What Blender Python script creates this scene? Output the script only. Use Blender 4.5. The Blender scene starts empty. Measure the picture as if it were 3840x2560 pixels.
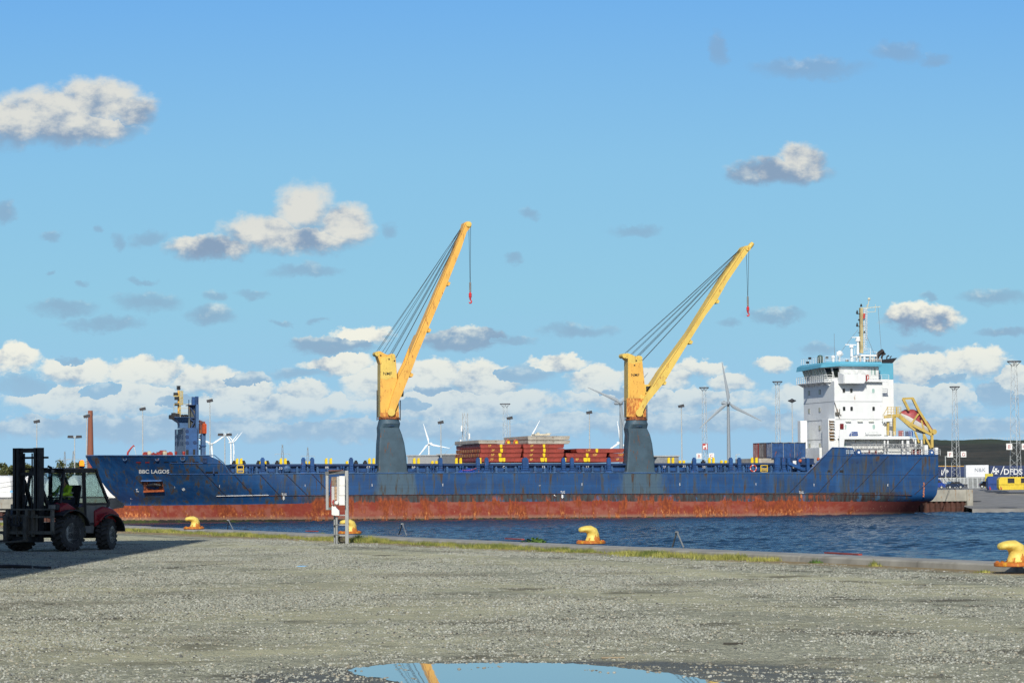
import bpy, bmesh, math, random
import numpy as np
from mathutils import Vector, Matrix
from math import radians as R_, sin, cos, pi as PI
random.seed(7); rng = np.random.default_rng(7)
sc = bpy.context.scene
COL = sc.collection

# ------------------------------------------------------------------ camera
F = 10000.0
PITCH = math.atan(530/F); ROLL = R_(-0.5); CH = 1.9
RC = Matrix.Rotation(PI/2+PITCH, 3, 'X') @ Matrix.Rotation(ROLL, 3, 'Z')
cd = bpy.data.cameras.new('camera'); cam = bpy.data.objects.new('camera', cd); COL.objects.link(cam)
cd.sensor_width = 36; cd.lens = 36*F/3840; cd.clip_start = 0.5; cd.clip_end = 30000
cam.matrix_world = Matrix.Translation((0, 0, CH)) @ RC.to_4x4()
sc.camera = cam
CAM = Vector((0, 0, CH))
def ray(px, py): return RC @ Vector(((px-1920)/F, -(py-1280)/F, -1))
def atz(px, py, z=0.0):
    d = ray(px, py); return CAM + d*((z-CH)/d.z)
def aty(px, py, Y):
    d = ray(px, py); return CAM + d*(Y/d.y)

# ------------------------------------------------------------------ light and exposure
SUN_EL = R_(32); SUN_AZ = R_(183.6)
sc.view_settings.view_transform = 'Standard'; sc.view_settings.look = 'None'
sc.view_settings.exposure = 0.0; sc.view_settings.gamma = 1.0
sl = bpy.data.lights.new('sun', 'SUN'); so = bpy.data.objects.new('sun', sl); COL.objects.link(so)
sl.energy = 4.2; sl.angle = R_(0.53); sl.color = (1.0, 0.955, 0.86)
sdir = Vector((sin(SUN_AZ)*cos(SUN_EL), cos(SUN_AZ)*cos(SUN_EL), sin(SUN_EL)))
so.rotation_euler = (-sdir).to_track_quat('-Z', 'Y').to_euler(); so.location = (0, -20, 60)

# ------------------------------------------------------------------ node helper
class NT:
    def __init__(s, tree): s.t = tree; s.n = tree.nodes; s.l = tree.links
    def put(s, sock, v):
        if isinstance(v, bpy.types.NodeSocket): s.l.new(v, sock)
        elif v is not None:
            if isinstance(v, (tuple, list)) and len(v) == 3 and sock.type == 'RGBA': v = (*v, 1)
            sock.default_value = v
    def m(s, op, a, b=None, c=None, clamp=False):
        n = s.n.new('ShaderNodeMath'); n.operation = op; n.use_clamp = clamp
        s.put(n.inputs[0], a); s.put(n.inputs[1], b); s.put(n.inputs[2], c); return n.outputs[0]
    def vm(s, op, a, b=None, c=None):
        n = s.n.new('ShaderNodeVectorMath'); n.operation = op
        s.put(n.inputs[0], a); s.put(n.inputs[1], b); s.put(n.inputs[2], c)
        return n.outputs['Value'] if op in ('DOT_PRODUCT', 'LENGTH', 'DISTANCE') else n.outputs[0]
    def mix(s, f, a, b, typ='RGBA', blend='MIX'):
        n = s.n.new('ShaderNodeMix'); n.data_type = typ
        if typ == 'RGBA': n.blend_type = blend; i = (6, 7, 2)
        elif typ == 'VECTOR': i = (4, 5, 1)
        else: i = (2, 3, 0)
        s.put(n.inputs[0], f); s.put(n.inputs[i[0]], a); s.put(n.inputs[i[1]], b); return n.outputs[i[2]]
    def ss(s, v, a, b, lo=0.0, hi=1.0, smooth=True):
        n = s.n.new('ShaderNodeMapRange'); n.interpolation_type = 'SMOOTHSTEP' if smooth else 'LINEAR'
        s.put(n.inputs[0], v); s.put(n.inputs[1], a); s.put(n.inputs[2], b); s.put(n.inputs[3], lo); s.put(n.inputs[4], hi); return n.outputs[0]
    def noise(s, vec, scale=1.0, detail=4, rough=.5, sx=(1, 1, 1), off=(0, 0, 0), out='Fac'):
        if sx != (1, 1, 1) or off != (0, 0, 0): vec = s.vm('MULTIPLY_ADD', vec, sx, off)
        n = s.n.new('ShaderNodeTexNoise'); s.put(n.inputs['Vector'], vec)
        n.inputs['Scale'].default_value = scale; n.inputs['Detail'].default_value = detail; n.inputs['Roughness'].default_value = rough
        return n.outputs[0 if out == 'Fac' else 1]
    def voro(s, vec, scale, out='Color', feature='F1', rnd=1.0):
        n = s.n.new('ShaderNodeTexVoronoi'); n.feature = feature; s.put(n.inputs['Vector'], vec)
        n.inputs['Scale'].default_value = scale; n.inputs['Randomness'].default_value = rnd; return n.outputs[out]
    def sep(s, v):
        n = s.n.new('ShaderNodeSeparateXYZ'); s.put(n.inputs[0], v); return n.outputs
    def comb(s, x, y, z):
        n = s.n.new('ShaderNodeCombineXYZ'); s.put(n.inputs[0], x); s.put(n.inputs[1], y); s.put(n.inputs[2], z); return n.outputs[0]

# ------------------------------------------------------------------ world: sky with cumulus at infinity
W = bpy.data.worlds.new('World'); sc.world = W; W.use_nodes = True
T = NT(W.node_tree); W.node_tree.nodes.clear()
sky = T.n.new('ShaderNodeTexSky'); sky.sky_type = 'NISHITA'; sky.sun_disc = False
sky.sun_elevation = SUN_EL; sky.sun_rotation = SUN_AZ; sky.air_density = 1.0; sky.dust_density = 0.6; sky.ozone_density = 2.0
nish = T.vm('MULTIPLY', sky.outputs[0], (0.070, 0.078, 0.095))
tc = T.n.new('ShaderNodeTexCoord').outputs['Generated']
sx, sy, sz = T.sep(tc)[:3]
ysafe = T.m('MAXIMUM', sy, 0.05)
u = T.m('DIVIDE', sx, ysafe); v = T.m('DIVIDE', sz, ysafe)
# clear-sky colour of the lowest 12 degrees in the north
low = T.n.new('ShaderNodeValToRGB'); cr = low.color_ramp
T.put(low.inputs[0], T.m('MULTIPLY', v, 5.0))
pts = [(0.0, (.36, .58, .79)), (.12, (.33, .58, .795)), (.35, (.295, .59, .775)), (.6, (.255, .545, .80)), (.9, (.175, .445, .825)), (1.0, (.155, .41, .81))]
while len(cr.elements) < len(pts): cr.elements.new(.5)
for e, (p, c) in zip(cr.elements, pts): e.position = p; e.color = (*c, 1)
lowmask = T.m('MULTIPLY', T.ss(v, 0.19, 0.45, 1, 0), T.ss(sy, 0.2, 0.6))
base = T.mix(lowmask, nish, low.outputs[0])
P0 = T.comb(u, v, 0.0)
w1 = T.noise(P0, 26, 2, .5, off=(3, 7, 0), out='Color', sx=(1, 1.4, 1))
w2 = T.noise(P0, 120, 6, .62, out='Color', sx=(1, 1.3, 1), off=(1, 2, 0))
P = T.vm('MULTIPLY_ADD', T.vm('SUBTRACT', w1, (.5, .5, .5)), (.010, .006, 0), P0)
P = T.vm('MULTIPLY_ADD', T.vm('SUBTRACT', w2, (.5, .5, .5)), (.0095, .0085, 0), P)
P = T.vm('MULTIPLY', P, (1, 1, 0))
P = T.vm('ADD', P, (0, 0, 1))
# centre x, y, half width, half height (2352-wide picture), brightness 0..1
BL = [(120, 262, 160, 70, .8), (225, 232, 120, 66, .85), (40, 285, 130, 68, .75), (175, 295, 165, 52, .65), (305, 250, 68, 50, .7),
 (697, 480, 82, 78, 1), (790, 515, 82, 58, .85), (610, 535, 125, 50, .85), (490, 568, 115, 34, .6), (680, 550, 175, 42, .75),
 (1842, 372, 62, 48, .65), (1795, 396, 118, 38, .55), (1725, 408, 58, 26, .4),
 (1860, 155, 130, 26, .1), (1650, 115, 22, 40, .05), (2060, 118, 55, 26, .08), (2140, 135, 40, 16, .04),
 (2115, 730, 90, 40, .6), (830, 770, 85, 28, 1), (760, 792, 105, 26, .3), (1070, 778, 110, 32, .35), (1165, 782, 60, 10, .15),
 (10, 488, 34, 26, .2), (115, 540, 26, 12, .1), (270, 552, 18, 22, .08), (340, 545, 46, 18, .05), (220, 530, 14, 8, 0), (895, 526, 18, 20, .05),
 (1208, 493, 27, 17, .12), (1460, 527, 60, 15, .08), (1182, 600, 22, 13, .1), (700, 620, 85, 16, .12), (150, 707, 80, 23, .15), (335, 698, 75, 26, .15),
 (240, 745, 85, 17, .12), (485, 725, 62, 26, .2), (500, 676, 32, 14, .1), (590, 675, 42, 12, .05), (735, 733, 22, 9, .1), (655, 735, 22, 8, .05),
 (1320, 760, 90, 17, .15), (1785, 722, 72, 15, .15), (1680, 737, 32, 12, .12), (2290, 680, 80, 22, .15), (2310, 755, 72, 12, .2), (2145, 678, 20, 9, .1),
 (1885, 800, 45, 17, .1), (2110, 797, 50, 12, .12), (325, 643, 32, 9, .05), (195, 640, 18, 8, .05), (120, 620, 12, 6, 0),
 (30, 830, 75, 42, 1), (180, 855, 110, 42, 1), (330, 862, 130, 46, 1), (470, 880, 110, 44, .95), (560, 905, 90, 40, .9), (690, 905, 75, 34, .9),
 (770, 842, 95, 40, .95), (880, 880, 120, 55, .95), (1000, 862, 95, 50, .95), (1120, 880, 105, 55, .85), (1290, 842, 75, 32, .95), (1370, 880, 90, 44, 1),
 (1520, 868, 105, 30, .9), (1610, 850, 75, 26, 1), (1680, 880, 60, 30, .9), (1780, 838, 50, 24, .95), (2120, 850, 90, 48, .85), (2240, 836, 105, 50, 1), (2330, 880, 60, 45, .85),
 (230, 920, 260, 55, .92), (620, 935, 260, 42, .88), (1050, 935, 300, 55, .88), (1500, 920, 260, 40, .9), (2000, 925, 300, 62, .88),
 (60, 885, 85, 28, .12), (230, 905, 80, 30, .15), (700, 860, 80, 13, .15), (1190, 862, 100, 24, .2), (170, 826, 36, 10, .2), (2165, 870, 60, 16, .25), (2300, 905, 70, 26, .3),
 (560, 880, 60, 20, .3), (950, 930, 110, 20, .3), (1450, 905, 100, 16, .3), (1000, 895, 60, 14, .35), (400, 925, 70, 14, .35),
 (300, 985, 420, 34, .5), (900, 990, 500, 30, .5), (1600, 970, 500, 30, .5), (2100, 985, 330, 32, .5)]
dbest = None; qbest = None
for (cx, cy, rx, ry, b) in BL:
    d = ray(cx*1.63265, cy*1.63265); uc, vc = d.x/d.y, d.z/d.y
    k = 1.63265/F; ax, ay = 1/(rx*k), 1/(ry*k)
    q = T.vm('MULTIPLY_ADD', P, (ax, ay, b*.5), (-uc*ax, -vc*ay, 0.0))
    dd = T.vm('DOT_PRODUCT', q, q)
    if dbest is None: dbest, qbest = dd, q
    else:
        f = T.m('LESS_THAN', dd, dbest); dbest = T.m('MINIMUM', dd, dbest); qbest = T.mix(f, qbest, q, 'VECTOR')
qx, qy, qz = T.sep(qbest)[:3]
bri = T.m('MULTIPLY', qz, 2.0)
n3 = T.noise(P0, 75, 7, .6, off=(5, 3, 0), sx=(1, 1.5, 1))
n4 = T.noise(P0, 210, 5, .6, off=(9, 1, 0), sx=(1, 1.3, 1))
field = T.m('ADD', dbest, T.m('MULTIPLY', T.m('SUBTRACT', n3, .5), T.ss(v, .06, .09, 1.6, 1.0)))
field = T.m('ADD', field, T.m('MULTIPLY', T.m('SUBTRACT', n4, .5), T.ss(v, .055, .10, .55, .15)))
# tops are crisp, bases fray
edge = T.m('MULTIPLY', T.ss(qy, -.6, .6, .30, .80), T.ss(v, .05, .09, 1, .62))
alpha = T.ss(field, T.ss(v, .05, .09, 1.2, 1.32), edge, 0, 1)
soft = T.ss(field, 1.55, -.1, 0, 1); alpha = T.mix(T.ss(bri, .35, .15), alpha, soft, 'FLOAT'); alpha = T.m('MULTIPLY', alpha, T.ss(bri, 0.0, .6, .46, .98))
alpha = T.m('MULTIPLY', alpha, T.ss(v, 0.0, .055, .5, 1))
lit = T.m('ADD', T.m('MULTIPLY', qy, .62), T.m('MULTIPLY', T.m('SUBTRACT', n3, .48), -4.3))
lit = T.m('ADD', lit, T.m('MULTIPLY', T.m('SUBTRACT', n4, .5), T.ss(v, .05, .10, -1.4, -.5)))
lit = T.m('ADD', lit, T.ss(bri, 0, 1, -.45, 1.25, smooth=False)); lit = T.m('ADD', lit, T.ss(v, .085, .055, 0, .04))
lit = T.ss(lit, .0, 1.35)
ccol = T.mix(lit, (.25, .355, .50), T.mix(T.ss(v, .07, .10), (.90, .89, .78), (.73, .735, .69)))
ccol = T.mix(T.ss(v, 0.060, .012, 0, .55), ccol, (.42, .58, .74))
skyc = T.mix(T.m('MULTIPLY', alpha, T.ss(sy, 0.2, 0.6)), base, ccol)
bg = T.n.new('ShaderNodeBackground'); T.l.new(skyc, bg.inputs[0]); bg.inputs[1].default_value = 1.0
wo = T.n.new('ShaderNodeOutputWorld'); T.l.new(bg.outputs[0], wo.inputs[0])
W.cycles.sampling_method = 'MANUAL'; W.cycles.sample_map_resolution = 512

# ------------------------------------------------------------------ mesh helpers
class MB:
    def __init__(s): s.v = []; s.f = []; s.mi = []
    def add(s, vs, fs, m=0):
        o = len(s.v); s.v += [tuple(p) for p in vs]; s.f += [tuple(i+o for i in f) for f in fs]; s.mi += [m]*len(fs); return s
    def box(s, x0, x1, y0, y1, z0, z1, m=0):
        return s.add([(x0, y0, z0), (x1, y0, z0), (x1, y1, z0), (x0, y1, z0), (x0, y0, z1), (x1, y0, z1), (x1, y1, z1), (x0, y1, z1)],
                     [(0, 3, 2, 1), (4, 5, 6, 7), (0, 1, 5, 4), (1, 2, 6, 5), (2, 3, 7, 6), (3, 0, 4, 7)], m)
    def bar(s, p, q, w, h=None, up=(0, 0, 1), m=0):
        h = h or w; p, q = Vector(p), Vector(q); d = (q-p)
        if d.length < 1e-6: return s
        d.normalize(); u_ = Vector(up); a = d.cross(u_)
        if a.length < 1e-3: a = d.cross(Vector((1, 0, 0)))
        a.normalize(); b = a.cross(d); vs = []
        for c in (p, q):
            for (i, j) in ((-1, -1), (1, -1), (1, 1), (-1, 1)): vs.append(c+a*(i*w/2)+b*(j*h/2))
        return s.add(vs, [(0, 1, 2, 3), (7, 6, 5, 4), (0, 4, 5, 1), (1, 5, 6, 2), (2, 6, 7, 3), (3, 7, 4, 0)], m)
    def ring(s, c, a, b, r, n): return [c+a*(r*cos(2*PI*i/n))+b*(r*sin(2*PI*i/n)) for i in range(n)]
    def loft(s, rings, caps=True, m=0, closed=True):
        n = len(rings[0]); vs = [p for r in rings for p in r]; fs = []
        for k in range(len(rings)-1):
            for i in range(n if closed else n-1):
                j = (i+1) % n; fs.append((k*n+i, k*n+j, (k+1)*n+j, (k+1)*n+i))
        if caps and closed: fs.append(tuple(range(n-1, -1, -1))); fs.append(tuple((len(rings)-1)*n+i for i in range(n)))
        return s.add(vs, fs, m)
    def tube(s, pts, r, n=6, caps=True, m=0):
        pts = [Vector(p) for p in pts]; rr = r if isinstance(r, (list, tuple)) else [r]*len(pts); rings = []
        pa = None
        for i, p in enumerate(pts):
            d = (pts[min(i+1, len(pts)-1)]-pts[max(i-1, 0)]).normalized()
            if pa is None:
                pa = d.cross(Vector((0, 0, 1)))
                if pa.length < 1e-3: pa = d.cross(Vector((1, 0, 0)))
            pa = (pa-d*pa.dot(d)).normalized(); rings.append(s.ring(p, pa, d.cross(pa), rr[i], n))
        return s.loft(rings, caps, m)
    def cyl(s, p, q, r0, r1=None, n=12, m=0): return s.tube([p, q], [r0, r0 if r1 is None else r1], n, True, m)
    def prism(s, poly, ext, m=0):
        e = Vector(ext); n = len(poly); a = [Vector(p) for p in poly]; b = [p+e for p in a]
        fs = [tuple(range(n)), tuple(range(2*n-1, n-1, -1))]+[(i, (i+1) % n, n+(i+1) % n, n+i) for i in range(n)]
        return s.add(a+b, fs, m)
    def lathe(s, prof, c=(0, 0, 0), axis='Z', n=16, caps=True, m=0):
        c = Vector(c); A = {'Z': ((1, 0, 0), (0, 1, 0), (0, 0, 1)), 'Y': ((0, 0, 1), (1, 0, 0), (0, 1, 0)), 'X': ((0, 1, 0), (0, 0, 1), (1, 0, 0))}[axis]
        a, b, d = map(Vector, A)
        return s.loft([s.ring(c+d*h, a, b, max(r, 1e-3), n) for r, h in prof], caps, m)
    def sph(s, c, r, n=10, k=6, sc_=(1, 1, 1), m=0):
        c = Vector(c); rings = []
        for i in range(k+1):
            t = PI*i/k; rings.append([c+Vector((r*sc_[0]*max(sin(t), .01)*cos(2*PI*j/n), r*sc_[1]*max(sin(t), .01)*sin(2*PI*j/n), -r*sc_[2]*cos(t))) for j in range(n)])
        return s.loft(rings, True, m)
    def quad(s, a, b, c, d, m=0): return s.add([a, b, c, d], [(0, 1, 2, 3)], m)
    def build(s, name, mats, parent=None, smooth=False, recalc=True, bevel=0):
        me = bpy.data.meshes.new(name); me.from_pydata(s.v, [], s.f)
        if not isinstance(mats, (list, tuple)): mats = [mats]
        for m_ in mats: me.materials.append(m_)
        if len(mats) > 1: me.polygons.foreach_set('material_index', s.mi)
        if recalc:
            bm = bmesh.new(); bm.from_mesh(me); bmesh.ops.recalc_face_normals(bm, faces=bm.faces); bm.to_mesh(me); bm.free()
        if smooth:
            me.polygons.foreach_set('use_smooth', [True]*len(me.polygons))
            if smooth != 'all': me.set_sharp_from_angle(angle=R_(38 if smooth is True else smooth))
        o = bpy.data.objects.new(name, me); COL.objects.link(o)
        if parent: o.parent = parent
        if bevel:
            b = o.modifiers.new('b', 'BEVEL'); b.width = bevel; b.segments = 2; b.limit_method = 'ANGLE'
        return o
def tag(o, label=None, cat=None, group=None, kind=None):
    if label: o['label'] = label
    if cat: o['category'] = cat
    if group: o['group'] = group
    if kind: o['kind'] = kind
    return o
def thing(name, label, cat, loc=(0, 0, 0), rz=0, group=None, mat=None):
    o = bpy.data.objects.new(name, None); COL.objects.link(o); o.empty_display_size = .3
    if mat is not None: o.matrix_world = mat
    else: o.location = loc; o.rotation_euler = (0, 0, rz)
    return tag(o, label, cat, group)
def dup(root, mat=None, loc=None, rz=None, label=None, scale=None):
    kids = {}
    for o in list(COL.objects): kids.setdefault(o.parent, []).append(o)
    def rec(o, par):
        c = o.copy(); COL.objects.link(c); c.parent = par
        for ch in kids.get(o, []): rec(ch, c)
        return c
    r = rec(root, None)
    if mat is not None: r.matrix_world = mat
    if loc is not None: r.location = loc
    if rz is not None: r.rotation_euler = (0, 0, rz)
    if scale: r.scale = (scale,)*3
    if label: r['label'] = label
    return r

# ------------------------------------------------------------------ materials
MATS = {}
def newmat(name):
    m = bpy.data.materials.new(name); m.use_nodes = True; m.node_tree.nodes.clear(); t = NT(m.node_tree)
    b = t.n.new('ShaderNodeBsdfPrincipled'); o = t.n.new('ShaderNodeOutputMaterial'); t.l.new(b.outputs[0], o.inputs[0])
    t.obj = t.n.new('ShaderNodeTexCoord').outputs['Object']
    return m, t, b
def bump(t, b, h, strength=.5, dist=.02):
    n = t.n.new('ShaderNodeBump'); n.inputs['Strength'].default_value = strength; n.inputs['Distance'].default_value = dist
    t.put(n.inputs['Height'], h); t.l.new(n.outputs[0], b.inputs['Normal'])
def M(name, col, rough=.6, metal=0.0, var=.2, vs=1.5, rust=0.0, rs=1.0, rcol=(.22, .07, .02), dirt=0.0, dcol=(.06, .05, .045), emit=0, spec=None, alpha=1):
    if name in MATS: return MATS[name]
    m, t, b = newmat(name)
    c = t.mix(t.ss(t.noise(t.obj, vs, 5, .6), .3, .7), tuple(x*(1-var) for x in col), tuple(min(1, x*(1+var*.6)) for x in col))
    if dirt: # run-off streaks down the surface
        n = t.noise(t.obj, 1.0, 5, .62, sx=(1.7*rs, 1.7*rs, .22*rs), off=(4, 2, 1)); c = t.mix(t.m('MULTIPLY', t.ss(n, .55, .75), dirt), c, dcol)
    if rust:
        n = t.noise(t.obj, 1.0, 6, .7, sx=(2.6*rs, 2.6*rs, .7*rs)); f = t.ss(n, .66-rust*.22, .72-rust*.16)
        c = t.mix(t.m('MULTIPLY', f, .9), c, t.mix(t.noise(t.obj, 6*rs, 3, .6), tuple(x*.45 for x in rcol), tuple(x*1.7 for x in rcol)))
    t.put(b.inputs['Base Color'], c); b.inputs['Metallic'].default_value = metal
    t.put(b.inputs['Roughness'], t.ss(t.noise(t.obj, vs*3, 3, .6), .3, .7, max(.05, rough-.1), min(1, rough+.12)))
    if spec is not None: b.inputs['Specular IOR Level'].default_value = spec
    if emit: b.inputs['Emission Color'].default_value = (*col, 1); b.inputs['Emission Strength'].default_value = emit
    MATS[name] = m; return m
def glass(name='glass_clear', col=(.7, .8, .8)):
    if name in MATS: return MATS[name]
    m, t, b = newmat(name); b.inputs['Base Color'].default_value = (*col, 1); b.inputs['Roughness'].default_value = .05
    tr = t.n.new('ShaderNodeBsdfTransparent'); tr.inputs[0].default_value = (*col, 1); gl = t.n.new('ShaderNodeBsdfGlossy'); gl.inputs['Roughness'].default_value = .06
    mx = t.n.new('ShaderNodeMixShader'); mx.inputs[0].default_value = .14
    t.l.new(tr.outputs[0], mx.inputs[1]); t.l.new(gl.outputs[0], mx.inputs[2])
    out = [n for n in t.n if n.type == 'OUTPUT_MATERIAL'][0]; t.l.new(mx.outputs[0], out.inputs[0]); MATS[name] = m; return m
def textmesh(name, s, size, mat, parent, xf, extrude=0.0, align='CENTER', bold=0.0):
    """real lettering: a font curve turned into a mesh, its points put through xf(x, y)"""
    cu = bpy.data.curves.new(name, 'FONT'); cu.body = s; cu.size = size; cu.align_x = align; cu.offset = bold; cu.resolution_u = 3
    tmp = bpy.data.objects.new('t', cu); COL.objects.link(tmp)
    dg = bpy.context.evaluated_depsgraph_get(); me = bpy.data.meshes.new_from_object(tmp.evaluated_get(dg))
    bpy.data.objects.remove(tmp)
    me.name = name
    bm = bmesh.new(); bm.from_mesh(me)
    for v_ in bm.verts: v_.co = xf(v_.co.x, v_.co.y)
    bm.to_mesh(me); bm.free(); me.materials.clear(); me.materials.append(mat)
    o = bpy.data.objects.new(name, me); COL.objects.link(o)
    if parent: o.parent = parent
    return o

# ------------------------------------------------------------------ quay line (near quay), in ground coordinates
KZ = 0.14
kp = [atz(x, y, KZ) for x, y in ((3840, 2112), (2091, 2033), (775, 1981), (445, 1969))]
A_ = np.array([(p.x, p.y) for p in kp]); cen = A_.mean(0); uu, ss_, vv = np.linalg.svd(A_-cen); kd = vv[0]
if kd[1] < 0: kd = -kd
KD = Vector((kd[0], kd[1], 0)); KN = Vector((-KD.y, KD.x, 0))      # along the edge (away), towards land (left)
if KN.x > 0: KN = -KN
KC = Vector((cen[0], cen[1], 0))
def kpt(s_, n_, z=0.0): return KC+KD*s_+KN*n_+Vector((0, 0, z))
def kinv(p): d = Vector(p)-KC; return d.dot(KD), d.dot(KN)
print('KERB', KD, KN, KC, [kinv(p) for p in kp], kinv(atz(1400, 2065)), kinv(atz(3000, 2150)), kinv(atz(0, 1990)))
# ================================================================== setting
TH = R_(15)
S0 = atz(1920, 1946, -3.9)
WZ = -3.9
SM = Matrix.Translation(S0) @ Matrix.Rotation(TH, 4, 'Z') @ Matrix.Rotation(R_(.25), 4, 'Y')
SI = SM.inverted()
QM = Matrix.Translation((S0.x, S0.y, 0)) @ Matrix.Rotation(TH, 4, 'Z'); QI = QM.inverted()
def plane_pt(INV, px, py, y):
    o = INV @ CAM; d = INV.to_3x3() @ ray(px, py); return o+d*((y-o.y)/d.y)
def SP(px, py, y=0.0): return plane_pt(SI, px, py, y)
def QP(px, py, y=0.0): return plane_pt(QI, px, py, y)

# ---- gravel ground of the near quay
m, t, b = newmat('gravel'); P_ = t.obj
n_ = t.vm('DOT_PRODUCT', t.vm('SUBTRACT', P_, tuple(KC)), tuple(KN))
s_ = t.vm('DOT_PRODUCT', t.vm('SUBTRACT', P_, tuple(KC)), tuple(KD))
wob = t.m('MULTIPLY', t.m('SUBTRACT', t.noise(P_, .22, 4, .6), .5), 5.0)
nn = t.m('ADD', n_, wob)
v1 = t.sep(t.voro(P_, 34))[0]; v2 = t.sep(t.voro(P_, 15))[1]; v3 = t.sep(t.voro(P_, 70))[2]
fine = t.noise(P_, 90, 3, .7)
st = t.mix(v1, (.10, .105, .095), (.47, .48, .42)); st = t.mix(t.m('MULTIPLY', t.ss(v2, .6, .95), .75), st, (.62, .62, .55))
st = t.mix(t.m('MULTIPLY', t.ss(v3, .7, 1.0), .5), st, (.42, .42, .38)); st = t.mix(t.ss(v3, .25, 0, 0, .5), st, (.05, .05, .045))
st = t.mix(t.ss(fine, .35, .65, 0, .35), st, (.30, .28, .23))
fines = t.mix(t.noise(P_, 40, 5, .75), (.25, .24, .18), (.52, .50, .38))
big = t.noise(P_, .16, 5, .6, off=(4, 9, 0)); big2 = t.noise(P_, .55, 5, .6, off=(14, 2, 0)); big3 = t.noise(P_, 1.6, 4, .6)
trk = t.m('MAXIMUM', t.ss(t.m('ABSOLUTE', t.m('SUBTRACT', nn, 6.5)), 1.7, .9), t.m('MULTIPLY', t.ss(t.m('ABSOLUTE', t.m('SUBTRACT', nn, 12.5)), 1.4, .5), .8))
ff = t.m('MAXIMUM', trk, t.ss(big, .46, .60, 0, .8)); ff = t.m('MULTIPLY', ff, t.ss(big3, .3, .6, .55, 1))
c = t.mix(ff, st, fines)
c = t.mix(t.ss(t.noise(P_, .35, 6, .65, sx=(.5, 1, 1), off=(31, 5, 0)), .35, .65, 0, .38), c, (.17, .165, .14)); c = t.mix(t.ss(t.noise(P_, .9, 5, .7, sx=(.35, 1, 1), off=(1, 55, 0)), .55, .68, 0, .55), c, (.12, .11, .085))
dk = t.m('MULTIPLY', t.ss(big2, .52, .66), t.ss(big, .64, .45)); c = t.mix(t.m('MULTIPLY', dk, .8), c, (.07, .06, .042))
dl = t.ss(t.m('ABSOLUTE', t.m('SUBTRACT', t.m('ADD', n_, t.m('MULTIPLY', wob, .25)), 4.1)), .55, .1); c = t.mix(t.m('MULTIPLY', t.m('MULTIPLY', dl, t.ss(big3, .4, .6)), .7), c, (.05, .042, .03))
soil = t.mix(t.noise(P_, 7, 5, .7), (.14, .10, .06), (.34, .26, .16))
sw = t.m('ADD', n_, t.m('MULTIPLY', wob, .35)); sw = t.m('ADD', sw, t.ss(s_, -20, 40, .4, -1.5, smooth=False)); c = t.mix(t.ss(sw, 3.0, 1.9), c, soil)
# wet rim of the puddle
pe = t.vm('MULTIPLY', t.vm('SUBTRACT', P_, (.3, 26.0, 0)), (1/2.6, 1/2.25, 1)); pd = t.m('ADD', t.vm('LENGTH', pe), t.m('MULTIPLY', t.m('SUBTRACT', big3, .5), .8))
wet = t.ss(pd, 1.42, 1.0); c = t.mix(1.0, c, (1.50, 1.49, 1.20), blend='MULTIPLY'); c = t.mix(t.m('MULTIPLY', wet, .78), c, (.085, .078, .06))
t.put(b.inputs['Base Color'], c); t.put(b.inputs['Roughness'], t.m('SUBTRACT', .95, t.m('MULTIPLY', wet, .4)))
h = t.m('ADD', t.m('MULTIPLY', t.voro(P_, 34, 'Distance'), -1.0), t.m('MULTIPLY', t.voro(P_, 15, 'Distance'), -1.2))
h = t.m('ADD', h, t.m('MULTIPLY', fine, .6)); h = t.m('MULTIPLY', h, t.m('SUBTRACT', 1.0, t.m('MULTIPLY', ff, .6)))
h = t.m('ADD', h, t.m('MULTIPLY', big3, 2.0)); bump(t, b, h, .9, .045)
GRAVEL = m
mb = MB(); mb.add([kpt(-140, .95), kpt(420, .95), kpt(420, 600), kpt(-140, 600)], [(0, 1, 2, 3)])
tag(mb.build('ground', GRAVEL), kind='structure')

# ---- concrete edge of the near quay
conc = M('concrete_edge', (.33, .32, .28), .9, var=.25, vs=1.2, dirt=.6, rs=1, dcol=(.12, .11, .09))
mb = MB(); k = -60.0; rk = random.Random(3)
while k < 160:
    L = 9.8+rk.uniform(-.1, .1); z = KZ+rk.uniform(-.012, .012); e = rk.uniform(-.02, .02)
    prof = [(0, WZ-3), (0, z-.04), (.04, z), (1.0+e, z), (1.04+e, z-.04), (1.06+e, -.05), (1.06+e, -1), (1.06+e, WZ-3)]
    mb.loft([[kpt(s0, n, zz) for n, zz in prof] for s0 in (k+.012, k+L-.012)]); k += L
tag(mb.build('quay_edge', conc), 'long weathered concrete kerb of the near quay carrying the yellow bollards', 'quay edge')

# ---- puddle
pp = [(1308, 2512), (1345, 2502), (1400, 2495), (1470, 2487), (1560, 2484), (1650, 2487), (1760, 2484), (1850, 2481), (1950, 2484), (2060, 2482), (2160, 2487), (2260, 2495), (2350, 2504),
      (2430, 2514), (2510, 2522), (2570, 2533), (2640, 2545), (2735, 2562), (2790, 2590), (2700, 2650), (2500, 2700), (2100, 2730), (1800, 2680), (1650, 2600), (1530, 2562), (1440, 2543), (1360, 2532), (1320, 2521)]
q = []
for i in range(len(pp)):
    a, c2 = Vector(pp[i]), Vector(pp[(i+1) % len(pp)])
    for j in range(5):
        p = a.lerp(c2, j/5); w = atz(p.x+random.uniform(-12, 12), p.y+random.uniform(-2.6, 2.6), 0.006); q.append(w)
m, t, b = newmat('puddle_water'); b.inputs['Base Color'].default_value = (.13, .14, .14, 1); b.inputs['Roughness'].default_value = .012; b.inputs['IOR'].default_value = 1.9
b.inputs['Specular IOR Level'].default_value = .9
bump(t, b, t.noise(t.obj, 1.2, 2, .5), .02, .01)
puddle_pts = q
tag(MB().add(q, [tuple(range(len(q)))]).build('puddle', m), kind='structure')

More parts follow.
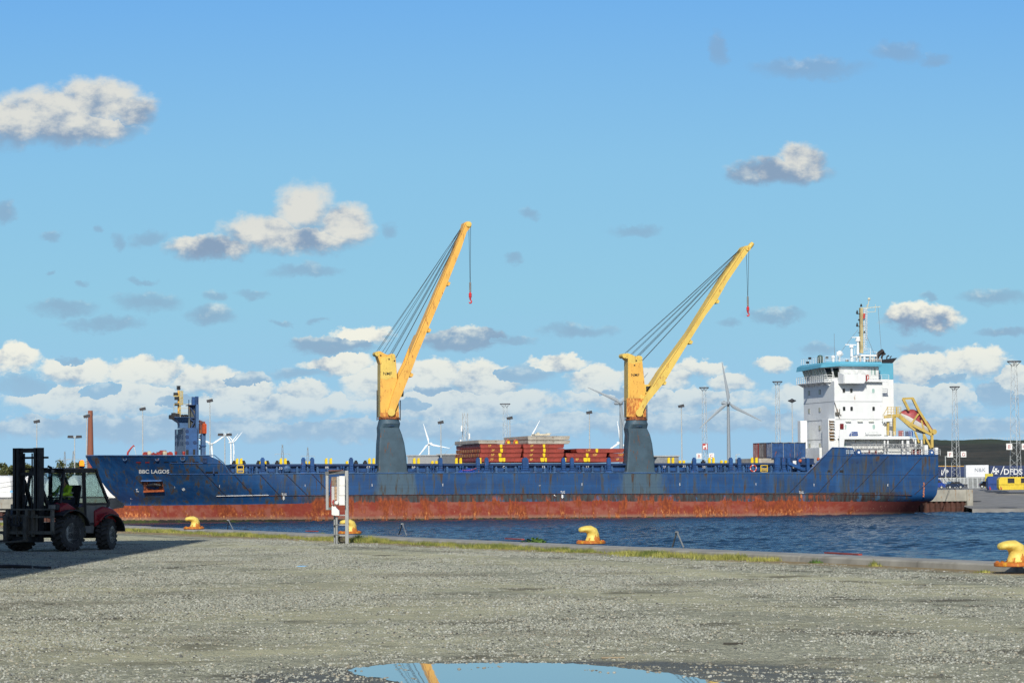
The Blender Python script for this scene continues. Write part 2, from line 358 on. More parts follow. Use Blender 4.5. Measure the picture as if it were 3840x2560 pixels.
# ---- sea water with real waves
def axis_(a, b_, d, outer):
    core = np.arange(a, b_+d/2, d); return np.concatenate([[o for o in outer if o < a], core, [o for o in outer if o > b_]])
xs = axis_(-45, 110, .34, [-6000, -600, -160, -80, -60, 120, 180, 600, 6000]); ys = axis_(150, 470, .30, [-200, 0, 80, 120, 135, 142, 500, 600, 900, 6000])
X, Y = np.meshgrid(xs, ys)
Z = np.zeros_like(X)
for i in range(60):
    lam = float(rng.uniform(.75, 2.6)) if i > 6 else float(rng.uniform(3, 8)); a_ = float(rng.normal(1.15, .55)); k = 2*PI/lam
    Z += .0125*lam**.7*np.sin(k*(X*cos(a_)+Y*sin(a_))+rng.uniform(0, 6.28)+.6*np.sin(.07*X+.05*Y+i))
env = .75+.35*np.sin(.043*X+.031*Y)*np.sin(.021*X-.05*Y+1.3)
fade = np.clip((X+60)/15, 0, 1)*np.clip((125-X)/15, 0, 1)*np.clip((Y-142)/8, 0, 1)*np.clip((495-Y)/20, 0, 1)
Z = Z*env*fade*.62
me = bpy.data.meshes.new('water'); nx, ny = len(xs), len(ys)
idx = np.arange(nx*ny).reshape(ny, nx); quads = np.stack([idx[:-1, :-1], idx[:-1, 1:], idx[1:, 1:], idx[1:, :-1]], -1).reshape(-1, 4)
me.vertices.add(nx*ny); me.vertices.foreach_set('co', np.stack([X, Y, Z+WZ], -1).astype(np.float32).ravel())
me.loops.add(quads.size); me.loops.foreach_set('vertex_index', quads.ravel().astype(np.int32)); me.polygons.add(len(quads))
me.polygons.foreach_set('loop_start', (np.arange(len(quads))*4).astype(np.int32)); me.polygons.foreach_set('loop_total', np.full(len(quads), 4, np.int32))
me.update(calc_edges=True); me.polygons.foreach_set('use_smooth', [True]*len(me.polygons))
m, t, b = newmat('sea_water'); b.inputs['Base Color'].default_value = (.011, .038, .074, 1); b.inputs['IOR'].default_value = 1.33; b.inputs['Roughness'].default_value = .12
hh = t.m('ADD', t.noise(t.obj, 2.2, 4, .65, sx=(1, .8, 1)), t.m('MULTIPLY', t.noise(t.obj, 7, 3, .6), .3)); bump(t, b, hh, .9, .32)
me.materials.append(m); wo_ = bpy.data.objects.new('water', me); COL.objects.link(wo_); tag(wo_, kind='structure')
mb = MB(); mb.add([(-8000, -500, WZ-2.5), (8000, -500, WZ-2.5), (8000, 9000, WZ-2.5), (-8000, 9000, WZ-2.5)], [(0, 1, 2, 3)])
tag(mb.build('seabed', M('mud', (.05, .05, .04))), kind='structure')

# ---- far quay and yard
QY = 23.6
cE = QP(3646, 1840, QY); xE = cE.x
yardm, t, b = newmat('yard_asphalt'); nz = t.noise(t.obj, .15, 5, .6); c = t.mix(nz, (.13, .13, .13), (.24, .235, .22)); c = t.mix(t.ss(t.noise(t.obj, 1.0, 3, .6, sx=(.03, .5, 1)), .5, .7, 0, .4), c, (.1, .1, .1))
t.put(b.inputs['Base Color'], c); b.inputs['Roughness'].default_value = .9
def qw(x, y, z): return QM @ Vector((x, y, z))
YB = 560
ci = qw(xE, QY+1.0, 0); 
mb = MB()
A0 = qw(-600, QY+1.0, 0); sA = (ci.x+14, YB)
mb.add([(A0.x-200, A0.y-60, -.02), (A0.x, A0.y, -.02), (ci.x, ci.y, -.02), (sA[0], YB, -.02), (-3500, YB, -.02)], [(0, 1, 2, 3, 4)])
mb.add([(-9000, YB, -.02), (9000, YB, -.02), (9000, 12000, -.02), (-9000, 12000, -.02)], [(0, 1, 2, 3)])
tag(mb.build('yard', yardm), kind='structure')
# low ro-ro slab on the right, rising to the yard
E0 = aty(3646, 1907, 456); mb = MB()
r0, r1 = E0.z, E0.z+.25
mb.add([(E0.x, 456, r0), (230, 452, r0), (230, 468, r1), (E0.x+1, 470, r1), (sA[0], YB, -.02), (260, YB, -.02), (E0.x, 456, -8), (230, 452, -8)], [(0, 1, 2, 3), (3, 2, 5, 4), (0, 6, 7, 1)])
tag(mb.build('slipway', M('slab_concrete', (.24, .235, .22), .9, var=.2, vs=.4)), kind='structure')
mb = MB()
for i in range(9):
    x = E0.x+4+i*4.2; z0 = r0+.012; mb.add([(x, 456.2, z0), (x+.25, 456.2, z0), (x-8.2, 469, r1+.012), (x-8.5, 469, r1+.012)], [(0, 1, 2, 3)])
for (x, y, w) in ((E0.x+7, 461, 1.7), (E0.x+6, 492, 2.0), (E0.x+24, 480, 2.2), (E0.x+40, 500, 2.6)):
    z = (r0+.5*(y-456)/12*.5 if y < 468 else r1+(y-469)/(YB-469)*(-.02-r1))+.03; mb.add([(x+w*cos(a*PI/4), y+2.4*sin(a*PI/4), z+.02*sin(a*PI/4)) for a in range(8)], [tuple(range(8))])
tag(mb.build('slab_joints', M('tar', (.06, .055, .05))), 'dark joints and round covers across the pale slipway slabs', 'paving joint', kind='structure')
# quay wall: concrete cap over sheet piling
def inq(mb_, nm, mats, label, cat, **k): o = mb_.build(nm, mats, **k); o.matrix_world = QM; return tag(o, label, cat)
wall = thing('quay_wall', 'far quay wall with a pale concrete cap above brown sheet piling behind the ship', 'quay wall', mat=QM)
mb = MB(); x = -420.0; rk = random.Random(9)
while x < xE-.1:
    L = min(12.0, xE-x); mb.box(x+.01, x+L-.01, QY, QY+1.05, -2.0, rk.uniform(.0, .03)); x += L
mb.box(xE-1.1, xE, QY-.25, QY+1.3, -4.6, .05)
mb.build('concrete_cap', M('quay_concrete', (.36, .345, .29), .9, var=.2, vs=.5, dirt=.7, rs=.6, dcol=(.15, .13, .1), rust=.35, rcol=(.25, .13, .05)), wall)
mb = MB(); x = -420.0; ring = []
while x < xE-1.2:
    ring += [(x, QY+.15), (x+.35, QY+.15), (x+.5, QY+.5), (x+.85, QY+.5)]; x += 1.0
vs = [(a, c2, WZ-2) for a, c2 in ring]+[(a, c2, -2.0) for a, c2 in ring]; n = len(ring)
mb.add(vs, [(i, i+1, n+i+1, n+i) for i in range(n-1)])
mb.build('sheet_piling', M('rusty_pile', (.085, .035, .024), .85, var=.4, vs=.8, dirt=.7, dcol=(.03, .02, .015)), wall, recalc=False)

# ---- hill on the right
hx = np.linspace(0, 1, 90); hy = np.linspace(0, 1, 30); mb = MB(); vs = []
for j, b_ in enumerate(hy):
    for i, a_ in enumerate(hx):
        px = 3060+a_*1500; Yd = 820+b_*700; w = aty(px, 1790, Yd)
        prof = 1-math.exp(-(a_*14)) if a_ < .4 else 1
        top = (CH+(1810-(1668-4*math.sin(a_*9)-6*a_))/F*1300)*prof
        hgt = top*min(1, (b_*1.7))**.8+random.uniform(-.12, .12)+.5*sin(a_*40+b_*6)*b_
        vs.append((w.x, Yd, hgt*(1 if b_ < .75 else 1-(b_-.75)*.8)-.4))
nX = len(hx); mb.add(vs, [(j*nX+i, j*nX+i+1, (j+1)*nX+i+1, (j+1)*nX+i) for j in range(len(hy)-1) for i in range(nX-1)])
m, t, b = newmat('hill_grass'); a1 = t.noise(t.obj, .035, 6, .65); a2 = t.noise(t.obj, .4, 5, .7)
c = t.mix(t.ss(a1, .38, .62), (.012, .018, .009), (.050, .042, .026)); c = t.mix(t.ss(a2, .48, .7, 0, .5), c, (.10, .085, .055)); c = t.mix(t.ss(t.sep(t.obj)[2], 15.5, 18.5, 0, .8), c, (.035, .055, .022))
t.put(b.inputs['Base Color'], c); b.inputs['Roughness'].default_value = 1; bump(t, b, a2, 1, 1)
tag(mb.build('hill', m, smooth='all'), kind='structure')
# ================================================================== cargo ship
ship = thing('cargo_ship', 'long rust streaked blue cargo ship with two yellow deck cranes and a white bridge aft', 'ship', mat=SM)
BW = 22.0; HB = 11.0
stem_px = [(319, 1708), (331, 1729), (368, 1787), (398, 1830), (428, 1863), (453, 1877), (466, 1893), (462, 1903)]
stem = sorted([(SP(x, y, HB).z, SP(x, y, HB).x) for x, y in stem_px])
def interp(v_, tab):
    if v_ <= tab[0][0]: return tab[0][1]
    for (a, fa), (b_, fb) in zip(tab, tab[1:]):
        if v_ <= b_: return fa+(fb-fa)*(v_-a)/max(1e-9, b_-a)
    return tab[-1][1]
def xs_(z): return interp(z, stem)
eS = SP(3519, 1792, 0); eD = SP(3519, 1706, 0); eR = SP(3453, 1900, 2); eM = SP(3503, 1881, 0); eL = SP(3515, 1843, 0)
endt = sorted([(-4, eR.x-2), (0.0, eR.x), (eM.z-.35, eR.x), (eM.z, eM.x), (eL.z, eL.x), (eS.z, eS.x), (eD.z, eD.x)])
def xe_(z): return interp(z, endt)
def HBf(x, z):
    L = 17+max(0, 10.5-z)*2.3; t_ = max(0, min(1, (x-xs_(z))/L)); g = 1-(1-t_)**2.3
    if z < 3.2:
        e = max(0, min(1, (xe_(0)-x)/24.0)); k_ = min(1, max(0, (3.2-z)/3.5)); g *= 1-k_*.55*(1-e)**2
    return HB*g
def hully(x, z): return HB-HBf(x, z)
def HP(px, py):
    y = 1.0
    for _ in range(40):
        p = SP(px, py, y); y += .5*(hully(p.x, p.z)-y)
    p = SP(px, py, y); return p
zD = SP(2000, 1771.5).z
topx = [(HP(322, 1708).x, 1708, 322), (0, 0, 0)]
tp = [(322, 1707), (805, 1707), (839, 1735), (862, 1776)]
topt = []
for px, py in tp: p = HP(px, py); topt.append((p.x, p.z))
topt[0] = (-80, topt[1][1]+.12)
topt += [(SP(3024, 1773).x, zD), (SP(3121, 1677).x, SP(3121, 1677).z), (SP(3196, 1680).x, SP(3196, 1680).z), (SP(3210, 1703).x, SP(3210, 1703).z), (SP(3519, 1706).x, SP(3519, 1706).z)]
topt[3] = (topt[3][0], zD)
def ztop(x): return interp(x, topt)
zF = topt[1][1]; zP = topt[-1][1]
xb0 = xs_(zD); xe0 = xe_(zD)
sts = sorted(set([xb0+(xe0-xb0)*(i/90)**1.0 for i in range(91)]+[xb0+.15, xb0+.5, xb0+1, xb0+2, xb0+3, xb0+4.2]+[t_[0] for t_ in topt if xb0 < t_[0] < xe0]))
zl = [-2, -.6, 0, .7, 1.4, 2.0, 2.5, 2.9, 3.6, 4.4, 5.4, 6.4, zD]
def hx(xb, z):
    wb = max(0, 1-(xb-xb0)/40.0); we = max(0, 1-(xe0-xb)/14.0)
    return xb+(xs_(z)-xb0)*wb+(xe_(min(z, zD))-xe0)*we
mb = MB()
for side in (1, -1):
    rows = []
    for z in zl: rows.append([(hx(xb, z), HB-side*HBf(hx(xb, z), z), z) for xb in sts])
    for k in range(1, 5):
        r_ = []
        for xb in sts:
            zt = ztop(hx(xb, 9)); z = zD+(zt-zD)*k/4; x = hx(xb, z); r_.append((x, HB-side*HBf(x, z), z))
        rows.append(r_)
    n = len(sts); vs = [p for r_ in rows for p in r_]; fs = []
    for j in range(len(rows)-1):
        for i in range(n-1):
            if j >= len(zl)-1 and max(ztop(hx(sts[i], 9)), ztop(hx(sts[i+1], 9)))-zD < .05: continue
            fs.append((j*n+i, j*n+i+1, (j+1)*n+i+1, (j+1)*n+i))
    mb.add(vs, fs); 
    if side == 1: near = [r_[-1] for r_ in rows]
    else: mb.add(near+[r_[-1] for r_ in rows], [(j, j+1, len(rows)+j+1, len(rows)+j) for j in range(len(rows)-1)])
# bulb
bc = SP(425, 1948, HB)
mb.sph((bc.x+5.5, HB, -.7), 1, 18, 12, (10.5, 2.6, 3.15))
m, t, b = newmat('ship_hull'); P_ = t.obj; X_, Y_, Z_ = t.sep(P_)[:3]
def xr(a, b_, w=.3): return t.m('MULTIPLY', t.ss(X_, a-w, a+w), t.ss(X_, b_+w, b_-w))
blue = t.mix(t.ss(t.noise(P_, 1, 5, .6, sx=(.12, 1, .5)), .3, .7), (.004, .040, .13), (.008, .068, .20))
blue = t.mix(t.ss(t.noise(P_, 1, 4, .6, sx=(.35, 1, .06), off=(3, 0, 0)), .55, .72, 0, .4), blue, (.035, .11, .24))
# grey-blue repaint under each crane
fade = t.noise(P_, 1, 4, .6, sx=(.8, 1, .25), off=(8, 0, 3)); wf = t.m('MULTIPLY', t.m('SUBTRACT', fade, .5), 3.5)
Xw = t.m('ADD', X_, wf)
for (pa, pb) in ((1412, 1555), (2333, 2482)):
    a, c2 = SP(pa, 1800).x, SP(pb, 1800).x
    f = t.m('MULTIPLY', t.m('MULTIPLY', t.ss(Xw, a-.5, a+.8), t.ss(Xw, c2+.8, c2-.5)), .92)
    blue = t.mix(f, blue, t.mix(fade, (.04, .082, .12), (.075, .125, .155)))
# dark stained regions and rust runs
for (pa, pb, z0, z1, s_) in ((3140, 3330, 2.0, 10.5, .75), (2905, 3020, 3, 7.6, .6), (540, 640, 2.6, 5.6, .85), (630, 800, 6.2, 8.8, .55), (1010, 1210, 2.7, 4.6, .6), (760, 900, 2.6, 7, .5)):
    a, c2 = SP(pa, 1800, .5).x, SP(pb, 1800, .5).x
    f = t.m('MULTIPLY', t.m('MULTIPLY', t.ss(Xw, a-.8, a+1), t.ss(Xw, c2+.8, c2-1)), t.m('MULTIPLY', t.ss(Z_, z0-.3, z0+.3), t.ss(Z_, z1, z1-2.0)))
    f = t.m('MULTIPLY', f, t.ss(t.noise(P_, 1, 5, .65, sx=(1.4, 1, .15), off=(1, 0, 7)), .36, .62, 0, s_)); blue = t.mix(f, blue, (.032, .042, .045))
r1 = t.noise(P_, 1, 6, .66, sx=(1.15, 1, .17), off=(2, 5, 0)); f1 = t.ss(r1, .51, .61); blue = t.mix(t.m('MULTIPLY', f1, .8), blue, (.045, .06, .06))
f1 = t.ss(r1, .58, .645); blue = t.mix(t.m('MULTIPLY', f1, .9), blue, t.mix(fade, (.035, .018, .012), (.085, .034, .018)))
r2 = t.noise(P_, 1, 6, .7, sx=(2.6, 1, .4), off=(12, 5, 4)); f2 = t.ss(r2, .59, .645); blue = t.mix(t.m('MULTIPLY', f2, .8), blue, (.05, .03, .02))
top_ = t.m('MULTIPLY', t.ss(Z_, zD-1.9, zD-.1), t.ss(Z_, zD+.05, zD-.05)); f3 = t.m('MULTIPLY', t.ss(t.noise(P_, 1, 4, .6, sx=(.8, 1, .06), off=(2, 5, 9)), .6, .72), top_); blue = t.mix(f3, blue, (.07, .075, .06))
# plate seams
for zz in (zD-1.85, zD-.02, 5.0): blue = t.mix(t.ss(t.m('ABSOLUTE', t.m('SUBTRACT', Z_, zz)), .035, .02, 0, .45), blue, (.01, .03, .07))
sm = t.m('ABSOLUTE', t.m('SUBTRACT', t.m('FRACT', t.m('MULTIPLY', X_, .1031)), .5)); blue = t.mix(t.ss(sm, .004, .002, 0, .3), blue, (.01, .03, .07))
# belt between strake and boot top: blue showing through brown and grey stain, mostly midships
zS = SP(2000, 1851).z
belt = t.m('MULTIPLY', t.ss(Z_, zS+.02, zS-.06), t.m('MULTIPLY', t.ss(X_, SP(1150, 1800).x-2, SP(1150, 1800).x+2), t.ss(X_, SP(3440, 1800).x, SP(3300, 1800).x)))
bn = t.noise(P_, 1, 6, .66, sx=(.55, 1, .22), off=(7, 1, 3)); bf = t.m('ADD', bn, t.ss(Z_, zS-1.2, zS, 0, .05))
stain = t.mix(t.ss(t.noise(P_, 1, 5, .7, sx=(1.6, 1, .3), off=(3, 3, 3)), .4, .62), (.04, .055, .06), (.04, .014, .008))
blue = t.mix(t.m('MULTIPLY', belt, t.ss(bf, .38, .48)), blue, stain)
blue = t.mix(t.m('MULTIPLY', belt, t.ss(bf, .46, .40, 0, .6)), blue, (.04, .12, .22))
# antifouling below the boot top
zz = t.m('ADD', Z_, t.m('MULTIPLY', t.m('SUBTRACT', t.noise(P_, 1, 4, .7, sx=(1.7, 1, .1), off=(5, 0, 0)), .5), .25))
rn = t.noise(P_, 1, 6, .65, sx=(.32, 1, .5), off=(9, 0, 2)); ro0 = t.noise(P_, 1, 6, .68, sx=(.75, 1, .14), off=(1, 0, 6)); rbig = t.noise(P_, 1, 4, .6, sx=(.16, 1, .25), off=(7, 0, 2)); rfin = t.noise(P_, 1, 5, .7, sx=(1.9, 1, .5), off=(3, 0, 8)); ro = t.m('ADD', t.m('MULTIPLY', ro0, .40), t.m('ADD', t.m('MULTIPLY', rbig, .38), t.m('MULTIPLY', rfin, .24))); rf = t.noise(P_, 1, 6, .75, sx=(3.0, 1, 1.4), off=(1, 0, 6))
red = t.mix(t.ss(rn, .42, .60), (.22, .032, .018), (.28, .085, .055)); red = t.mix(t.ss(rf, .45, .7, 0, .5), red, (.28, .055, .035))
aft = t.ss(X_, SP(3150, 1800).x, SP(3330, 1800).x); bowf = t.ss(X_, SP(560, 1900, 4).x, SP(400, 1900, 9).x)
roff = t.m('ADD', ro, t.m('SUBTRACT', t.m('MULTIPLY', bowf, .35), t.m('MULTIPLY', aft, .12)))
rusty = t.mix(t.m('MULTIPLY', t.ss(rf, .3, .68), t.ss(rfin, .35, .6, .35, 1)), (.12, .02, .007), (.38, .085, .018)); rusty = t.mix(t.m('MULTIPLY', t.ss(Z_, 1.6, .8), t.ss(rf, .5, .62)), rusty, (.62, .24, .07))
red = t.mix(t.m('MULTIPLY', t.ss(t.m('ADD', roff, t.m('MULTIPLY', t.m('SUBTRACT', t.noise(P_, 1, 3, .5, sx=(.09, 1, .2), off=(4, 0, 1)), .5), .25)), .485, .56), t.ss(rf, .25, .55, .6, 1)), red, rusty)
red = t.mix(aft, red, t.mix(rf, (.12, .018, .02), (.2, .05, .04)))
red = t.mix(t.m('MULTIPLY', t.ss(rf, .60, .68), t.ss(Z_, 2.2, 1.3)), red, (.50, .36, .2))
low_ = t.ss(zz, .9, .3); red = t.mix(t.m('MULTIPLY', low_, .6), red, (.27, .19, .13))
weed = t.ss(t.m('ADD', Z_, t.m('MULTIPLY', rf, -.75)), -.08, -.2); red = t.mix(weed, red, t.mix(t.ss(rn, .5, .6), (.02, .018, .014), (.04, .055, .01)))
bz = interp(0, [(0, 0), (1, 1)]); boot = t.ss(X_, -55, -20, 2.50, 2.84, smooth=False)
boot = t.m('SUBTRACT', boot, t.ss(X_, 10, 68, 0, .38, smooth=False))
ragged = t.m('MULTIPLY', t.m('SUBTRACT', ro, .5), t.m('MULTIPLY', belt, 5.0)); ragged = t.m('MAXIMUM', ragged, -.04)
fb = t.ss(t.m('SUBTRACT', Z_, t.m('ADD', boot, ragged)), .03, -.03)
col = t.mix(fb, blue, red)
# rust spilling over the belt
col = t.mix(t.m('MULTIPLY', t.m('MULTIPLY', belt, t.ss(roff, .49, .58)), t.ss(Z_, zS+.05, zS-.8, 0, .92)), col, rusty)
t.put(b.inputs['Base Color'], col); t.put(b.inputs['Roughness'], t.mix(fb, t.ss(r1, .4, .7, .5, .8), .88, 'FLOAT'))
bump(t, b, t.m('ADD', t.noise(P_, 1, 3, .5, sx=(.7, 1, .5)), t.m('MULTIPLY', sm, .0)), .35, .06)
HULL = m
mb.build('hull', HULL, ship, smooth=True)
hull = [o for o in COL.objects if o.name == 'hull'][0]
BLUE = M('ship_blue', (.012, .07, .22), .5, var=.3, vs=.8, dirt=.5, dcol=(.04, .05, .055), rust=.15)
BLUEL = M('ship_blue_faded', (.05, .12, .25), .55, var=.3, vs=.8, dirt=.5, dcol=(.05, .055, .05), rust=.2)
BLUED = M('ship_blue_dark', (.008, .035, .11), .6, var=.3, vs=1)
GRB = M('ship_greyblue', (.048, .088, .118), .6, var=.22, vs=.5, dirt=.75, rs=.6, dcol=(.05, .06, .06), rust=.32, rcol=(.12, .05, .02))
WHITE = M('ship_white', (.78, .79, .77), .45, var=.05, vs=.5, dirt=.22, rs=.6, dcol=(.55, .5, .42), rust=.02, rcol=(.3, .16, .06))
WHITER = M('ship_white_rusty', (.62, .58, .48), .6, var=.2, vs=2, rust=.9, rs=1.5, rcol=(.3, .14, .04))
TURQ = M('ship_turquoise', (.11, .38, .51), .5, var=.08, vs=.4, dirt=.15, dcol=(.1, .3, .4))
BLACK = M('black_paint', (.012, .012, .014), .6, var=.3)
REDP = M('red_paint', (.30, .025, .02), .5, var=.35, vs=2, dirt=.4)
YEL = M('yellow_paint', (.80, .52, .02), .5, var=.12, vs=1.5)
WIN = M('dark_window', (.012, .015, .018), .12, var=.3, spec=.8)
WTXT = M('white_lettering', (.75, .75, .72), .6, var=.12)
ROPE = M('wire_rope', (.025, .028, .03), .7)
DECKM = M('deck_paint', (.06, .09, .09), .8, var=.3)
# decks
mb = MB(); 
def deck(z, xa, xb, n=14, inset=.12):
    a = [xa+(xb-xa)*i/n for i in range(n+1)]; l = [(x, HB-max(.05, HBf(x, z)-inset), z) for x in a]+[(x, HB+max(.05, HBf(x, z)-inset), z) for x in reversed(a)]; mb.add(l, [tuple(range(len(l)))])
deck(zD-.03, xs_(zD)+14, xe0-.4); deck(zF-1.15, xs_(zF-1.15)+.4, topt[1][0]); deck(zP-.9, topt[-2][0]-3.2, xe_(9)-.05)
mb.build('deck', DECKM, ship)
MB().box(topt[1][0]-.2, topt[1][0], .25, BW-.25, zD, zF-1.1).build('bulkhead', BLUED, ship); MB().box(topt[-2][0]-3.3, topt[-2][0]-3.1, .25, BW-.25, zD, zP-.85).build('bulkhead', BLUED, ship)
def onh(px, py, off=.05): p = HP(px, py); return Vector((p.x, p.y-off, p.z))
# fender bars and strakes lying on the shell
bars = [[(732, 1737), (848, 1859)], [(839, 1737), (952, 1859)], [(974, 1777), (1050, 1858)], [(1073, 1778), (1152, 1856)], [(1168, 1774), (1240, 1852)],
        [(3098, 1703), (2958, 1849)], [(3196, 1703), (3066, 1849)], [(3330, 1710), (3196, 1849)], [(3455, 1715), (3334, 1850)], [(3517, 1775), (3430, 1852)]]
for p, q in bars:
    P1, P2 = Vector(p), Vector(q); MB().tube([onh(*(P1.lerp(P2, i/8)), off=.03) for i in range(9)], .06, 6).build('rubbing_bar', M('bar_rusty', (.010, .022, .05), .7, var=.4, vs=1, rust=.7, rs=1, rcol=(.07, .02, .012)), hull)
def strake(pts, r, name='strake', mat=BLUE, n=24):
    mb = MB(); out = []
    for (a, c2) in zip(pts, pts[1:]):
        for i in range(n): out.append(onh(a[0]+(c2[0]-a[0])*i/n, a[1]+(c2[1]-a[1])*i/n, .02))
    out.append(onh(*pts[-1], off=.02)); mb.tube(out, r, 6); return mb.build(name, mat, hull)
strake([(812, 1860), (1290, 1856), (2000, 1851), (3100, 1852), (3420, 1856)], .07, 'strake', M('strake_dark', (.012, .022, .045), .7, var=.5, rust=1.0, rs=.8, rcol=(.09, .03, .015)), 40)
strake([(640, 1735), (835, 1737)], .06); strake([(630, 1777), (866, 1777)], .05)
strake([(862, 1776.5), (1400, 1773), (2000, 1771.5), (3026, 1773)], .10, 'gunwale', BLUEL, 40)
strake([(322, 1707), (560, 1707), (805, 1707), (839, 1735), (862, 1776)], .08, 'gunwale', BLUEL, 10); strake([(3026, 1773), (3121, 1677), (3196, 1680), (3210, 1703), (3516, 1706)], .08, 'gunwale', BLUE, 8)
strake([(3100, 1707), (3516, 1709)], .05); strake([(3060, 1777), (3519, 1780)], .05)
# lettering on the shell
def hull_text(s, px0, py0, px1, h, off=.06, bold=.0, name='lettering'):
    """baseline from (px0,py0) to px1; height h in photo px"""
    cu = {}
    def xf(x, y): return onh(px0+x, py0-y, off)
    sz = h/.70
    cur = bpy.data.curves.new('t', 'FONT'); cur.body = s; cur.size = sz; o = bpy.data.objects.new('t', cur); COL.objects.link(o); bpy.context.view_layer.update(); wdt = o.dimensions.x; bpy.data.objects.remove(o)
    k = (px1-px0)/wdt
    return textmesh(name, s, sz, WTXT, hull, lambda x, y: xf(x*k, y), align='LEFT', bold=bold)
hull_text('BBC LAGOS', 520, 1774, 632, 13.5, bold=.55)
for x0, x1, y in ((1055.5, 1074, 1857.5), (2101.5, 2117.5, 1849), (2995.5, 3012, 1850)):
    hull_text('TUG', x0, y, x1, 9, bold=.15)
for xc, y, mt in ((1063.5, 1860, WTXT), (2108.5, 1853.5, WTXT), (3004, 1853.5, M('rusty_mark', (.5, .16, .06), .8))):
    a = [(-3, 0), (3, 0), (3, 8), (5, 8), (0, 15), (-5, 8), (-3, 8)]; MB().add([onh(xc+u_, y+v_, .07) for u_, v_ in a], [tuple(range(7))]).build('arrow_mark', mt, hull)
marks = MB()
for (x, y, w, h) in ((655, 1826, 1.4, 6), (823, 1822, 1.6, 9), (1395, 1818, 1.8, 10), (1660.5, 1817, 1.8, 10), (2182, 1815, 1.8, 10), (2549, 1815, 1.8, 10), (2834.5, 1815, 1.4, 8), (3052, 1817, 1.8, 9), (3329, 1818, 1.8, 10),
                     (2024, 1819.5, 8, 1), (1144, 1820, 1.5, 8), (488, 1877, 1.3, 2), (489.5, 1881, 1.3, 2), (490, 1885, 1.2, 1.6), (490, 1889, 1.2, 1.6), (490, 1869, 2.6, 5), (494, 1871, 4, 1.4), (2079, 1856, 4, 4), (2084, 1859, 3, 1.2)):
    MB().quad(onh(x-w/2, y-h/2), onh(x+w/2, y-h/2), onh(x+w/2, y+h/2), onh(x-w/2, y+h/2)).build('hull_mark', WTXT, hull)
marks.tube([onh(516, 1834), onh(511, 1833), onh(514, 1837.5), onh(511, 1842), onh(521, 1842.5)], .05, 4)
marks.build('draft_symbol', WTXT, hull); marks = MB(); marks.tube([onh(688+5*cos(a*.628), 1834.5+3.6*sin(a*.628)) for a in range(11)], .045, 4); marks.tube([onh(685, 1836.5), onh(691, 1832.5)], .04, 4)
marks.build('thruster_mark', WTXT, hull); marks = MB(); marks.tube([onh(812+i*9.3, 1859.5-.2*i) for i in range(22)], .05, 4)
marks.build('white_line', WTXT, hull)
# anchor pocket with anchor
mb = MB(); A = [(536, 1807), (609, 1804), (615, 1838), (540, 1843)]
mb.add([onh(x, y, .04) for x, y in A], [(0, 1, 2, 3)]); mb.build('hawse_pocket', M('pocket_rust', (.10, .025, .012), .9, var=.6, vs=1.5, rust=.8, rs=1.5, rcol=(.35, .12, .06)), hull)
mb = MB(); mb.tube([onh(549, 1822, .25), onh(556, 1819, .45), onh(578, 1816, .5), onh(600, 1819, .45), onh(606, 1822, .25)], [.12, .2, .24, .2, .12], 8); mb.bar(onh(574, 1809, .3), onh(578, 1826, .45), .3, .25); mb.build('anchor', BLACK, hull)
mb = MB(); mb.bar(onh(530, 1802, .25), onh(607, 1801.5, .25), .5, .18); mb.build('bow_lip', M('lip_blue', (.06, .14, .32), .5), hull)
mb = MB(); mb.bar(onh(539, 1842, .2), onh(615, 1839, .2), .4, .3); mb.build('pocket_sill', M('sill_rust', (.32, .075, .02), .9, var=.4, vs=3), hull)
# fairleads, slots
for (x, y, r) in ((468, 1721, 7), (589, 1721, 8), (685, 1719, 10.5)):
    mb = MB(); c0 = onh(x, y, .04); rr = r/24.5*.8; pts = [c0+Vector((rr*cos(a*PI/8), (rr*cos(a*PI/8))*((onh(x+5, y).y-c0.y)/(onh(x+5, y).x-c0.x)), rr*.95*sin(a*PI/8))) for a in range(17)]
    mb.tube(pts, .07, 6); f = mb.build('fairlead', BLUEL, hull); MB().add(pts[:16], [tuple(range(16))]).build('opening', M('opening_dark', (.02, .02, .03), .8, rust=.6, rcol=(.2, .05, .03)), f)
for i, (x0, x1, y, h, mt) in enumerate(((510, 529, 1733, 4, REDP), (544, 560, 1733, 4, REDP), (614, 632, 1732, 3.5, BLACK), (642, 664, 1732, 3.5, BLACK), (723, 744, 1732.5, 3.5, BLACK), (771, 817, 1771, 7, BLACK), (3148, 3162, 1766, 9, BLACK), (3103, 3114, 1765.5, 7, BLACK))):
    MB().add([onh(x0, y-h/2), onh(x1, y-h/2), onh(x1, y+h/2), onh(x0, y+h/2)], [(0, 1, 2, 3)]).build('freeing_port', mt, hull)
for (x, y) in ((3195, 1733), (3215, 1733), (3266, 1733), (3287, 1733)):
    c0 = onh(x, y, .03); mb = MB(); mb.add([c0+Vector((.22*cos(a*.785), 0, .22*sin(a*.785))) for a in range(8)], [tuple(range(8))]); mb.build('porthole', BLUED, hull)
mb = MB()
for x in (761, 774): mb.bar(onh(x, 1716, .12), onh(x, 1732, .12), .12)
for y in (1719, 1724, 1729, 1734): mb.bar(onh(761, y-1, .12), onh(774, y-1, .12), .12)
mb.build('ladder', BLUED, hull)
mb = MB()
for i in range(9): mb.box(*(lambda p: (p.x-.12, p.x+.12, p.y-.02, p.y+.1, p.z-.09, p.z+.09))(onh(3464+[0, 1, -1, 1, 0, 0, -1, 0, -1][i], 1810+6.2*i, .04)))
mb.build('draft_mark', M('draft_rust', (.55, .2, .08), .8, var=.4), hull)

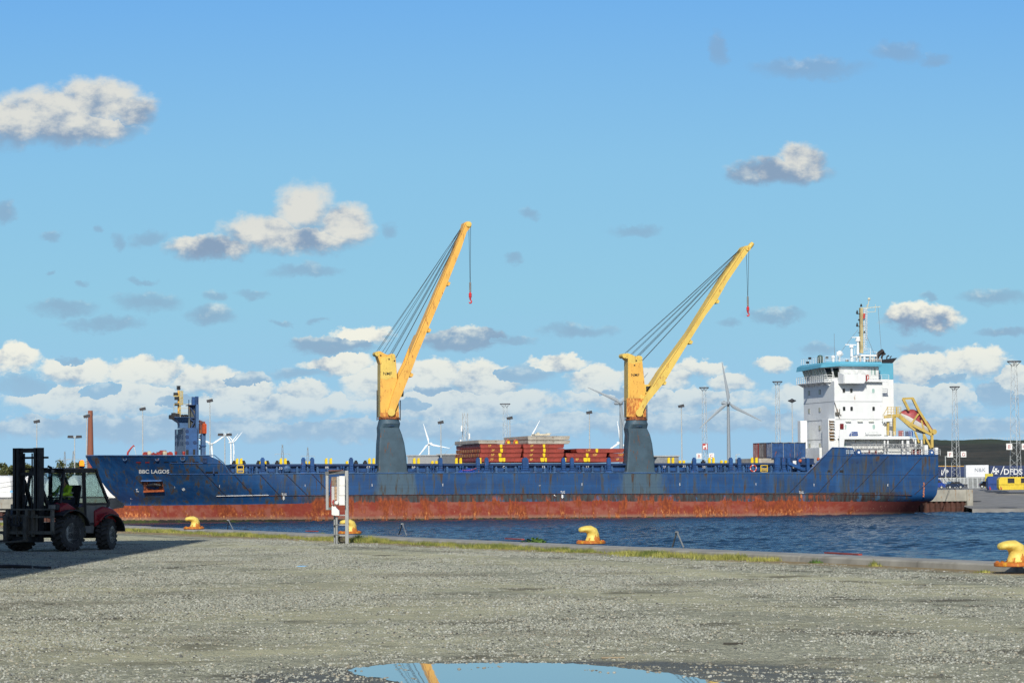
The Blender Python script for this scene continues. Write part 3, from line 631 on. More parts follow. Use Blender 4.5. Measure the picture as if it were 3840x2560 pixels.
# ---- hatch coaming with stays, posts and rails
yC = 2.4; xc0 = SP(866, 1755, yC).x; xc1 = SP(3046, 1755, yC).x; zc = SP(2000, 1738, yC).z
mb = MB(); mb.box(xc0, xc1, yC, BW-yC, zD, zc-.02); mb.build('hatch_coaming', BLUE, ship)
mb = MB(); mb.box(xc0-.2, xc1+.2, yC-.7, yC+.002, zc-.25, zc+.05); mb.box(xc0, xc1, yC-.25, yC, zc-1.3, zc-1.2); mb.build('coaming_rail', BLUED, ship)
rk = random.Random(5); x = xc0+.7
gaps = [(SP(1395, 1750).x, SP(1540, 1750).x), (SP(2318, 1750).x, SP(2468, 1750).x)]
k = 0
while x < xc1-3:
    if not any(a < x < c2 for a, c2 in gaps):
        mb = MB(); mb.prism([(x-.19, yC-.9, zD), (x-.19, yC-.9, zc-.75), (x-.1, yC-.75, zc-.42), (x+.1, yC-.75, zc-.42), (x+.19, yC-.9, zc-.75), (x+.19, yC-.9, zD)], (0, .9, 0))
        if k < 95: mb.build('coaming_stay', BLUEL, ship)
        if k % 3 == 1:
            mb = MB()
            for dx in (.62, 1.02):
                mb.cyl((x+dx, yC-.5, zD), (x+dx, yC-.5, zc-.65), .11, n=8); mb.sph((x+dx, yC-.5, zD+.95), .22, 8, 5)
            mb.build('air_vent', BLUE, ship)
    x += 1.62; k += 1
for px in (985, 1138, 1171, 1317, 1652, 1793, 1825, 1970, 2113, 2145, 2283, 2604, 2741, 2773, 2911, 2938):
    p = SP(px, 1750, .4); zt = SP(px, 1717, .4).z; w = .5 if px == 1970 else .3
    mb = MB(); mb.box(p.x-w, p.x+w, .25, .75, zD, zt-.1); mb.box(p.x-w*.6, p.x+w*.6, .3, .7, zt-.1, zt+.1); mb.prism([(p.x-w, .3, zD+.6), (p.x-w-.35, .3, zD), (p.x+w+.35, .3, zD), (p.x+w, .3, zD+.6)], (0, .35, 0)); mb.build('guide_post', BLUE, ship)
mb = MB()
for z in (.45, .8, 1.15):
    for a, c2 in ((862, 1405), (1545, 2322), (2470, 3030)): mb.bar((SP(a, 1760).x, .15, zD+z), (SP(c2, 1760).x, .15, zD+z), .035)
x = SP(870, 1760).x
while x < SP(3030, 1760).x:
    if not any(a < x < c2 for a, c2 in gaps): mb.bar((x, .15, zD), (x, .15, zD+1.15), .04)
    x += 1.55
mb.build('deck_railing', BLUED, ship)
YF = M('yellow_fitting', (.85, .60, .01), .5, var=.1, dirt=.3)
def stopper(px, tall):
    p = SP(px, 1735, yC-.3); h = .95 if tall else .5; w = .2; mb = MB()
    mb.prism([(p.x-w, yC-.5, zc), (p.x+w, yC-.5, zc), (p.x+w*.85, yC-.5, zc+h), (p.x-w*.4, yC-.5, zc+h), (p.x-w, yC-.5, zc+h*.75)], (0, .35, 0)); mb.build('deck_stopper', YF, ship)
for px in (889, 904, 1053, 1070, 1223, 1240, 1385, 1401, 1553, 1569, 1711, 1727, 2507, 2523, 2660, 2675, 2820, 2836): stopper(px, True)
for px in (978, 994, 1145, 1161, 1301, 1621, 1636, 1800, 2549, 2564, 2705, 2721, 2598): stopper(px, False)
for px in (878, 914, 970, 1003, 1040, 1080, 1370, 1335, 2638): # dark clamps and vents along the coaming top
    p = SP(px, 1735, yC+.3); mb = MB(); mb.box(p.x-.3, p.x+.3, yC+.1, yC+.8, zc, zc+.35); mb.cyl((p.x, yC+.4, zc+.3), (p.x, yC+.4, zc+.6), .22, n=8); mb.build('coaming_clamp', BLACK, ship)
for s_, px, py in (('33', 1056, 1759), ('05', 1230, 1756), ('07', 1386, 1755), ('C', 1894.5, 1754), ('17', 2208, 1754), ('21', 2499, 1753), ('23', 2646, 1754), ('33', 997, 1757), ('5P', 1555, 1756), ('15', 2043, 1754), ('22', 2572, 1750)):
    p = SP(px, py, .6); textmesh('bay_number', s_, .5, WTXT, ship, lambda x, y, p=p: Vector((p.x+x*1.2, yC-.93, p.z+y)))
mb = MB()  # yellow gangway gates
def gate(px0, px1, py0, py1):
    a = SP(px0, py1, .1); c2 = SP(px1, py0, .1); mb = MB()
    for q in ((a.x, a.z, c2.x, a.z), (a.x, c2.z, c2.x, c2.z), (a.x, a.z, a.x, c2.z), (c2.x, a.z, c2.x, c2.z), (a.x, (a.z+c2.z)/2, c2.x, (a.z+c2.z)/2), (a.x, a.z*.7+c2.z*.3, c2.x, a.z*.7+c2.z*.3)): mb.bar((q[0], .08, q[1]), (q[2], .08, q[3]), .11)
    mb.build('access_gate', YEL, ship)
gate(889, 913, 1744, 1771); gate(2853, 2877, 1744, 1768)
mb = MB(); p = SP(1078, 1757, .8); mb.lathe([(.2, -.1), (.5, 0), (.58, .12), (.35, .2), (.3, .1)], (p.x, 1.0, p.z), 'Y', 14); mb.build('fairlead', BLUEL, ship)
def lifebuoy(px, py, y, lab, r=.42, sp=SP):
    p = sp(px, py, y); mb = MB(); n = 16; R2 = .1
    for i in range(n):
        a, c2 = 2*PI*i/n, 2*PI*(i+1)/n
        mb.tube([(r*cos(a), 0, r*sin(a)), (r*cos((a+c2)/2), 0, r*sin((a+c2)/2)), (r*cos(c2), 0, r*sin(c2))], R2, 6, m=1 if i % 4 == 0 else 0)
    o = mb.build('lifebuoy', [M('lifebuoy_red', (.55, .06, .03), .5), WTXT]); o.matrix_world = SM @ Matrix.Translation((p.x, y, p.z)); tag(o, lab, 'lifebuoy', 'red and white ring lifebuoys on the ship')
lifebuoy(2825, 1755, .1, 'red and white lifebuoy on the deck rail left of the yellow gate', .52)
# tarpaulin heap
mb = MB(); p = SP(1755, 1757, .8); rr = random.Random(4); n = 10; vs = []
for i in range(n+1):
    for j in range(5): vs.append((p.x-1.6+3.2*i/n, .6+.25*j, zD+.02+max(0, sin(PI*i/n))**.5*sin(PI*j/4)*(.55+rr.uniform(-.15, .2))+(rr.uniform(0, .1))))
mb.add(vs, [(i*5+j, i*5+j+1, (i+1)*5+j+1, (i+1)*5+j) for i in range(n) for j in range(4)]); o = mb.build('tarpaulin', M('tarp_blue', (.02, .07, .4), .5, var=.3, vs=3)); o.matrix_world = SM
tag(o, 'crumpled bright blue tarpaulin on the side deck below the stack of hatch covers', 'tarpaulin')
mb = MB(); mb.tube([(p.x-1, .5, zD+.45), (p.x+.2, .45, zD+.4), (p.x+1.3, .45, zD+.75)], .05, 5); o = mb.build('lashing_strap', M('strap_pink', (.6, .12, .15), .7)); o.matrix_world = SM; tag(o, 'pink strap lying across the blue tarpaulin on the side deck', 'strap')
# ================================================================== deck cranes (parts of the ship)
CRY = M('crane_yellow', (.80, .44, .08), .5, var=.08, vs=.6, dirt=.25, rs=1.2, dcol=(.5, .22, .04), rust=.42, rcol=(.35, .12, .03))
CRY2 = M('crane_pale_yellow', (.74, .52, .11), .5, var=.08, vs=.6, dirt=.25, dcol=(.42, .28, .07), rust=.42, rs=1.2, rcol=(.35, .12, .03))
CRSHADE = M('crane_shade_side', (.55, .40, .11), .55, var=.15, vs=1, dirt=.5, dcol=(.2, .14, .04), rust=.2)  # darker crane yellow: shade of the bow-facing side painted in, plus dirt and rust
CRRU = M('crane_rusty_base', (.76, .40, .08), .6, var=.25, vs=1.2, dirt=1.0, rs=2.2, dcol=(.55, .13, .02), rust=1.1, rcol=(.38, .10, .02))
RING = M('slew_ring', (.35, .11, .03), .8, var=.5, vs=2, rust=1, rcol=(.12, .04, .02))
def crane(JD, ox, oy, sc_, body, leftx, jib, jibtop, pivot, ringpx, pedrows, ropes, hooks, jibmat, spl, name_px, legs_end, cab, lug, nose=None):
    def C(x, y, yl=.6): return SP(ox+x/sc_, oy+y/sc_, yl)
    D = 2.1; y0 = .75; yc = 2.4; yh = yc-D/2
    # pedestal: rounded-rectangle foot lofted into a round neck
    rings = []
    for (py, xa, xb, sq) in pedrows:
        a, c2 = SP(xa, py, y0 if sq > .3 else yc), SP(xb, py, y0 if sq > .3 else yc); cx, rx = (a.x+c2.x)/2, (c2.x-a.x)/2; ring = []
        ry = rx if sq < .3 else 1.32; cy = yc+(0 if sq < .3 else .12)*0
        for i in range(32):
            th = 2*PI*i/32; e = 2/(2+16*sq); cxx = abs(cos(th))**e*(1 if cos(th) > 0 else -1); cyy = abs(sin(th))**e*(1 if sin(th) > 0 else -1)
            ring.append(Vector((cx+rx*cxx, min(cy+ry*cyy, 99), a.z)))
        rings.append(ring)
    cr = MB().loft(rings).build('crane', GRB, ship, smooth=18)
    # neck paint band, slewing ring
    (ra, rb, ry1, ry0) = ringpx; a = C(ra, ry0, yc); c2 = C(rb, ry0, yc); cx = (a.x+c2.x)/2; r = (c2.x-a.x)/2; zt = C(ra, ry1, yc).z
    MB().lathe([(r*.94, a.z-1.1), (r*.94, a.z-.02)], (cx, yc, 0), n=28).build('neck_band', M('neck_blue', (.015, .045, .09), .5, var=.3, dirt=.6), cr, smooth=True)
    MB().lathe([(r, a.z), (r*1.04, a.z+.05), (r*1.04, a.z+.22), (r*.98, a.z+.26), (r*.98, zt)], (cx, yc, 0), n=28).build('slewing_ring', RING, cr, smooth=True)
    # house
    y0 = yh; P2 = [C(x, y, y0) for x, y in body]
    mb = MB(); mb.prism([(p.x, y0, p.z) for p in P2], (0, D, 0)); hs = mb.build('crane_house', [body_m[0]], cr, bevel=.06)
    # paint split: rusty lower plate and pale upper plate, real cover plates 2 cm proud
    for nm, poly, mt in spl:
        MB().prism([(p.x, y0-.02, p.z) for p in [C(x, y, y0) for x, y in poly]], (0, .018, 0)).build(nm, mt, cr)
    MB().prism([(C(leftx[0], y, y0).x-.03, y0+.02, C(leftx[0], y, y0).z) for y in (leftx[1], leftx[2])]+[(C(leftx[0], leftx[2], y0).x-.03, y0+D-.02, C(leftx[0], leftx[2], y0).z), (C(leftx[0], leftx[1], y0).x-.03, y0+D-.02, C(leftx[0], leftx[1], y0).z)], (.02, 0, 0)).build('side_plate', CRSHADE, cr)  # thin plate carrying the painted shade of the house's bow-facing side
    # jib: box girder, forked foot either side of the house
    jl, jr = jib; poly = [C(x, y, y0-.5) for x, y in jl]+[C(x, y, y0-.5) for x, y in reversed(jr)]
    jb = MB(); k0 = legs_end
    left = [C(x, y, y0-.5) for x, y in jl]; right = [C(x, y, y0-.5) for x, y in jr]
    up = [left[i] for i in range(k0[0], len(left))]+[right[i] for i in range(len(right)-1, k0[1]-1, -1)]
    jb.prism([(p.x, y0-.55, p.z) for p in up], (0, JD, 0))
    foot = [left[i] for i in range(0, k0[0]+1)]+[right[i] for i in range(k0[1], -1, -1)]
    jb.prism([(p.x, y0-.55, p.z) for p in foot], (0, .5, 0)); jb.prism([(p.x, y0+D+.05, p.z) for p in foot], (0, .4, 0)); jb.prism([(p.x, y0-.55+JD, p.z) for p in (left[k0[0]], left[k0[0]].lerp(left[-1], .1), right[k0[1]].lerp(right[-1], .1), right[k0[1]])], (0, y0+D+.45-(y0-.55+JD), 0))
    j = jb.build('jib', jibmat, cr)
    mb = MB(); ins = [l.lerp(rr_, .16) for l, rr_ in zip([left[k0[0]], left[-2]], [right[k0[1]], right[-2]])]
    mb.bar((ins[0].x, y0-.57, ins[0].z), (ins[1].x, y0-.57, ins[1].z), .05, .05, up=(0, 1, 0)); mb.build('jib_flange', M('flange_rust', (.45, .22, .05), .7, var=.4, vs=2), cr)
    for x, y in lug:
        p = C(x, y, y0-.5); MB().prism([(p.x-.55, y0-.4, p.z-.2), (p.x+.25, y0-.4, p.z-.35), (p.x+.45, y0-.4, p.z+.1), (p.x-.1, y0-.4, p.z+.45)], (0, D-.2, 0)).build('jib_lug', jibmat, cr)
    pv = C(*pivot, y0-.5); MB().lathe([(.62, -.1), (.62, .0), (.25, .02), (.25, .08)], (pv.x, y0-.6, pv.z), 'Y', 16).build('pivot', CRY2, cr)
    # wires
    mb = MB()
    for (x0, y0_, x1, y1_, dy) in ropes: a = C(x0, y0_, y0+dy); c2 = C(x1, y1_, y0+dy*.6); mb.tube([a, (a+c2)/2-Vector((0, 0, .12)), c2], .034, 5)
    for (x0, y0_, x1, y1_) in hooks['r']: mb.tube([C(x0, y0_, yc-.2), C(x1, y1_, yc-.2)], .034, 5)
    mb.build('wire_rope', ROPE, cr)
    hx_, h0, h1, h2 = hooks['h']; a = C(hx_, h0, yc-.2); c2 = C(hx_, h1, yc-.2); e = C(hx_, h2, yc-.2); L = c2.z-e.z
    MB().tube([a, (a.x, a.y, a.z-.1), (a.x, a.y, c2.z+.1), c2], [.08, .17, .17, .1], 8).build('hook_weight', M('hook_grey', (.22, .21, .2), .5), cr)
    mb = MB(); mb.tube([(a.x, a.y, c2.z), (a.x, a.y, c2.z-.1*L), (a.x, a.y, c2.z-.45*L), (a.x, a.y, c2.z-.5*L), (a.x, a.y, c2.z-.55*L), (a.x, a.y, c2.z-.68*L)], [.1, .24, .24, .1, .17, .1], 10)
    mb.tube([(a.x, a.y, c2.z-.66*L), (a.x+.12, a.y, c2.z-.72*L), (a.x+.22, a.y, c2.z-.82*L), (a.x+.12, a.y, c2.z-.96*L), (a.x-.08, a.y, c2.z-.98*L), (a.x-.22, a.y, c2.z-.86*L)], [.08, .1, .12, .14, .12, .04], 8)
    mb.build('hook', M('hook_red', (.62, .02, .025), .45, var=.2), cr)
    # sheaves, cab, ladders
    mb = MB()
    for x, y in ((jl[-2][0]*.5+jr[-2][0]*.5, jl[-2][1]*.5+jr[-2][1]*.5),): p = C(x, y, y0); mb.lathe([(.1, -.1), (.45, -.08), (.45, .0), (.1, .02)], (p.x, y0-.66, p.z), 'Y', 16)
    for x, y in cab['sheaves']: p = C(x, y, y0); mb.lathe([(.38, -.06), (.38, D-.1)], (p.x, y0, p.z), 'Y', 14)
    mb.build('sheave', CRY2, cr, smooth=True)
    (ca, cb_, cy0, cy1) = cab['box']; a = C(ca, cy1, y0+.4); c2 = C(cb_, cy0, y0+.4)
    cbm = MB().box(a.x, c2.x, y0+.6, y0+2.2, a.z, c2.z).build('operator_cab', CRY2, cr)
    MB().box(a.x+.35*(c2.x-a.x), c2.x+.03, y0+.57, y0+2.23, a.z+.15*(c2.z-a.z), a.z+.8*(c2.z-a.z)).build('cab_window', WIN, cbm)
    mb = MB()
    for (x, ya, yb) in cab['ladders']:
        p, q = C(x, ya, y0+.3), C(x, yb, y0+.3)
        mb = MB()
        for dy in (0, .4): mb.bar((p.x, y0+.3+dy, p.z), (q.x, y0+.3+dy, q.z), .07)
        n = int((p.z-q.z)/.35)
        for i in range(n): mb.bar((p.x, y0+.3, q.z+.35*i), (p.x, y0+.7, q.z+.35*i), .04)
        mb.build('ladder', M('ladder_dark', (.05, .05, .05), .6), cr)
    nx_, ny_, w_ = name_px
    def xf(x, y): p = C(nx_+x, ny_-y, y0); return Vector((p.x, y0-.035, p.z))
    textmesh('lettering', 'NMF', 27, BLACK, cr, xf, align='CENTER', bold=.25)
    if nose: p = [C(x, y, yc) for x, y in nose]; MB().tube([p[0], p[1], p[2]], [.35, .4, .3], 10).build('jib_nose', CRY2, cr)
    mb = MB()
    for x, y in cab['bolts']: p = C(x, y, y0); mb.lathe([(.13, -.05), (.13, 0)], (p.x, y0-.02, p.z), 'Y', 8)
    mb.build('lifting_eye', BLACK, cr)
    return cr
body_m = [CRY]
def crane1():
    return crane(2.0, 1350, 800, 1.6, [(122, 1222), (123, 905), (107, 858), (104, 838), (109, 826), (122, 826), (150, 842), (172, 850), (190, 840), (206, 846), (214, 862), (232, 1090), (235, 1222)],
      (122, 1218, 905), ([(168, 1180), (200, 1080), (232, 985), (276, 900), (316, 800), (456, 470), (554, 245), (616, 92), (626, 58), (642, 49)], [(206, 1196), (236, 1120), (262, 1060), (296, 975), (340, 860), (405, 700), (520, 430), (606, 215), (640, 112), (668, 78), (662, 52)]),
      None, (187, 1192), (112, 236, 1222, 1236),
      [(1779, 1410, 1542, 1), (1773, 1416, 1535, 1), (1764, 1421, 1530, 1), (1714, 1422, 1527, 1), (1661, 1424, 1519, 1), (1628, 1427, 1510, .8), (1603, 1425, 1501, .4), (1588, 1420, 1497, .12), (1573, 1421, 1495, 0)],
      [(100, 826, 604, 92, .3), (112, 822, 600, 96, 1.0), (134, 832, 602, 100, .6), (178, 846, 604, 104, .2), (186, 846, 606, 104, .9), (192, 846, 608, 108, 1.6), (214, 866, 590, 150, .5), (216, 866, 585, 165, 1.4), (150, 840, 600, 96, 1.8)],
      {'r': [(653, 88, 660, 412), (664, 84, 662, 412)], 'h': (661, 412, 474, 540)}, CRY,
      [('upper_plate', [(123, 990), (123, 868), (160, 858), (208, 866), (222, 990), (190, 984), (160, 998), (135, 992)], CRY2), ('base_plate', [(122, 1219), (122, 1195), (234, 1190), (234.5, 1219)], CRRU)],
      (165, 970, 45), (4, 3), {'sheaves': [(104, 842), (198, 856)], 'box': (236, 262, 1055, 1098), 'ladders': [(104, 1060, 1240), (243, 1120, 1240)], 'bolts': [(124, 852), (174, 874), (206, 884)]},
      [(306, 968), (412, 700), (528, 420)])
def crane2():
    return crane(2.3, 2280, 880, 1.742, [(132, 1190), (132, 822), (116, 806), (112, 790), (117, 776), (128, 773), (156, 782), (184, 796), (204, 788), (218, 796), (224, 812), (240, 975), (247, 1080), (249, 1190)],
      (131, 1188, 825), ([(184, 1165), (197, 1140), (252, 1040), (290, 985), (336, 900), (526, 640), (626, 480), (764, 255), (870, 108), (888, 80), (902, 72)], [(222, 1172), (242, 1125), (268, 1085), (312, 1032), (372, 956), (500, 745), (640, 522), (712, 428), (778, 310), (856, 195), (924, 100), (922, 78)]),
      None, (203, 1162), (120, 249, 1190, 1212),
      [(1779, 2342, 2472, 1), (1773, 2348, 2464, 1), (1764, 2353, 2459, 1), (1714, 2356, 2456, 1), (1661, 2359, 2449, 1), (1628, 2361, 2441, .8), (1605, 2357, 2431, .4), (1590, 2349, 2424, .12), (1574, 2350, 2422, 0)],
      [(110, 774, 862, 96, .3), (122, 770, 866, 94, 1.0), (150, 780, 858, 104, .6), (190, 790, 866, 104, .2), (198, 790, 868, 108, 1.0), (206, 790, 864, 112, 1.7), (224, 820, 800, 190, .5), (226, 822, 795, 200, 1.4), (158, 782, 860, 100, 1.9)],
      {'r': [(903, 105, 912, 402), (920, 105, 914, 402)], 'h': (913, 402, 468, 532)}, CRY2,
      [('upper_plate', [(133, 832), (160, 842), (222, 830), (236, 960), (245, 1055), (215, 1040), (200, 1062), (136, 1062)], CRY), ('base_plate', [(122.5, 1188), (122.5, 1066), (200, 1066), (246, 1072), (249, 1188)], CRRU)],
      (178, 925, 45), (3, 3), {'sheaves': [(108, 790), (210, 806)], 'box': (238, 275, 978, 1032), 'ladders': [(114, 1080, 1215), (256, 1110, 1215)], 'bolts': [(172, 852), (124, 812), (184, 822)]},
      [(368, 966), (540, 700), (714, 434)], nose=[(918, 90), (936, 66), (946, 55)])
crane1()
body_m[0] = CRY2
crane2()

# ================================================================== stacked hatch covers (loose pontoons resting on the ship)
HRED = M('hatch_red', (.30, .045, .028), .6, var=.25, vs=.8, dirt=.4, dcol=(.12, .03, .02), rust=.18)
HGREY = M('hatch_grey', (.42, .38, .31), .8, var=.25, vs=.8, dirt=.5, dcol=(.22, .16, .1), rust=.25, rcol=(.2, .1, .05))
HRUST = M('hatch_ribs', (.22, .12, .06), .8, var=.5, vs=2, dirt=.8, rs=2, dcol=(.06, .04, .03), rust=.8)
YC2 = 3.1
MARKY = M('stencil_yellow', (.7, .42, .08), .6)
def hatch(x0, x1, yt, yb, label, mat, mark=None, mx=None, ymark=(), wid=16.4, cutl=3, cutr=10, ribs=False, y=YC2):
    def C(px, py): p = SP(1640+px/2.94, 1550+py/2.94, y); return p.x, p.z
    (xa, zt), (xb, zb) = C(x0, yt), C(x1, yb); cx = (xa+xb)/2
    k = 1/2.94/23.0
    pts = [(xa, zt), (xb, zt), (xb, zb+(zt-zb)*.45), (xb-cutr*k, zb), (xa+cutl*k, zb), (xa, zb+(zt-zb)*.3)]
    r = thing('hatch_cover', label, 'hatch cover', group='stacked hatch covers on the ship', mat=SM @ Matrix.Translation((cx, y, zb)))
    pp_ = [Vector((a-cx, 0, z-zb)) for a, z in pts]
    MB().prism(pp_, (0, wid, 0)).build('panel', mat, r, bevel=.03)
    H = zt-zb
    mb = MB()
    for (yy, hh) in ((.02, .1),): mb.box(xa-cx-.02, xb-cx+.02, -.05, .0, H-hh, H-.003)
    mb.build('edge_flange', mat, r)
    mb = MB(); n = max(2, int((xb-xa)/1.3))
    for i in range(1, n): u_ = xa-cx+(xb-xa)*i/n; mb.prism([(u_-.05, -.03, H*.62), (u_+.1, -.03, H*.62), (u_+.05, -.03, H*.5)], (0, .028, 0))
    mb.build('lashing_eye', BLACK, r)
    if ribs:
        for i in range(14):
            yy = .5+i*(wid-1)/13; MB().box(xa-cx-.12, xa-cx-.002, yy, yy+.35, .1, H-.08).build('end_rib', HRUST, r)
    for a, c2 in ymark:
        (ya, _), (yb2, _) = C(a, yt), C(c2, yt); MB().prism([(ya-cx, -.07, H*.96), (yb2-cx, -.07, H*.96), (yb2-cx-.03, -.07, .06), (ya-cx+.1, -.07, .04), (ya-cx, -.07, H*.4)], (0, .05, 0)).build('lifting_pad', YF, r)
    if mark:
        mxx = C(mx, yt)[0]-cx; textmesh('stencil', mark, .52, MARKY, r, lambda a, b_: Vector((mxx+a, -.04, H*.36+b_)), bold=.01)
    return r
T1 = [(337, 382), (386, 431), (436, 482), (486, 533)]
hatch(475, 925, *T1[0], 'red hatch cover stencilled 1P, topmost red one of the left stack', HRED, '1P', 575, [(688, 716)])
hatch(478, 935, *T1[1], 'red hatch cover stencilled 3P, second red one down in the left stack', HRED, '3P', 613, [(693, 722)], ribs=True)
hatch(466, 925, *T1[2], 'red hatch cover stencilled 5P, third red one down in the left stack', HRED, '5P', 609, [(675, 706)], ribs=True)
hatch(560, 944, *T1[3], 'red hatch cover stencilled 7P at the bottom of the left stack', HRED, '7P', 600, [(678, 720), (722, 749)], cutr=2)
hatch(460, 530, *T1[3], 'short red hatch piece with a yellow fitting, left of the cover stencilled 7P', HRED, None, None, [(466, 484)], cutr=2)
hatch(948, 1397, *T1[0], 'red hatch cover stencilled 2P, topmost red one of the middle stack', HRED, '2P', 1040, [(1163, 1188)])
hatch(953, 1400, *T1[1], 'red hatch cover stencilled 4P, second red one down in the middle stack', HRED, '4P', 1043, [(1165, 1193)])
hatch(950, 1396, *T1[2], 'red hatch cover stencilled 6P, third red one down in the middle stack', HRED, '6P', 1035, [(1162, 1189)])
hatch(990, 1380, *T1[3], 'red hatch cover stencilled 8P at the bottom of the middle stack', HRED, '8P', 1037, [(1136, 1178), (1182, 1207)], cutr=2)
hatch(1400, 1470, *T1[3], 'short red hatch piece with a yellow fitting between the middle and right stacks', HRED, None, None, [(1405, 1420)], cutr=2)
hatch(1533, 2056, *T1[1], 'red hatch cover stencilled 13P on top of the low right stack', HRED, '13P', 1664, [(1744, 1772)], cutl=14)
hatch(1418, 1868, *T1[2], 'red hatch cover stencilled 12P in the middle of the low right stack', HRED, '12P', 1736, [(1637, 1664)], cutl=14)
hatch(1900, 2056, *T1[2], 'red hatch cover stencilled 11P beside the rear crane pedestal, upper one', HRED, '11P', 2020, [], cutl=14)
hatch(1498, 1880, *T1[3], 'red hatch cover stencilled 9P at the bottom of the low right stack', HRED, '9P', 1540, [(1611, 1656), (1658, 1683)], cutr=2)
hatch(1904, 2052, *T1[3], 'red hatch cover stencilled 1P at deck level beside the rear crane pedestal', HRED, '1P', 1985, [], cutr=2)
hatch(455, 742, 291, 332, 'grey hatch cover lying across the top of the left red stack', HGREY, cutr=14, wid=16.2)
hatch(1002, 1463, 294, 334, 'grey hatch cover, lower of the two on the middle red stack', HGREY, cutr=20, wid=15.4)
hc = hatch(1000, 1460, 246, 290, 'grey hatch cover, topmost of all, with a cream box on it', HGREY, cutr=14, wid=15.4)
def C4(px, py, y=YC2): return SP(1640+px/2.94, 1550+py/2.94, y)
a, c2 = C4(1076, 243, 6), C4(1243, 226, 6); o = MB().box(0, c2.x-a.x, 0, 2.2, 0, c2.z-a.z).box(.5, .9, .4, .9, c2.z-a.z, c2.z-a.z+.25).box(2.2, 2.9, .4, 1.4, c2.z-a.z, c2.z-a.z+.12).build('equipment_box', M('cream_box', (.62, .55, .4), .6, var=.2, rust=.2), bevel=.02); o.matrix_world = SM @ Matrix.Translation((a.x, 6, a.z+.03)); tag(o, 'cream flat equipment box on the topmost grey hatch cover', 'box')
for px, lab in ((778, 'orange lifting shackle on the red stack left of the other one'), (866, 'orange lifting shackle at the left end of the upper grey covers')):
    p = C4(px, 331, 3.3); mb = MB(); mb.tube([(-.35, 0, 0), (-.25, 0, .45), (0, 0, .62), (.25, 0, .45), (.35, 0, 0)], .13, 8); mb.box(-.15, .22, -.25, -.05, .02, .42, m=1); o = mb.build('lifting_shackle', [M('shackle_orange', (.5, .1, .03), .6, var=.4, vs=3), YF]); o.matrix_world = SM @ Matrix.Translation((p.x, 3.3, p.z-.02)); tag(o, lab, 'shackle', 'orange shackles on the hatch covers')

# ================================================================== containers by the bridge
def container(cx, y, z, label, mat, L=6.06, rot=0, H=2.59, dd=0):
    r = thing('shipping_container', label, 'container', group='shipping containers on the ship', mat=SM @ Matrix.Translation((cx, y, z)) @ Matrix.Rotation(rot, 4, 'Z'))
    W_ = 2.44; n = 22
    def corr(L_, n_, d_=.05):
        out = []; s0 = L_/n_
        for i in range(n_): out += [(i*s0, 0), (i*s0+s0*.3, 0), (i*s0+s0*.5, d_), (i*s0+s0*.8, d_)]
        return out+[(L_, 0)]
    mb = MB(); cs = corr(L-.3, n)
    for yy, sg in ((.04, 1), (W_-.04, -1)):
        v_ = [(.15+a, yy+sg*d_, .15) for a, d_ in cs]+[(.15+a, yy+sg*d_, H-.12) for a, d_ in cs]; k = len(cs); mb.add(v_, [(i, i+1, k+i+1, k+i) for i in range(k-1)])
    for xx, sg in ((.04, 1), (L-.04, -1)):
        ce = corr(W_-.3, 9); v_ = [(xx+sg*d_, .15+a, .15) for a, d_ in ce]+[(xx+sg*d_, .15+a, H-.12) for a, d_ in ce]; k = len(ce); mb.add(v_, [(i, i+1, k+i+1, k+i) for i in range(k-1)])
    mb.box(.1, L-.1, .08, W_-.08, H-.08, H-.04); mb.build('side_wall', mat, r)
    mb = MB()
    for xx in (0, L-.15):
        for yy in (0, W_-.15): mb.box(xx, xx+.15, yy, yy+.15, 0, H)
    for yy in (.01, W_-.13):
        for zz in (0, H-.12): mb.box(.15, L-.15, yy, yy+.12, zz, zz+.12)
    for xx in (.01, L-.13):
        for zz in (0, H-.12): mb.box(xx, xx+.12, .15, W_-.15, zz, zz+.12)
    mb.build('frame', mat, r)
    mb = MB()
    for yy in (.4, .9, 1.5, 2.0): mb.bar((-.03, yy, .2), (-.03, yy, H-.2), .05)
    mb.build('lock_rod', M('lock_rod', (.3, .3, .3), .5), r)
    return r
pc_ = SP(2894, 1717, 2.2); pl_ = SP(3028, 1717, 2.2); CB = M('container_blue', (.02, .075, .21), .55, var=.3, vs=1.5, dirt=.5, dcol=(.1, .12, .12), rust=.3); CRD = M('container_red', (.22, .03, .03), .6, var=.25, vs=1.5, dirt=.4, rust=.2); CBR = M('container_brown', (.06, .045, .05), .6, var=.25, dirt=.4, rust=.3)
container(pc_.x, 2.2, pc_.z, 'blue shipping container with canvas top standing in front of the white bridge', CB)
container(pc_.x-.35, 4.9, pc_.z, 'dark brown shipping container between the blue and the red ones', CBR)
container(pc_.x-.4, 7.6, pc_.z, 'red shipping container at the far side of the blue one', CRD)
mb = MB()
for u_ in (.0, 2.05, 4.05, 5.95): mb.tube([(u_, -.03, 0), (u_, -.03, 2.6)], .04, 5)
mb.tube([(i*6.06/12, -.05, 2.62-.07*(1 if i % 3 else 0)) for i in range(13)], .06, 5); o = mb.build('lashing', M('lashing_pale', (.3, .33, .33), .8)); o.matrix_world = SM @ Matrix.Translation((pc_.x, 2.2, pc_.z)); tag(o, 'pale lashing lines drawn over the side of the blue container', 'lashing')
mb = MB(); a = SP(2845, 1720, 2.6); mb.box(a.x, SP(2905, 1720, 2.6).x, 2.6, 14, zc+.02, pc_.z-.02); mb.build('container_bed', HGREY, ship)
mb = MB(); mb.box(SP(2905, 1720, 2.6).x+.01, SP(3050, 1720, 2.6).x, 2.3, 15, zc+.06, pc_.z-.05); mb.build('hatch_platform', BLUED, ship)
mb = MB()
for px in (2920, 2958, 2995, 3030): p = SP(px, 1735, 1.6); mb.box(p.x-.25, p.x+.25, 1.5, 2.2, zD, pc_.z)
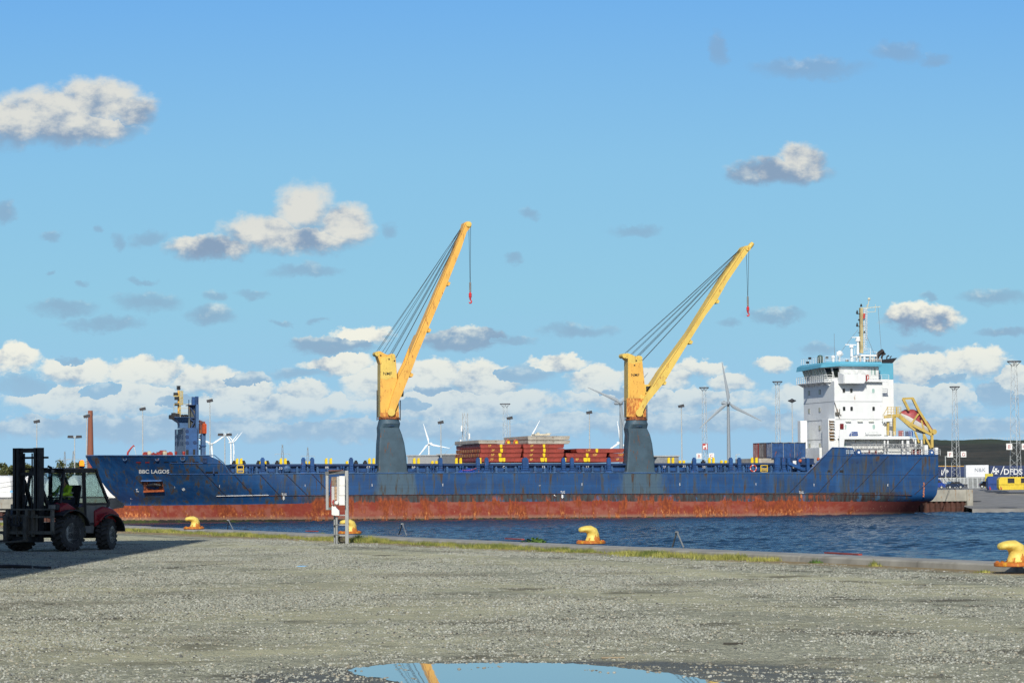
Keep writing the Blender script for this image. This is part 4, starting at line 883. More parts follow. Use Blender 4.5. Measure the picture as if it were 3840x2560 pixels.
mb.bar((SP(2960, 1735, 1).x, 1.3, SP(2960, 1735, 1).z), (SP(3010, 1757, 1).x, 1.3, SP(3010, 1757, 1).z), .25, .5); mb.build('platform_leg', BLUE, ship)
for px, py in ((2934, 1727), (3000, 1727), (3068, 1721)):
    p = SP(px, py, 1.6); MB().sph((p.x, 1.5, p.z), .3, 8, 6).build('mooring_float', M('float_orange', (.5, .1, .03), .6), ship)
p = SP(2983, 1740, 1); MB().box(p.x-.3, p.x+.3, 1.4, 1.46, p.z-.6, p.z+.6).build('notice_board', WTXT, ship)
# ================================================================== bridge superstructure (parts of the ship)
def H(x, y, yl=2.2): return SP(2960+x/2.45, 1100+y/2.45, yl)
def xplane(px, py, X0):
    o = SI @ CAM; d = SI.to_3x3() @ ray(px, py); return o+d*((X0-o.x)/d.x)
yH = 2.2; xf = H(415, 1000).x
def depth_for(cx, cy, X0):
    return xplane(2960+cx/2.45, 1100+cy/2.45, X0).y
yW = depth_for(131, 1000, xf); print('house depth', yW)
zH = H(500, 803).z; zU = H(500, 1155).z; zB = zP-.9; xr_ = H(858, 1000).x; zM = H(500, 991).z
br = MB().box(xf, xr_, yH, yW, zU, zH).build('bridge_tower', WHITE, ship, bevel=.05)
MB().box(xf+.02, xr_+.25, yH+.02, yW-.02, zD, zU-.003).build('lower_tower', WHITE, ship, bevel=.04)
SEAM = M('seam_grey', (.35, .36, .36), .7)
mb = MB(); mb.box(xf-.03, xr_+.02, yH-.03, yW, zM-.04, zM+.04); mb.box(xf-.03, xr_+.02, yH-.031, yW, zU-.05, zU+.03); mb.build('deck_seam', SEAM, br)
mb = MB(); mb.box(xf-.03, xf, yH+4, yW, H(0, 1335).z-.04, H(0, 1335).z+.04); mb.box(xf-.035, xf, depth_for(300, 1200, xf)-.04, depth_for(300, 1200, xf)+.04, zD, zU-.1); mb.build('front_seam', SEAM, br)
def win(px, py, w, h, mt=WIN, parent=br, yl=yH):
    p = H(px, py, yl); w2, h2 = w/2.45/22.3/2, h/2.45/22.3/2; e = min(w2, h2)*.4
    pts = [(-w2, -h2+e), (-w2+e, -h2), (w2-e, -h2), (w2, -h2+e), (w2, h2-e), (w2-e, h2), (-w2+e, h2), (-w2, h2-e)]
    f = MB().prism([(p.x+a*1.22, yl-.05, p.z+c_*1.14) for a, c_ in pts], (0, .048, 0)).build('window', WHITE, parent); MB().prism([(p.x+a, yl-.06, p.z+c_) for a, c_ in pts], (0, .03, 0)).build('pane', mt, f)
WING = M('window_pale', (.35, .5, .45), .2, var=.2)
for (x, y, mt) in ((500, 892, WIN), (569, 892, WIN), (770, 894, WING), (502, 1058, WIN), (571, 1058, WIN), (773, 1058, WIN), (775, 1224, WING), (512, 1388, WING), (516, 1224, WING)): win(x, y, 25 if x != 516 and x != 512 else 14, 38, mt)
for (x, y) in ((182, 915), (280, 905), (183, 1080), (280, 1070), (280, 1235), (283, 1398), (188, 1400)):
    p = xplane(2960+x/2.45, 1100+y/2.45, xf); f = MB().box(xf-.06, xf-.005, p.y-.42, p.y+.42, p.z-.42, p.z+.42).build('window', SEAM, br); MB().box(xf-.08, xf-.03, p.y-.3, p.y+.3, p.z-.32, p.z+.32).build('pane', M('window_warm', (.45, .44, .3), .3), f)
# forward lower block with the rusty vents, starboard casing
xb_ = H(358, 1200, yH-.15).x
MB().box(xb_, xf+.1, yH-.15, depth_for(300, 1200, xb_), zD, H(358, 1151).z).build('forward_casing', WHITE, ship, bevel=.04)
mb = MB(); a = H(365, 1162, yH-.2); c2 = H(412, 1348, yH-.2); mb.box(a.x, c2.x, yH-.2, yH-.16, c2.z, a.z); v_ = mb.build('vent_plate', WHITER, ship)
VB = M('vent_brown', (.30, .17, .06), .8, var=.4, vs=3)
for yy in (1170, 1193, 1218, 1238, 1272, 1300, 1328): p = H(388, yy, yH-.3); MB().box(a.x-.02, c2.x+.02, yH-.75, yH-.2, p.z, p.z+.12).build('vent_hood', WHITE, v_)
for yy in (1183, 1206, 1229, 1286, 1315, 1340): p = H(388, yy, yH-.3); MB().box(a.x+.1, c2.x-.1, yH-.3, yH-.21, p.z-.18, p.z+.18).build('louver', VB, v_)
xs2 = H(102, 1200, 12.8).x; p = H(163, 1168, 12.8); MB().box(xs2, p.x, 12.8, depth_for(75, 1200, xs2), zD, p.z).build('starboard_casing', WHITE, ship, bevel=.04)
MB().box(p.x-.5, xf-.005, 6, yW-.5, zD, H(150, 1420, 12).z).build('casing_foot', WHITE, ship)
# funnel casing
yF = 5.0; a = H(858, 800, yF); c2 = H(957, 790, yF)
MB().box(xr_+.01, c2.x, yF, 15, zD, c2.z).build('funnel_casing', WHITE, ship, bevel=.04)
a = H(822, 640, yF); fn = MB().box(a.x, c2.x, yF-.02, 12, c2.z+.003, a.z).build('funnel', TURQ, ship, bevel=.05)
mb = MB(); mb.prism([(p.x, yF+.2, p.z) for p in (H(805, 598, yF), H(850, 610, yF), H(925, 602, yF), H(997, 590, yF), H(952, 640, yF), H(806, 640, yF))], (0, 5.5, 0)); mb.build('funnel_top', BLACK, fn)
mb = MB()
for pts, r in (([(805, 605), (808, 575), (832, 548), (862, 528)], 21), ([(848, 610), (850, 580), (860, 562), (882, 553)], 9), ([(895, 605), (896, 585), (903, 575), (915, 570)], 6), ([(925, 602), (926, 588), (932, 580), (940, 577)], 4.5)):
    rr = r/2.45/22.4
    mb.tube([H(x, y, yF+1.8) for x, y in pts], [rr*.8, rr, rr, rr*1.05], 10)
mb.build('exhaust_pipe', M('exhaust_soot', (.022, .014, .012), .7, var=.4), fn, smooth=True)
# wheelhouse
zw0 = zH; zs_ = H(600, 775).z; zr = H(600, 668).z; zt_ = H(600, 628).z
yA = yH+.5
xS = H(475, 770, yA).x; xE_ = H(820, 760, yA).x; xC = H(352, 770, 5.0).x
plan = [(xE_, yA), (xS, yA), (xC, 5.0), (xC, yW-1.2), (xC+2.2, yW+.8), (xE_, yW+.8)]
wh = MB().prism([(x, y, zw0) for x, y in plan], (0, 0, zs_-zw0)).build('wheelhouse', WHITE, ship)
rake = .75
def off(pl, d): # push the front of the plan forward
    return [(x-(d if i in (2, 3) else d*.5 if i in (1, 4) else 0), y-(d*.35 if i in (1,) else 0)) for i, (x, y) in enumerate(pl)]
planT = off(plan, rake)
mb = MB(); mb.loft([[Vector((x, y, zs_+.01)) for x, y in plan], [Vector((x, y, zr)) for x, y in planT]]); mb.build('window_band', M('frame_white', (.7, .71, .69), .5), wh)
def panes(i, j, n, lo=.10, hi=.90, m0=.04, mt=None, span=(0, 1)):
    a0, b0, a1, b1 = Vector((*plan[i], zs_)), Vector((*plan[j], zs_)), Vector((*planT[i], zr)), Vector((*planT[j], zr))
    nrm = (b0-a0).cross(a1-a0).normalized(); cc = Vector(((plan[0][0]+plan[3][0])/2, (yA+yW)/2, zs_))
    if nrm.dot(a0-cc) < 0: nrm = -nrm
    def pt(s, v_): return a0.lerp(b0, s).lerp(a1.lerp(b1, s), v_)+nrm*.03
    for k in range(n):
        s0 = span[0]+(span[1]-span[0])*(k+m0)/n; s1 = span[0]+(span[1]-span[0])*(k+1-m0)/n
        MB().prism([pt(s0, lo), pt(s1, lo), pt(s1, hi), pt(s0, hi)], nrm*.03).build('bridge_window', mt or BW_, wh)
BW_ = M('bridge_glass', (.20, .30, .28), .12, var=.4, vs=.6, spec=.9); BW2 = M('bridge_glass_dark', (.015, .022, .02), .12, spec=.8); BW3 = M('bridge_blind', (.35, .48, .44), .3, var=.1)
panes(2, 3, 7, .10, .86, .15)
panes(1, 2, 2, .08, .86, .12, BW2)
mb = MB()
for (x0, x1, y0_, y1_, mt) in ((476, 512, 690, 775, BW2), (540, 565, 697, 745, BW3), (590, 674, 688, 745, BW2), (592, 672, 690, 716, BW3), (686, 768, 690, 750, BW3), (783, 799, 690, 752, BW_)):
    a, c2 = H(x0, y1_, yA-.3), H(x1, y0_, yA-.3); d_ = .04 if (x0, x1) != (592, 672) else .06
    MB().box(a.x, c2.x, yA-d_-.01, yA-.005, a.z, c2.z).build('bridge_window', mt, wh)
# roof with the turquoise fascia
def rp(d, fx): return [(xE_+.25, yA-d), (xS-.6-fx*.3, yA-d), (xC-1.1-fx, 4.6-d*.3), (xC-1.1-fx, yW-.8), (xC+1.8, yW+1.6), (xE_+.2, yW+1.6)]
bot, top = rp(.95, .45), rp(.75, -.5); midp = rp(1.0, .3)
mb = MB(); zz_ = [zr-.02 for _ in bot]; zz_[2] -= .15; zz_[3] -= .45
mb.loft([[Vector((x, y, z)) for (x, y), z in zip(bot, zz_)], [Vector((x, y, zr+.32)) for x, y in midp], [Vector((x, y, zt_)) for x, y in top]]); mb.build('roof', TURQ, wh)
# top rails and gear
def rail(pts, h, parent, mt, step=1.1, r=.035, nr=3, name='railing'):
    mb = MB()
    for a, c2 in zip(pts, pts[1:]):
        a, c2 = Vector(a), Vector(c2); n = max(1, int((c2-a).length/step))
        for i in range(n+1): p = a.lerp(c2, i/n); mb.bar(p, p+Vector((0, 0, h)), r*1.5)
        for k in range(nr): q = Vector((0, 0, h*(k+1)/nr)); mb.bar(a+q, c2+q, r*1.3)
    return mb.build(name, mt, parent)
rail([(x, y, zt_) for x, y in top[1:4]], 1.0, wh, WHITE); rail([(top[0][0], top[0][1]+.1, zt_), (top[1][0], top[1][1]+.1, zt_)], .55, wh, WHITE)
# wing box and forward balcony
a = H(465, 726, .3); W0 = .3
mb = MB(); poly = [H(505, 745, W0), H(575, 745, W0), H(628, 745, W0), H(636, 733, W0), H(655, 733, W0), H(660, 745, W0), H(702, 748, W0), H(702, 802, W0), H(686, 826, W0), H(508, 826, W0)]
mb.prism([(p.x, W0, p.z) for p in poly], (0, yH-W0-.01, 0)); wg = mb.build('bridge_wing', WHITE, ship, bevel=.03)
p0, p1, p2, p3 = H(503, 745, W0), H(465, 722, W0+2.2), H(468, 826, W0+2.2), H(505, 826, W0)
mb = MB(); mb.prism([(p0.x, W0+.02, p0.z), (p0.x-.25, W0+1.85, p1.z), (p0.x-.25, W0+1.85, p3.z), (p0.x, W0+.02, p3.z)], (-.08, 0, 0)); mb.build('wing_end', WHITE, ship)
p = H(711, 770, W0); mb = MB(); mb.box(H(701, 0, W0).x, H(706, 0, W0).x, W0, W0+.5, H(0, 800, W0).z, H(0, 748, W0).z); mb.build('wing_light_board', M('port_red', (.4, .03, .03), .5), ship)
lifebuoy(3250.5, 1413.5, 1.6, 'orange lifebuoy hung beside the bridge wing on the white tower', .36)
rail([(H(705, 0, 1.6).x, 1.6, zH), (H(905, 0, 1.6).x, 1.6, zH)], 1.05, ship, WHITE, 1.0)
MB().box(H(700, 0, 1.5).x, H(912, 0, 1.5).x, 1.45, yH-.01, zH-.16, zH-.01).build('wing_deck', WHITE, ship)
xq = xC-1.2; mb = MB(); mb.box(xq, xf+.5, 3.6, yW+.2, zH-.15, zH-.004); mb.build('balcony', WHITE, ship)
rail([(xf+.3, 3.7, zH), (xq+.05, 3.7, zH), (xq+.05, yW+.1, zH)], 1.05, ship, WHITE, .9, .05)
for i in range(6): y = 4.2+i*(yW-4.6)/5; MB().prism([(xf, y, zH-.15), (xq+.1, y, zH-.15), (xf, y, zH-.75)], (0, .12, 0)).build('balcony_bracket', WHITE, ship)
# side details on the tower
mb = MB(); mb.bar(H(415, 1000, yH-.15), H(460, 1145, yH-.15), .1); mb.tube([H(462, 1060, yH-.2), H(462, 1110, yH-.2), H(478, 1120, yH-.2)], .06, 6); mb.box(*(lambda p: (p.x-.3, p.x+.3, yH-.4, yH-.05, p.z-.25, p.z+.25))(H(435, 1103)))
mb.build('side_fitting', M('fitting_dark', (.12, .11, .09), .7, var=.4), ship)
p = H(479, 1220); mb = MB(); mb.box(p.x-.3, p.x+.3, yH-.25, yH-.06, p.z-.45, p.z+.45); mb.build('alarm_box', M('alarm_red', (.16, .01, .012), .4), ship)
mb = MB()
for (x, y) in ((540, 1176), (650, 1176), (752, 1176), (530, 1346), (645, 1346), (768, 1350), (915, 1350)): p = H(x, y, 2.1); mb.box(p.x-.45, p.x+.45, 1.85 if y < 1300 else 1.2, 2.19, p.z-.07, p.z+.07)
mb.build('deck_lamp', M('lamp_cream', (.6, .6, .52), .5), ship)
# promenade deck, bulwark, side wall below
yQ = .55
mb = MB(); poly = [(460, 1250), (532, 1250), (538, 1275), (550, 1311), (1105, 1313), (1105, 1338), (507, 1338), (500, 1412), (460, 1412)]
mb.prism([(p.x, yQ, p.z) for p in (H(x, y, yQ) for x, y in poly)], (0, .12, 0)); mb.build('promenade_bulwark', WHITE, ship)
zq = H(600, 1326, yQ).z; MB().box(H(460, 0, yQ).x+.02, H(1160, 0, yQ).x, yQ+.125, 13, zq-.12, zq).build('promenade_deck', WHITE, ship)
zq2 = zP-.9; MB().box(xr_+.26, H(1130, 0, 2.8).x, 2.8, 14, zq2, zq-.125).build('aft_deckhouse', M('shade_white', (.68, .69, .67), .5, var=.06, dirt=.3, dcol=(.4, .38, .33)), ship)
rail([(H(556, 0, yQ).x, yQ+.06, zq), (H(1105, 0, yQ).x, yQ+.06, zq)], 1.05, ship, WHITE, 1.35)
mb = MB(); a, c2 = H(862, 1150, 1.5), H(943, 1176, 1.5); mb.box(a.x, c2.x, 1.5, 5, c2.z, a.z); mb.build('side_platform', WHITE, ship)
rail([(a.x, 1.55, a.z), (c2.x, 1.55, a.z)], 1.2, ship, WHITE, .8)
mb = MB(); mb.tube([H(862, 1190, 1.6), H(868, 1180, 1.6), H(890, 1178, 1.6)], .08); mb.bar(H(842, 1340, 2.2), H(842, 1470, 2.2), .2); mb.box(*(lambda p, q: (p.x, q.x, 2.6, 2.75, q.z, p.z))(H(866, 1195, 2.6), H(892, 1300, 2.6))); mb.build('platform_strut', WHITE, ship)
mb = MB()
for x in (875, 905, 1040, 1083, 1095, 1160, 1215): p = H(x, 1440, 1.0); mb.box(p.x-.12, p.x+.12, .9, 1.15, zP-.9, H(x, 1345, 1).z)
mb.build('deck_stanchion', WHITE, ship)
# drums, blue box, raft canisters
for (x0, x1, y0_, y1_) in ((731, 748, 1440, 1478), (788, 808, 1440, 1478), (1130, 1165, 1430, 1475), (1172, 1222, 1432, 1476)):
    a, c2 = H(x0, y1_, 1.3), H(x1, y0_, 1.3); r = (c2.x-a.x)/2; MB().lathe([(r, a.z), (r, a.z+.1), (r*.93, a.z+.15), (r*.93, c2.z-.1), (r, c2.z-.05), (r, c2.z)], ((a.x+c2.x)/2, 1.3+r, 0), n=14).build('bollard_drum', REDP, ship, smooth=True)
a, c2 = H(568, 1308, 1.2), H(634, 1268, 1.2); mb = MB(); mb.prism([(a.x, 1.2, a.z), (c2.x, 1.2, a.z), (c2.x-.15, 1.2, c2.z), (a.x+.55, 1.2, c2.z), (a.x+.1, 1.2, a.z+.3)], (0, 1.2, 0)); mb.build('deck_locker', M('locker_blue', (.02, .07, .26), .5), ship)
a, c2 = H(1093, 1310, 1.2), H(1136, 1262, 1.2); MB().box(a.x, c2.x, 1.2, 2.6, a.z, c2.z).build('deck_locker', MATS['locker_blue'], ship, bevel=.05)
a = H(1000, 1258, 1.4); mb = MB()
for x in (1015, 1032): p = H(x, 1284, 1.4); mb.cyl((p.x, 1.3, p.z-.5), (p.x, 1.3, p.z+.45), .28, n=10)
mb.build('life_ring_rack', M('rack_red', (.35, .06, .05), .6), ship)
mb = MB()
for i in range(5): p = H(738+i*17, 1290, 1.0); mb.tube([(p.x-.25, 1, p.z-.35), (p.x-.25, 1, p.z+.35), (p.x+.25, 1, p.z+.35), (p.x+.25, 1, p.z-.35)], .05, 5)
p = H(772, 1290, 1.1); mb.cyl((p.x-1.4, 1.15, p.z), (p.x+1.4, 1.15, p.z), .32, n=12); mb.build('raft_rack', WHITE, ship)
# aft rail and vents
rail([(H(600, 0, .3).x, .35, zP-.02), (H(1368, 0, .3).x, .35, zP-.02)], 1.0, ship, M('rail_grey', (.55, .56, .55), .5), 1.2)
for x0, x1, yt in ((1240, 1272, 1392), (1338, 1364, 1415)):
    a, c2 = H(x0, 1480, .9), H(x1, yt, .9); MB().box(a.x, c2.x, .7, 1.6, a.z, c2.z).build('vent_trunk', WHITE, ship, bevel=.08)
def bitt(x0, x1, yt):
    a, c2 = H(x0, 1480, .1), H(x1, yt, .1); r = (c2.x-a.x)/2; cx = a.x+r; mb = MB()
    mb.prism([(a.x, .1, a.z-.1), (c2.x, .1, a.z-.1), (c2.x, .1, c2.z-r)]+[(cx+r*cos(t_*PI/8), .1, c2.z-r+r*sin(t_*PI/8)) for t_ in range(1, 8)]+[(a.x, .1, c2.z-r)], (0, .7, 0)); o = mb.build('roller_fairlead', BLUE, ship)
    MB().lathe([(r*.45, 0), (r*.45, .03)], (cx, .07, c2.z-r), 'Y', 12).build('roller', WHITE, o)
bitt(614, 662, 1432); bitt(1288, 1330, 1436)
mb = MB()
for x in (520, 560):
    for dx in (0, 17): a, c2 = H(x+dx, 1472, -.02), H(x+dx+13, 1436, -.02); mb.box(a.x, c2.x, -.06, -.02, a.z, (a.z+c2.z)/2-.03); mb.box(a.x, c2.x, -.06, -.02, (a.z+c2.z)/2+.03, c2.z)
mb.build('fairlead_rollers', M('roller_pale', (.3, .36, .42), .5), ship)
# mast
yM = 8.0
def U(x, y, yl=yM): return H(x, y, yl)
ms = MB(); a, c2 = U(661, 548), U(659, 132); ms.bar(a, c2, .5, .6, up=(0, 1, 0)); ms = ms.build('radar_mast', M('mast_yellow', (.46, .38, .19), .6, var=.25, vs=1.5, dirt=.4, rust=.3), ship)
mb = MB()
p = U(675, 570); mb.box(U(607, 0).x, U(752, 0).x, yM-2, yM+2, U(0, 578).z, U(0, 560).z)
for x in (618, 740): mb.bar(U(x, 628), U(x, 570), .25)
mb.box(U(550, 0).x, U(600, 0).x, yM-1, yM, U(0, 583).z, U(0, 575).z); mb.cyl(U(572, 625), U(572, 497), .28, .2); mb.build('mast_platform', WHITE, ms)
rail([U(597, 560), U(746, 560)], 1.0, ms, WHITE, 1.0)
mb = MB()
for dx in (690, 712): mb.bar(U(dx, 135), U(dx, 430 if dx == 712 else 500), .1)
for i in range(22): mb.bar(U(690, 140+i*16), U(713 if i < 18 else 697, 140+i*16), .06)
for i in range(24): q = U(680, 150+i*16); mb.tube([q, q+Vector((.45, -.3, 0)), q+Vector((.75, 0, .05))], .04, 4)
mb.build('mast_ladder', WHITE, ms)
mb = MB()
for (x0, x1, y, w) in ((617, 700, 188, .12), (636, 690, 238, .1), (617, 690, 302, .12), (630, 690, 360, .1), (615, 670, 420, .1)): mb.bar(U(x0, y), U(x1, y), w)
for (x, y, h) in ((623, 155, 30), (623, 270, 32), (660, 96, 26), (640, 235, 14), (690, 348, 14), (620, 400, 16)): p, q = U(x, y+h), U(x, y); mb.cyl(p, p.lerp(q, .35), .2, n=8); mb.cyl(p.lerp(q, .4), p.lerp(q, .75), .16, n=8); mb.cyl(p.lerp(q, .8), q, .1, n=8)
mb.build('navigation_light', BLACK, ms)
mb = MB(); mb.bar(U(660, 137), U(835, 122), .12); mb.bar(U(712, 172), U(790, 168), .08); mb.bar(U(790, 168), U(790, 102), .06); mb.bar(U(716, 140), U(732, 62), .1); mb.bar(U(716, 125), U(712, 100), .05); mb.sph(U(732, 52), .25, 8, 6); mb.bar(U(690, 148), U(720, 100), .06)
mb.build('yard_arm', M('yard_cream', (.6, .57, .42), .6), ms)
rd = MB(); rd.bar(U(512, 470), U(612, 473), .2, .16); rd.cyl(U(569, 497), U(569, 478), .42, .3); rd.build('radar', WHITE, ms); rd = MB(); rd.bar(U(573, 404), U(678, 400), .2, .16); rd.cyl(U(630, 440), U(630, 405), .45, .35); rd.cyl(U(630, 560), U(630, 440), .2); rd.build('radar', WHITE, ms)
mb = MB()
for q in (((628, 335), (470, 540)), ((703, 370), (782, 560)), ((815, 128), (845, 528)), ((845, 528), (862, 750))): mb.tube([U(*q[0]), U(*q[1])], .03, 4)
mb.tube([U(412, 370), U(415, 590)], .03, 4); mb.build('stay_wire', M('wire_grey', (.2, .2, .2), .6), ms)
p = U(688, 208, yM-.6); MB().prism([(p.x-.25, p.y, p.z-.5), (p.x+.15, p.y, p.z-.35), (p.x+.2, p.y, p.z+.45), (p.x-.15, p.y, p.z+.5)], (0, .03, 0)).build('flag', M('flag_red', (.5, .06, .05), .8), ms)
# domes, searchlight, compass, vents on the wheelhouse roof
mb = MB(); z0 = zt_
for (x, y, r) in ((403, 592, 20), (575, 605, 14), (690, 600, 14), (458, 603, 10)): p = H(x, y, 5); rr = r/2.45/22.5; mb.cyl((p.x, 5, z0), (p.x, 5, p.z), rr*.6, rr*.8, n=10); mb.sph((p.x, 5, p.z+.1), rr, 12, 8)
mb.build('radome', WHITE, wh, smooth=True)
mb = MB(); p = H(283, 600, 8); mb.lathe([(.5, z0), (.5, p.z+.2), (.4, p.z+.5), (.15, p.z+.62)], (p.x, 8, 0)); mb.build('magnetic_compass', M('compass_green', (.03, .08, .06), .5), wh, smooth=True)
mb = MB(); p = H(462, 555, 4.5); mb.cyl((p.x, 4.5, z0), (p.x, 4.5, p.z-.2), .08); mb.lathe([(.15, -.1), (.5, .15), (.55, .2)], (p.x, 4.2, p.z), 'Y', 12); mb.tube([(p.x-.6, 4.4, p.z+.1), (p.x+.6, 4.4, p.z-.1)], .08); mb.bar((p.x-.55, 4.5, z0), (p.x-.55, 4.5, p.z+.4), .05); mb.build('satellite_antenna', WHITE, wh)
for (x, y) in ((168, 636), (188, 597), (345, 592), (530, 620)): p = H(x, y, 6); MB().box(p.x-.2, p.x+.2, 5.8, 6.2, p.z-.15, p.z+.2).build('searchlight', BLACK, wh)
mb = MB(); mb.bar(H(650, 628, 5), H(650, 575, 5), .3); mb.bar(H(740, 628, 5), H(740, 575, 5), .25); mb.bar(H(765, 628, 5), H(765, 585, 5), .2); mb.build('roof_locker', WHITER, wh)
rail([H(745, 640, 3), H(805, 640, 3)], 1.9, wh, WHITE, .6)
# accommodation ladder stowed along the side
a, c2 = H(583, 1423, .1), H(1228, 1385, .1); gw = MB()
for yy in (.15, .95):
    for zz_ in (a.z, c2.z): gw.bar((a.x, yy, zz_), (c2.x, yy, zz_), .11)
n = 24
for i in range(n+1): x = a.x+(c2.x-a.x)*i/n; gw.bar((x, .15, a.z), (x, .15, c2.z), .07)
for i in range(n): x = a.x+(c2.x-a.x)*i/n; x2 = a.x+(c2.x-a.x)*(i+1)/n; gw.bar((x, .15, a.z if i % 2 else c2.z), (x2, .15, c2.z if i % 2 else a.z), .06); gw.bar((x, .15, a.z), (x, .95, a.z), .05)
gw.build('accommodation_ladder', M('ladder_alu', (.42, .42, .40), .5, .3, dirt=.4), ship)
# ---- lifeboat davit (part) and lifeboat (hangs in it)
DY = M('davit_yellow', (.56, .40, .10), .55, var=.15, dirt=.4, rust=.1)
dv = MB(); w = .42
for yl in (2.0, 5.2):
    for pts, ww in (([(1045, 968), (1098, 1072)], w), ([(1045, 966), (1135, 962)], w*.8), ([(1132, 962), (1190, 1080), (1222, 1130), (1318, 1290)], w), ([(945, 1133), (1012, 1122), (1105, 1195), (1310, 1300), (1310, 1415)], w), ([(1000, 1128), (1155, 1258)], w*.8), ([(965, 1130), (965, 1302)], w), ([(906, 1178), (906, 1300)], w*.8), ([(1155, 1270), (1190, 1370)], w*.7), ([(1232, 1290), (1300, 1420)], w*.8), ([(1120, 1200), (1185, 1105)], .25), ([(1238, 1262), (1212, 1165)], .25), ([(1232, 1292), (1238, 1380)], w*.6)):
        P3 = [H(x, y, yl) for x, y in pts]
        for p, q in zip(P3, P3[1:]): dv.bar(p, q, ww, ww*.8, up=(0, 1, 0))
for (x, y) in ((1045, 968), (1130, 962), (1318, 1290), (1105, 1195)): dv.bar(H(x, y, 2.0), H(x, y, 5.2), w*.8)
p = H(1325, 1270, 2); dv.cyl((p.x, 1.6, p.z), (p.x, 2.6, p.z), .45, n=10); dv.bar(H(1318, 1275, 2), H(1330, 1255, 2), .5)
dvo = dv.build('lifeboat_davit', DY, ship)
rail([H(862, 1115, 2), H(905, 1042, 2), H(1025, 1042, 2)], 0.0001, dvo, DY, 1.4); 
mb = MB()
for x in (905, 935, 960, 1000, 1025): mb.bar(H(x, 1112, 2), H(x, 1042, 2), .08)
for y in (1042, 1065, 1090, 1112): mb.bar(H(895, y, 2), H(1025, y, 2), .07)
mb.bar(H(862, 1120, 2), H(905, 1042, 2), .08); mb.bar(H(985, 1042, 2), H(985, 1115, 2), .22); mb.bar(H(870, 1133, 2), H(1010, 1118, 2), .3, .5); mb.build('davit_railing', DY, dvo)
b0, b1 = H(1012, 1098, 3.6), H(1288, 1262, 3.6); ax = (b1-b0); Lb = ax.length; ang = math.atan2(-ax.z, ax.x)
LM = Matrix.Translation(b0) @ Matrix.Rotation(ang, 4, 'Y')
lb = thing('lifeboat', 'enclosed free fall lifeboat, red above and white below, tilted in its yellow davit', 'lifeboat', mat=SM @ LM)
mb = MB(); rings = []
BS = 1.25; prof = [(0, .15, .35, -.1), (.06, .6, .55, -.35), (.2, 1.05, .75, -.7), (.45, 1.3, .9, -.95), (.7, 1.3, .85, -.95), (.9, 1.15, .7, -.75), (1, .85, .4, -.45)]
for s_, wy, zt2, zb2 in prof:
    rings.append([Vector((s_*Lb, BS*wy*math.copysign(abs(cos(a))**.7, cos(a)), BS*(zb2)*abs(sin(a))**.8 if sin(a) < 0 else .02)) for a in [2*PI*i/20 for i in range(20)]])
mb.loft(rings); mb.build('lifeboat_hull', M('boat_white', (.60, .59, .56), .5, var=.1, dirt=.3), lb, smooth=True)
mb = MB(); rings = []
for s_, wy, h_ in ((.03, .35, .35), (.1, .75, .85), (.3, 1.1, 1.45), (.42, 1.15, 1.55), (.6, 1.15, 1.15), (.8, 1.05, 1.0), (.97, .75, .55)):
    rings.append([Vector((s_*Lb, BS*wy*cos(a), .03+BS*.95*h_*max(0, sin(a))**.75)) for a in [PI*i/12 for i in range(13)]])
mb.loft(rings, caps=False, closed=False); k = len(rings[0]); mb.add(rings[0], [tuple(range(k))]); mb.add(rings[-1], [tuple(range(k))]); mb.build('canopy', M('boat_red', (.33, .055, .06), .55, var=.25, vs=1, dirt=.4, dcol=(.5, .25, .22)), lb, smooth=True)
MB().box(Lb*.66, Lb*.72, -1.46, -1.2, .5, .85).build('hatch_window', BLACK, lb); MB().box(Lb*.5, Lb*.55, -1.46, -1.2, .5, .8).build('hatch_window', BLACK, lb)
mb = MB(); mb.sph((Lb*1.0, 0, .1), .55, 10, 6); mb.build('propeller_guard', MATS['boat_red'], lb)

# ================================================================== foremast, breakwater tower and windlass
def K(x, y, yl=5.0): return SP(600+x/4.126, 1400+y/4.126, yl)
yk = 5.0; a = K(397, 842, yk); zk0 = zF-1.15; xk0 = a.x; xk1 = K(575, 900, yk).x
yk2 = xplane(600+227/4.126, 1400+950/4.126, xk0).y; print('fore depth', yk2)
FG = M('fore_grey', (.13, .18, .26), .6, var=.15, vs=.6, dirt=.3, dcol=(.2, .22, .24)); FB = M('fore_blue', (.025, .09, .24), .55, var=.25, vs=.8, dirt=.3)
ft = MB().box(xk0+.05, xk1, yk, yk2, zk0, a.z).build('breakwater_tower', FB, ship)
MB().box(xk0, xk0+.045, yk, yk2, zk0, a.z).build('front_plate', FG, ft)
for ry in (905, 988, 1085):
    for cx in (240, 268, 293, 325, 351):
        p = xplane(600+cx/4.126, 1400+ry/4.126, xk0); MB().add([(xk0-.02, p.y+.62*cos(t_*PI/5), p.z+.42*sin(t_*PI/5)) for t_ in range(10)], [tuple(range(10))]).build('lightening_hole', BLUED if (cx, ry) != (268, 905) else MATS['window_pale'], ft)
for (x, y) in ((418, 892), (419, 978), (419, 1072), (537, 1066)):
    p = K(x, y, yk); MB().lathe([(.3, 0), (.3, .04)], (p.x, yk-.06, p.z), 'Y', 12).build('port_hole', BLUED, ft)
for x0, x1, y0_ in ((402, 442, 1180), (510, 545, 1172)): a_, c2 = K(x0, 1258, yk), K(x1, y0_, yk); MB().box(a_.x, c2.x, yk-.04, yk-.005, zk0, c2.z).build('doorway', BLACK, ft)
for (x, y, n_) in ((550, 980, 3), (550, 1090, 3)): pass
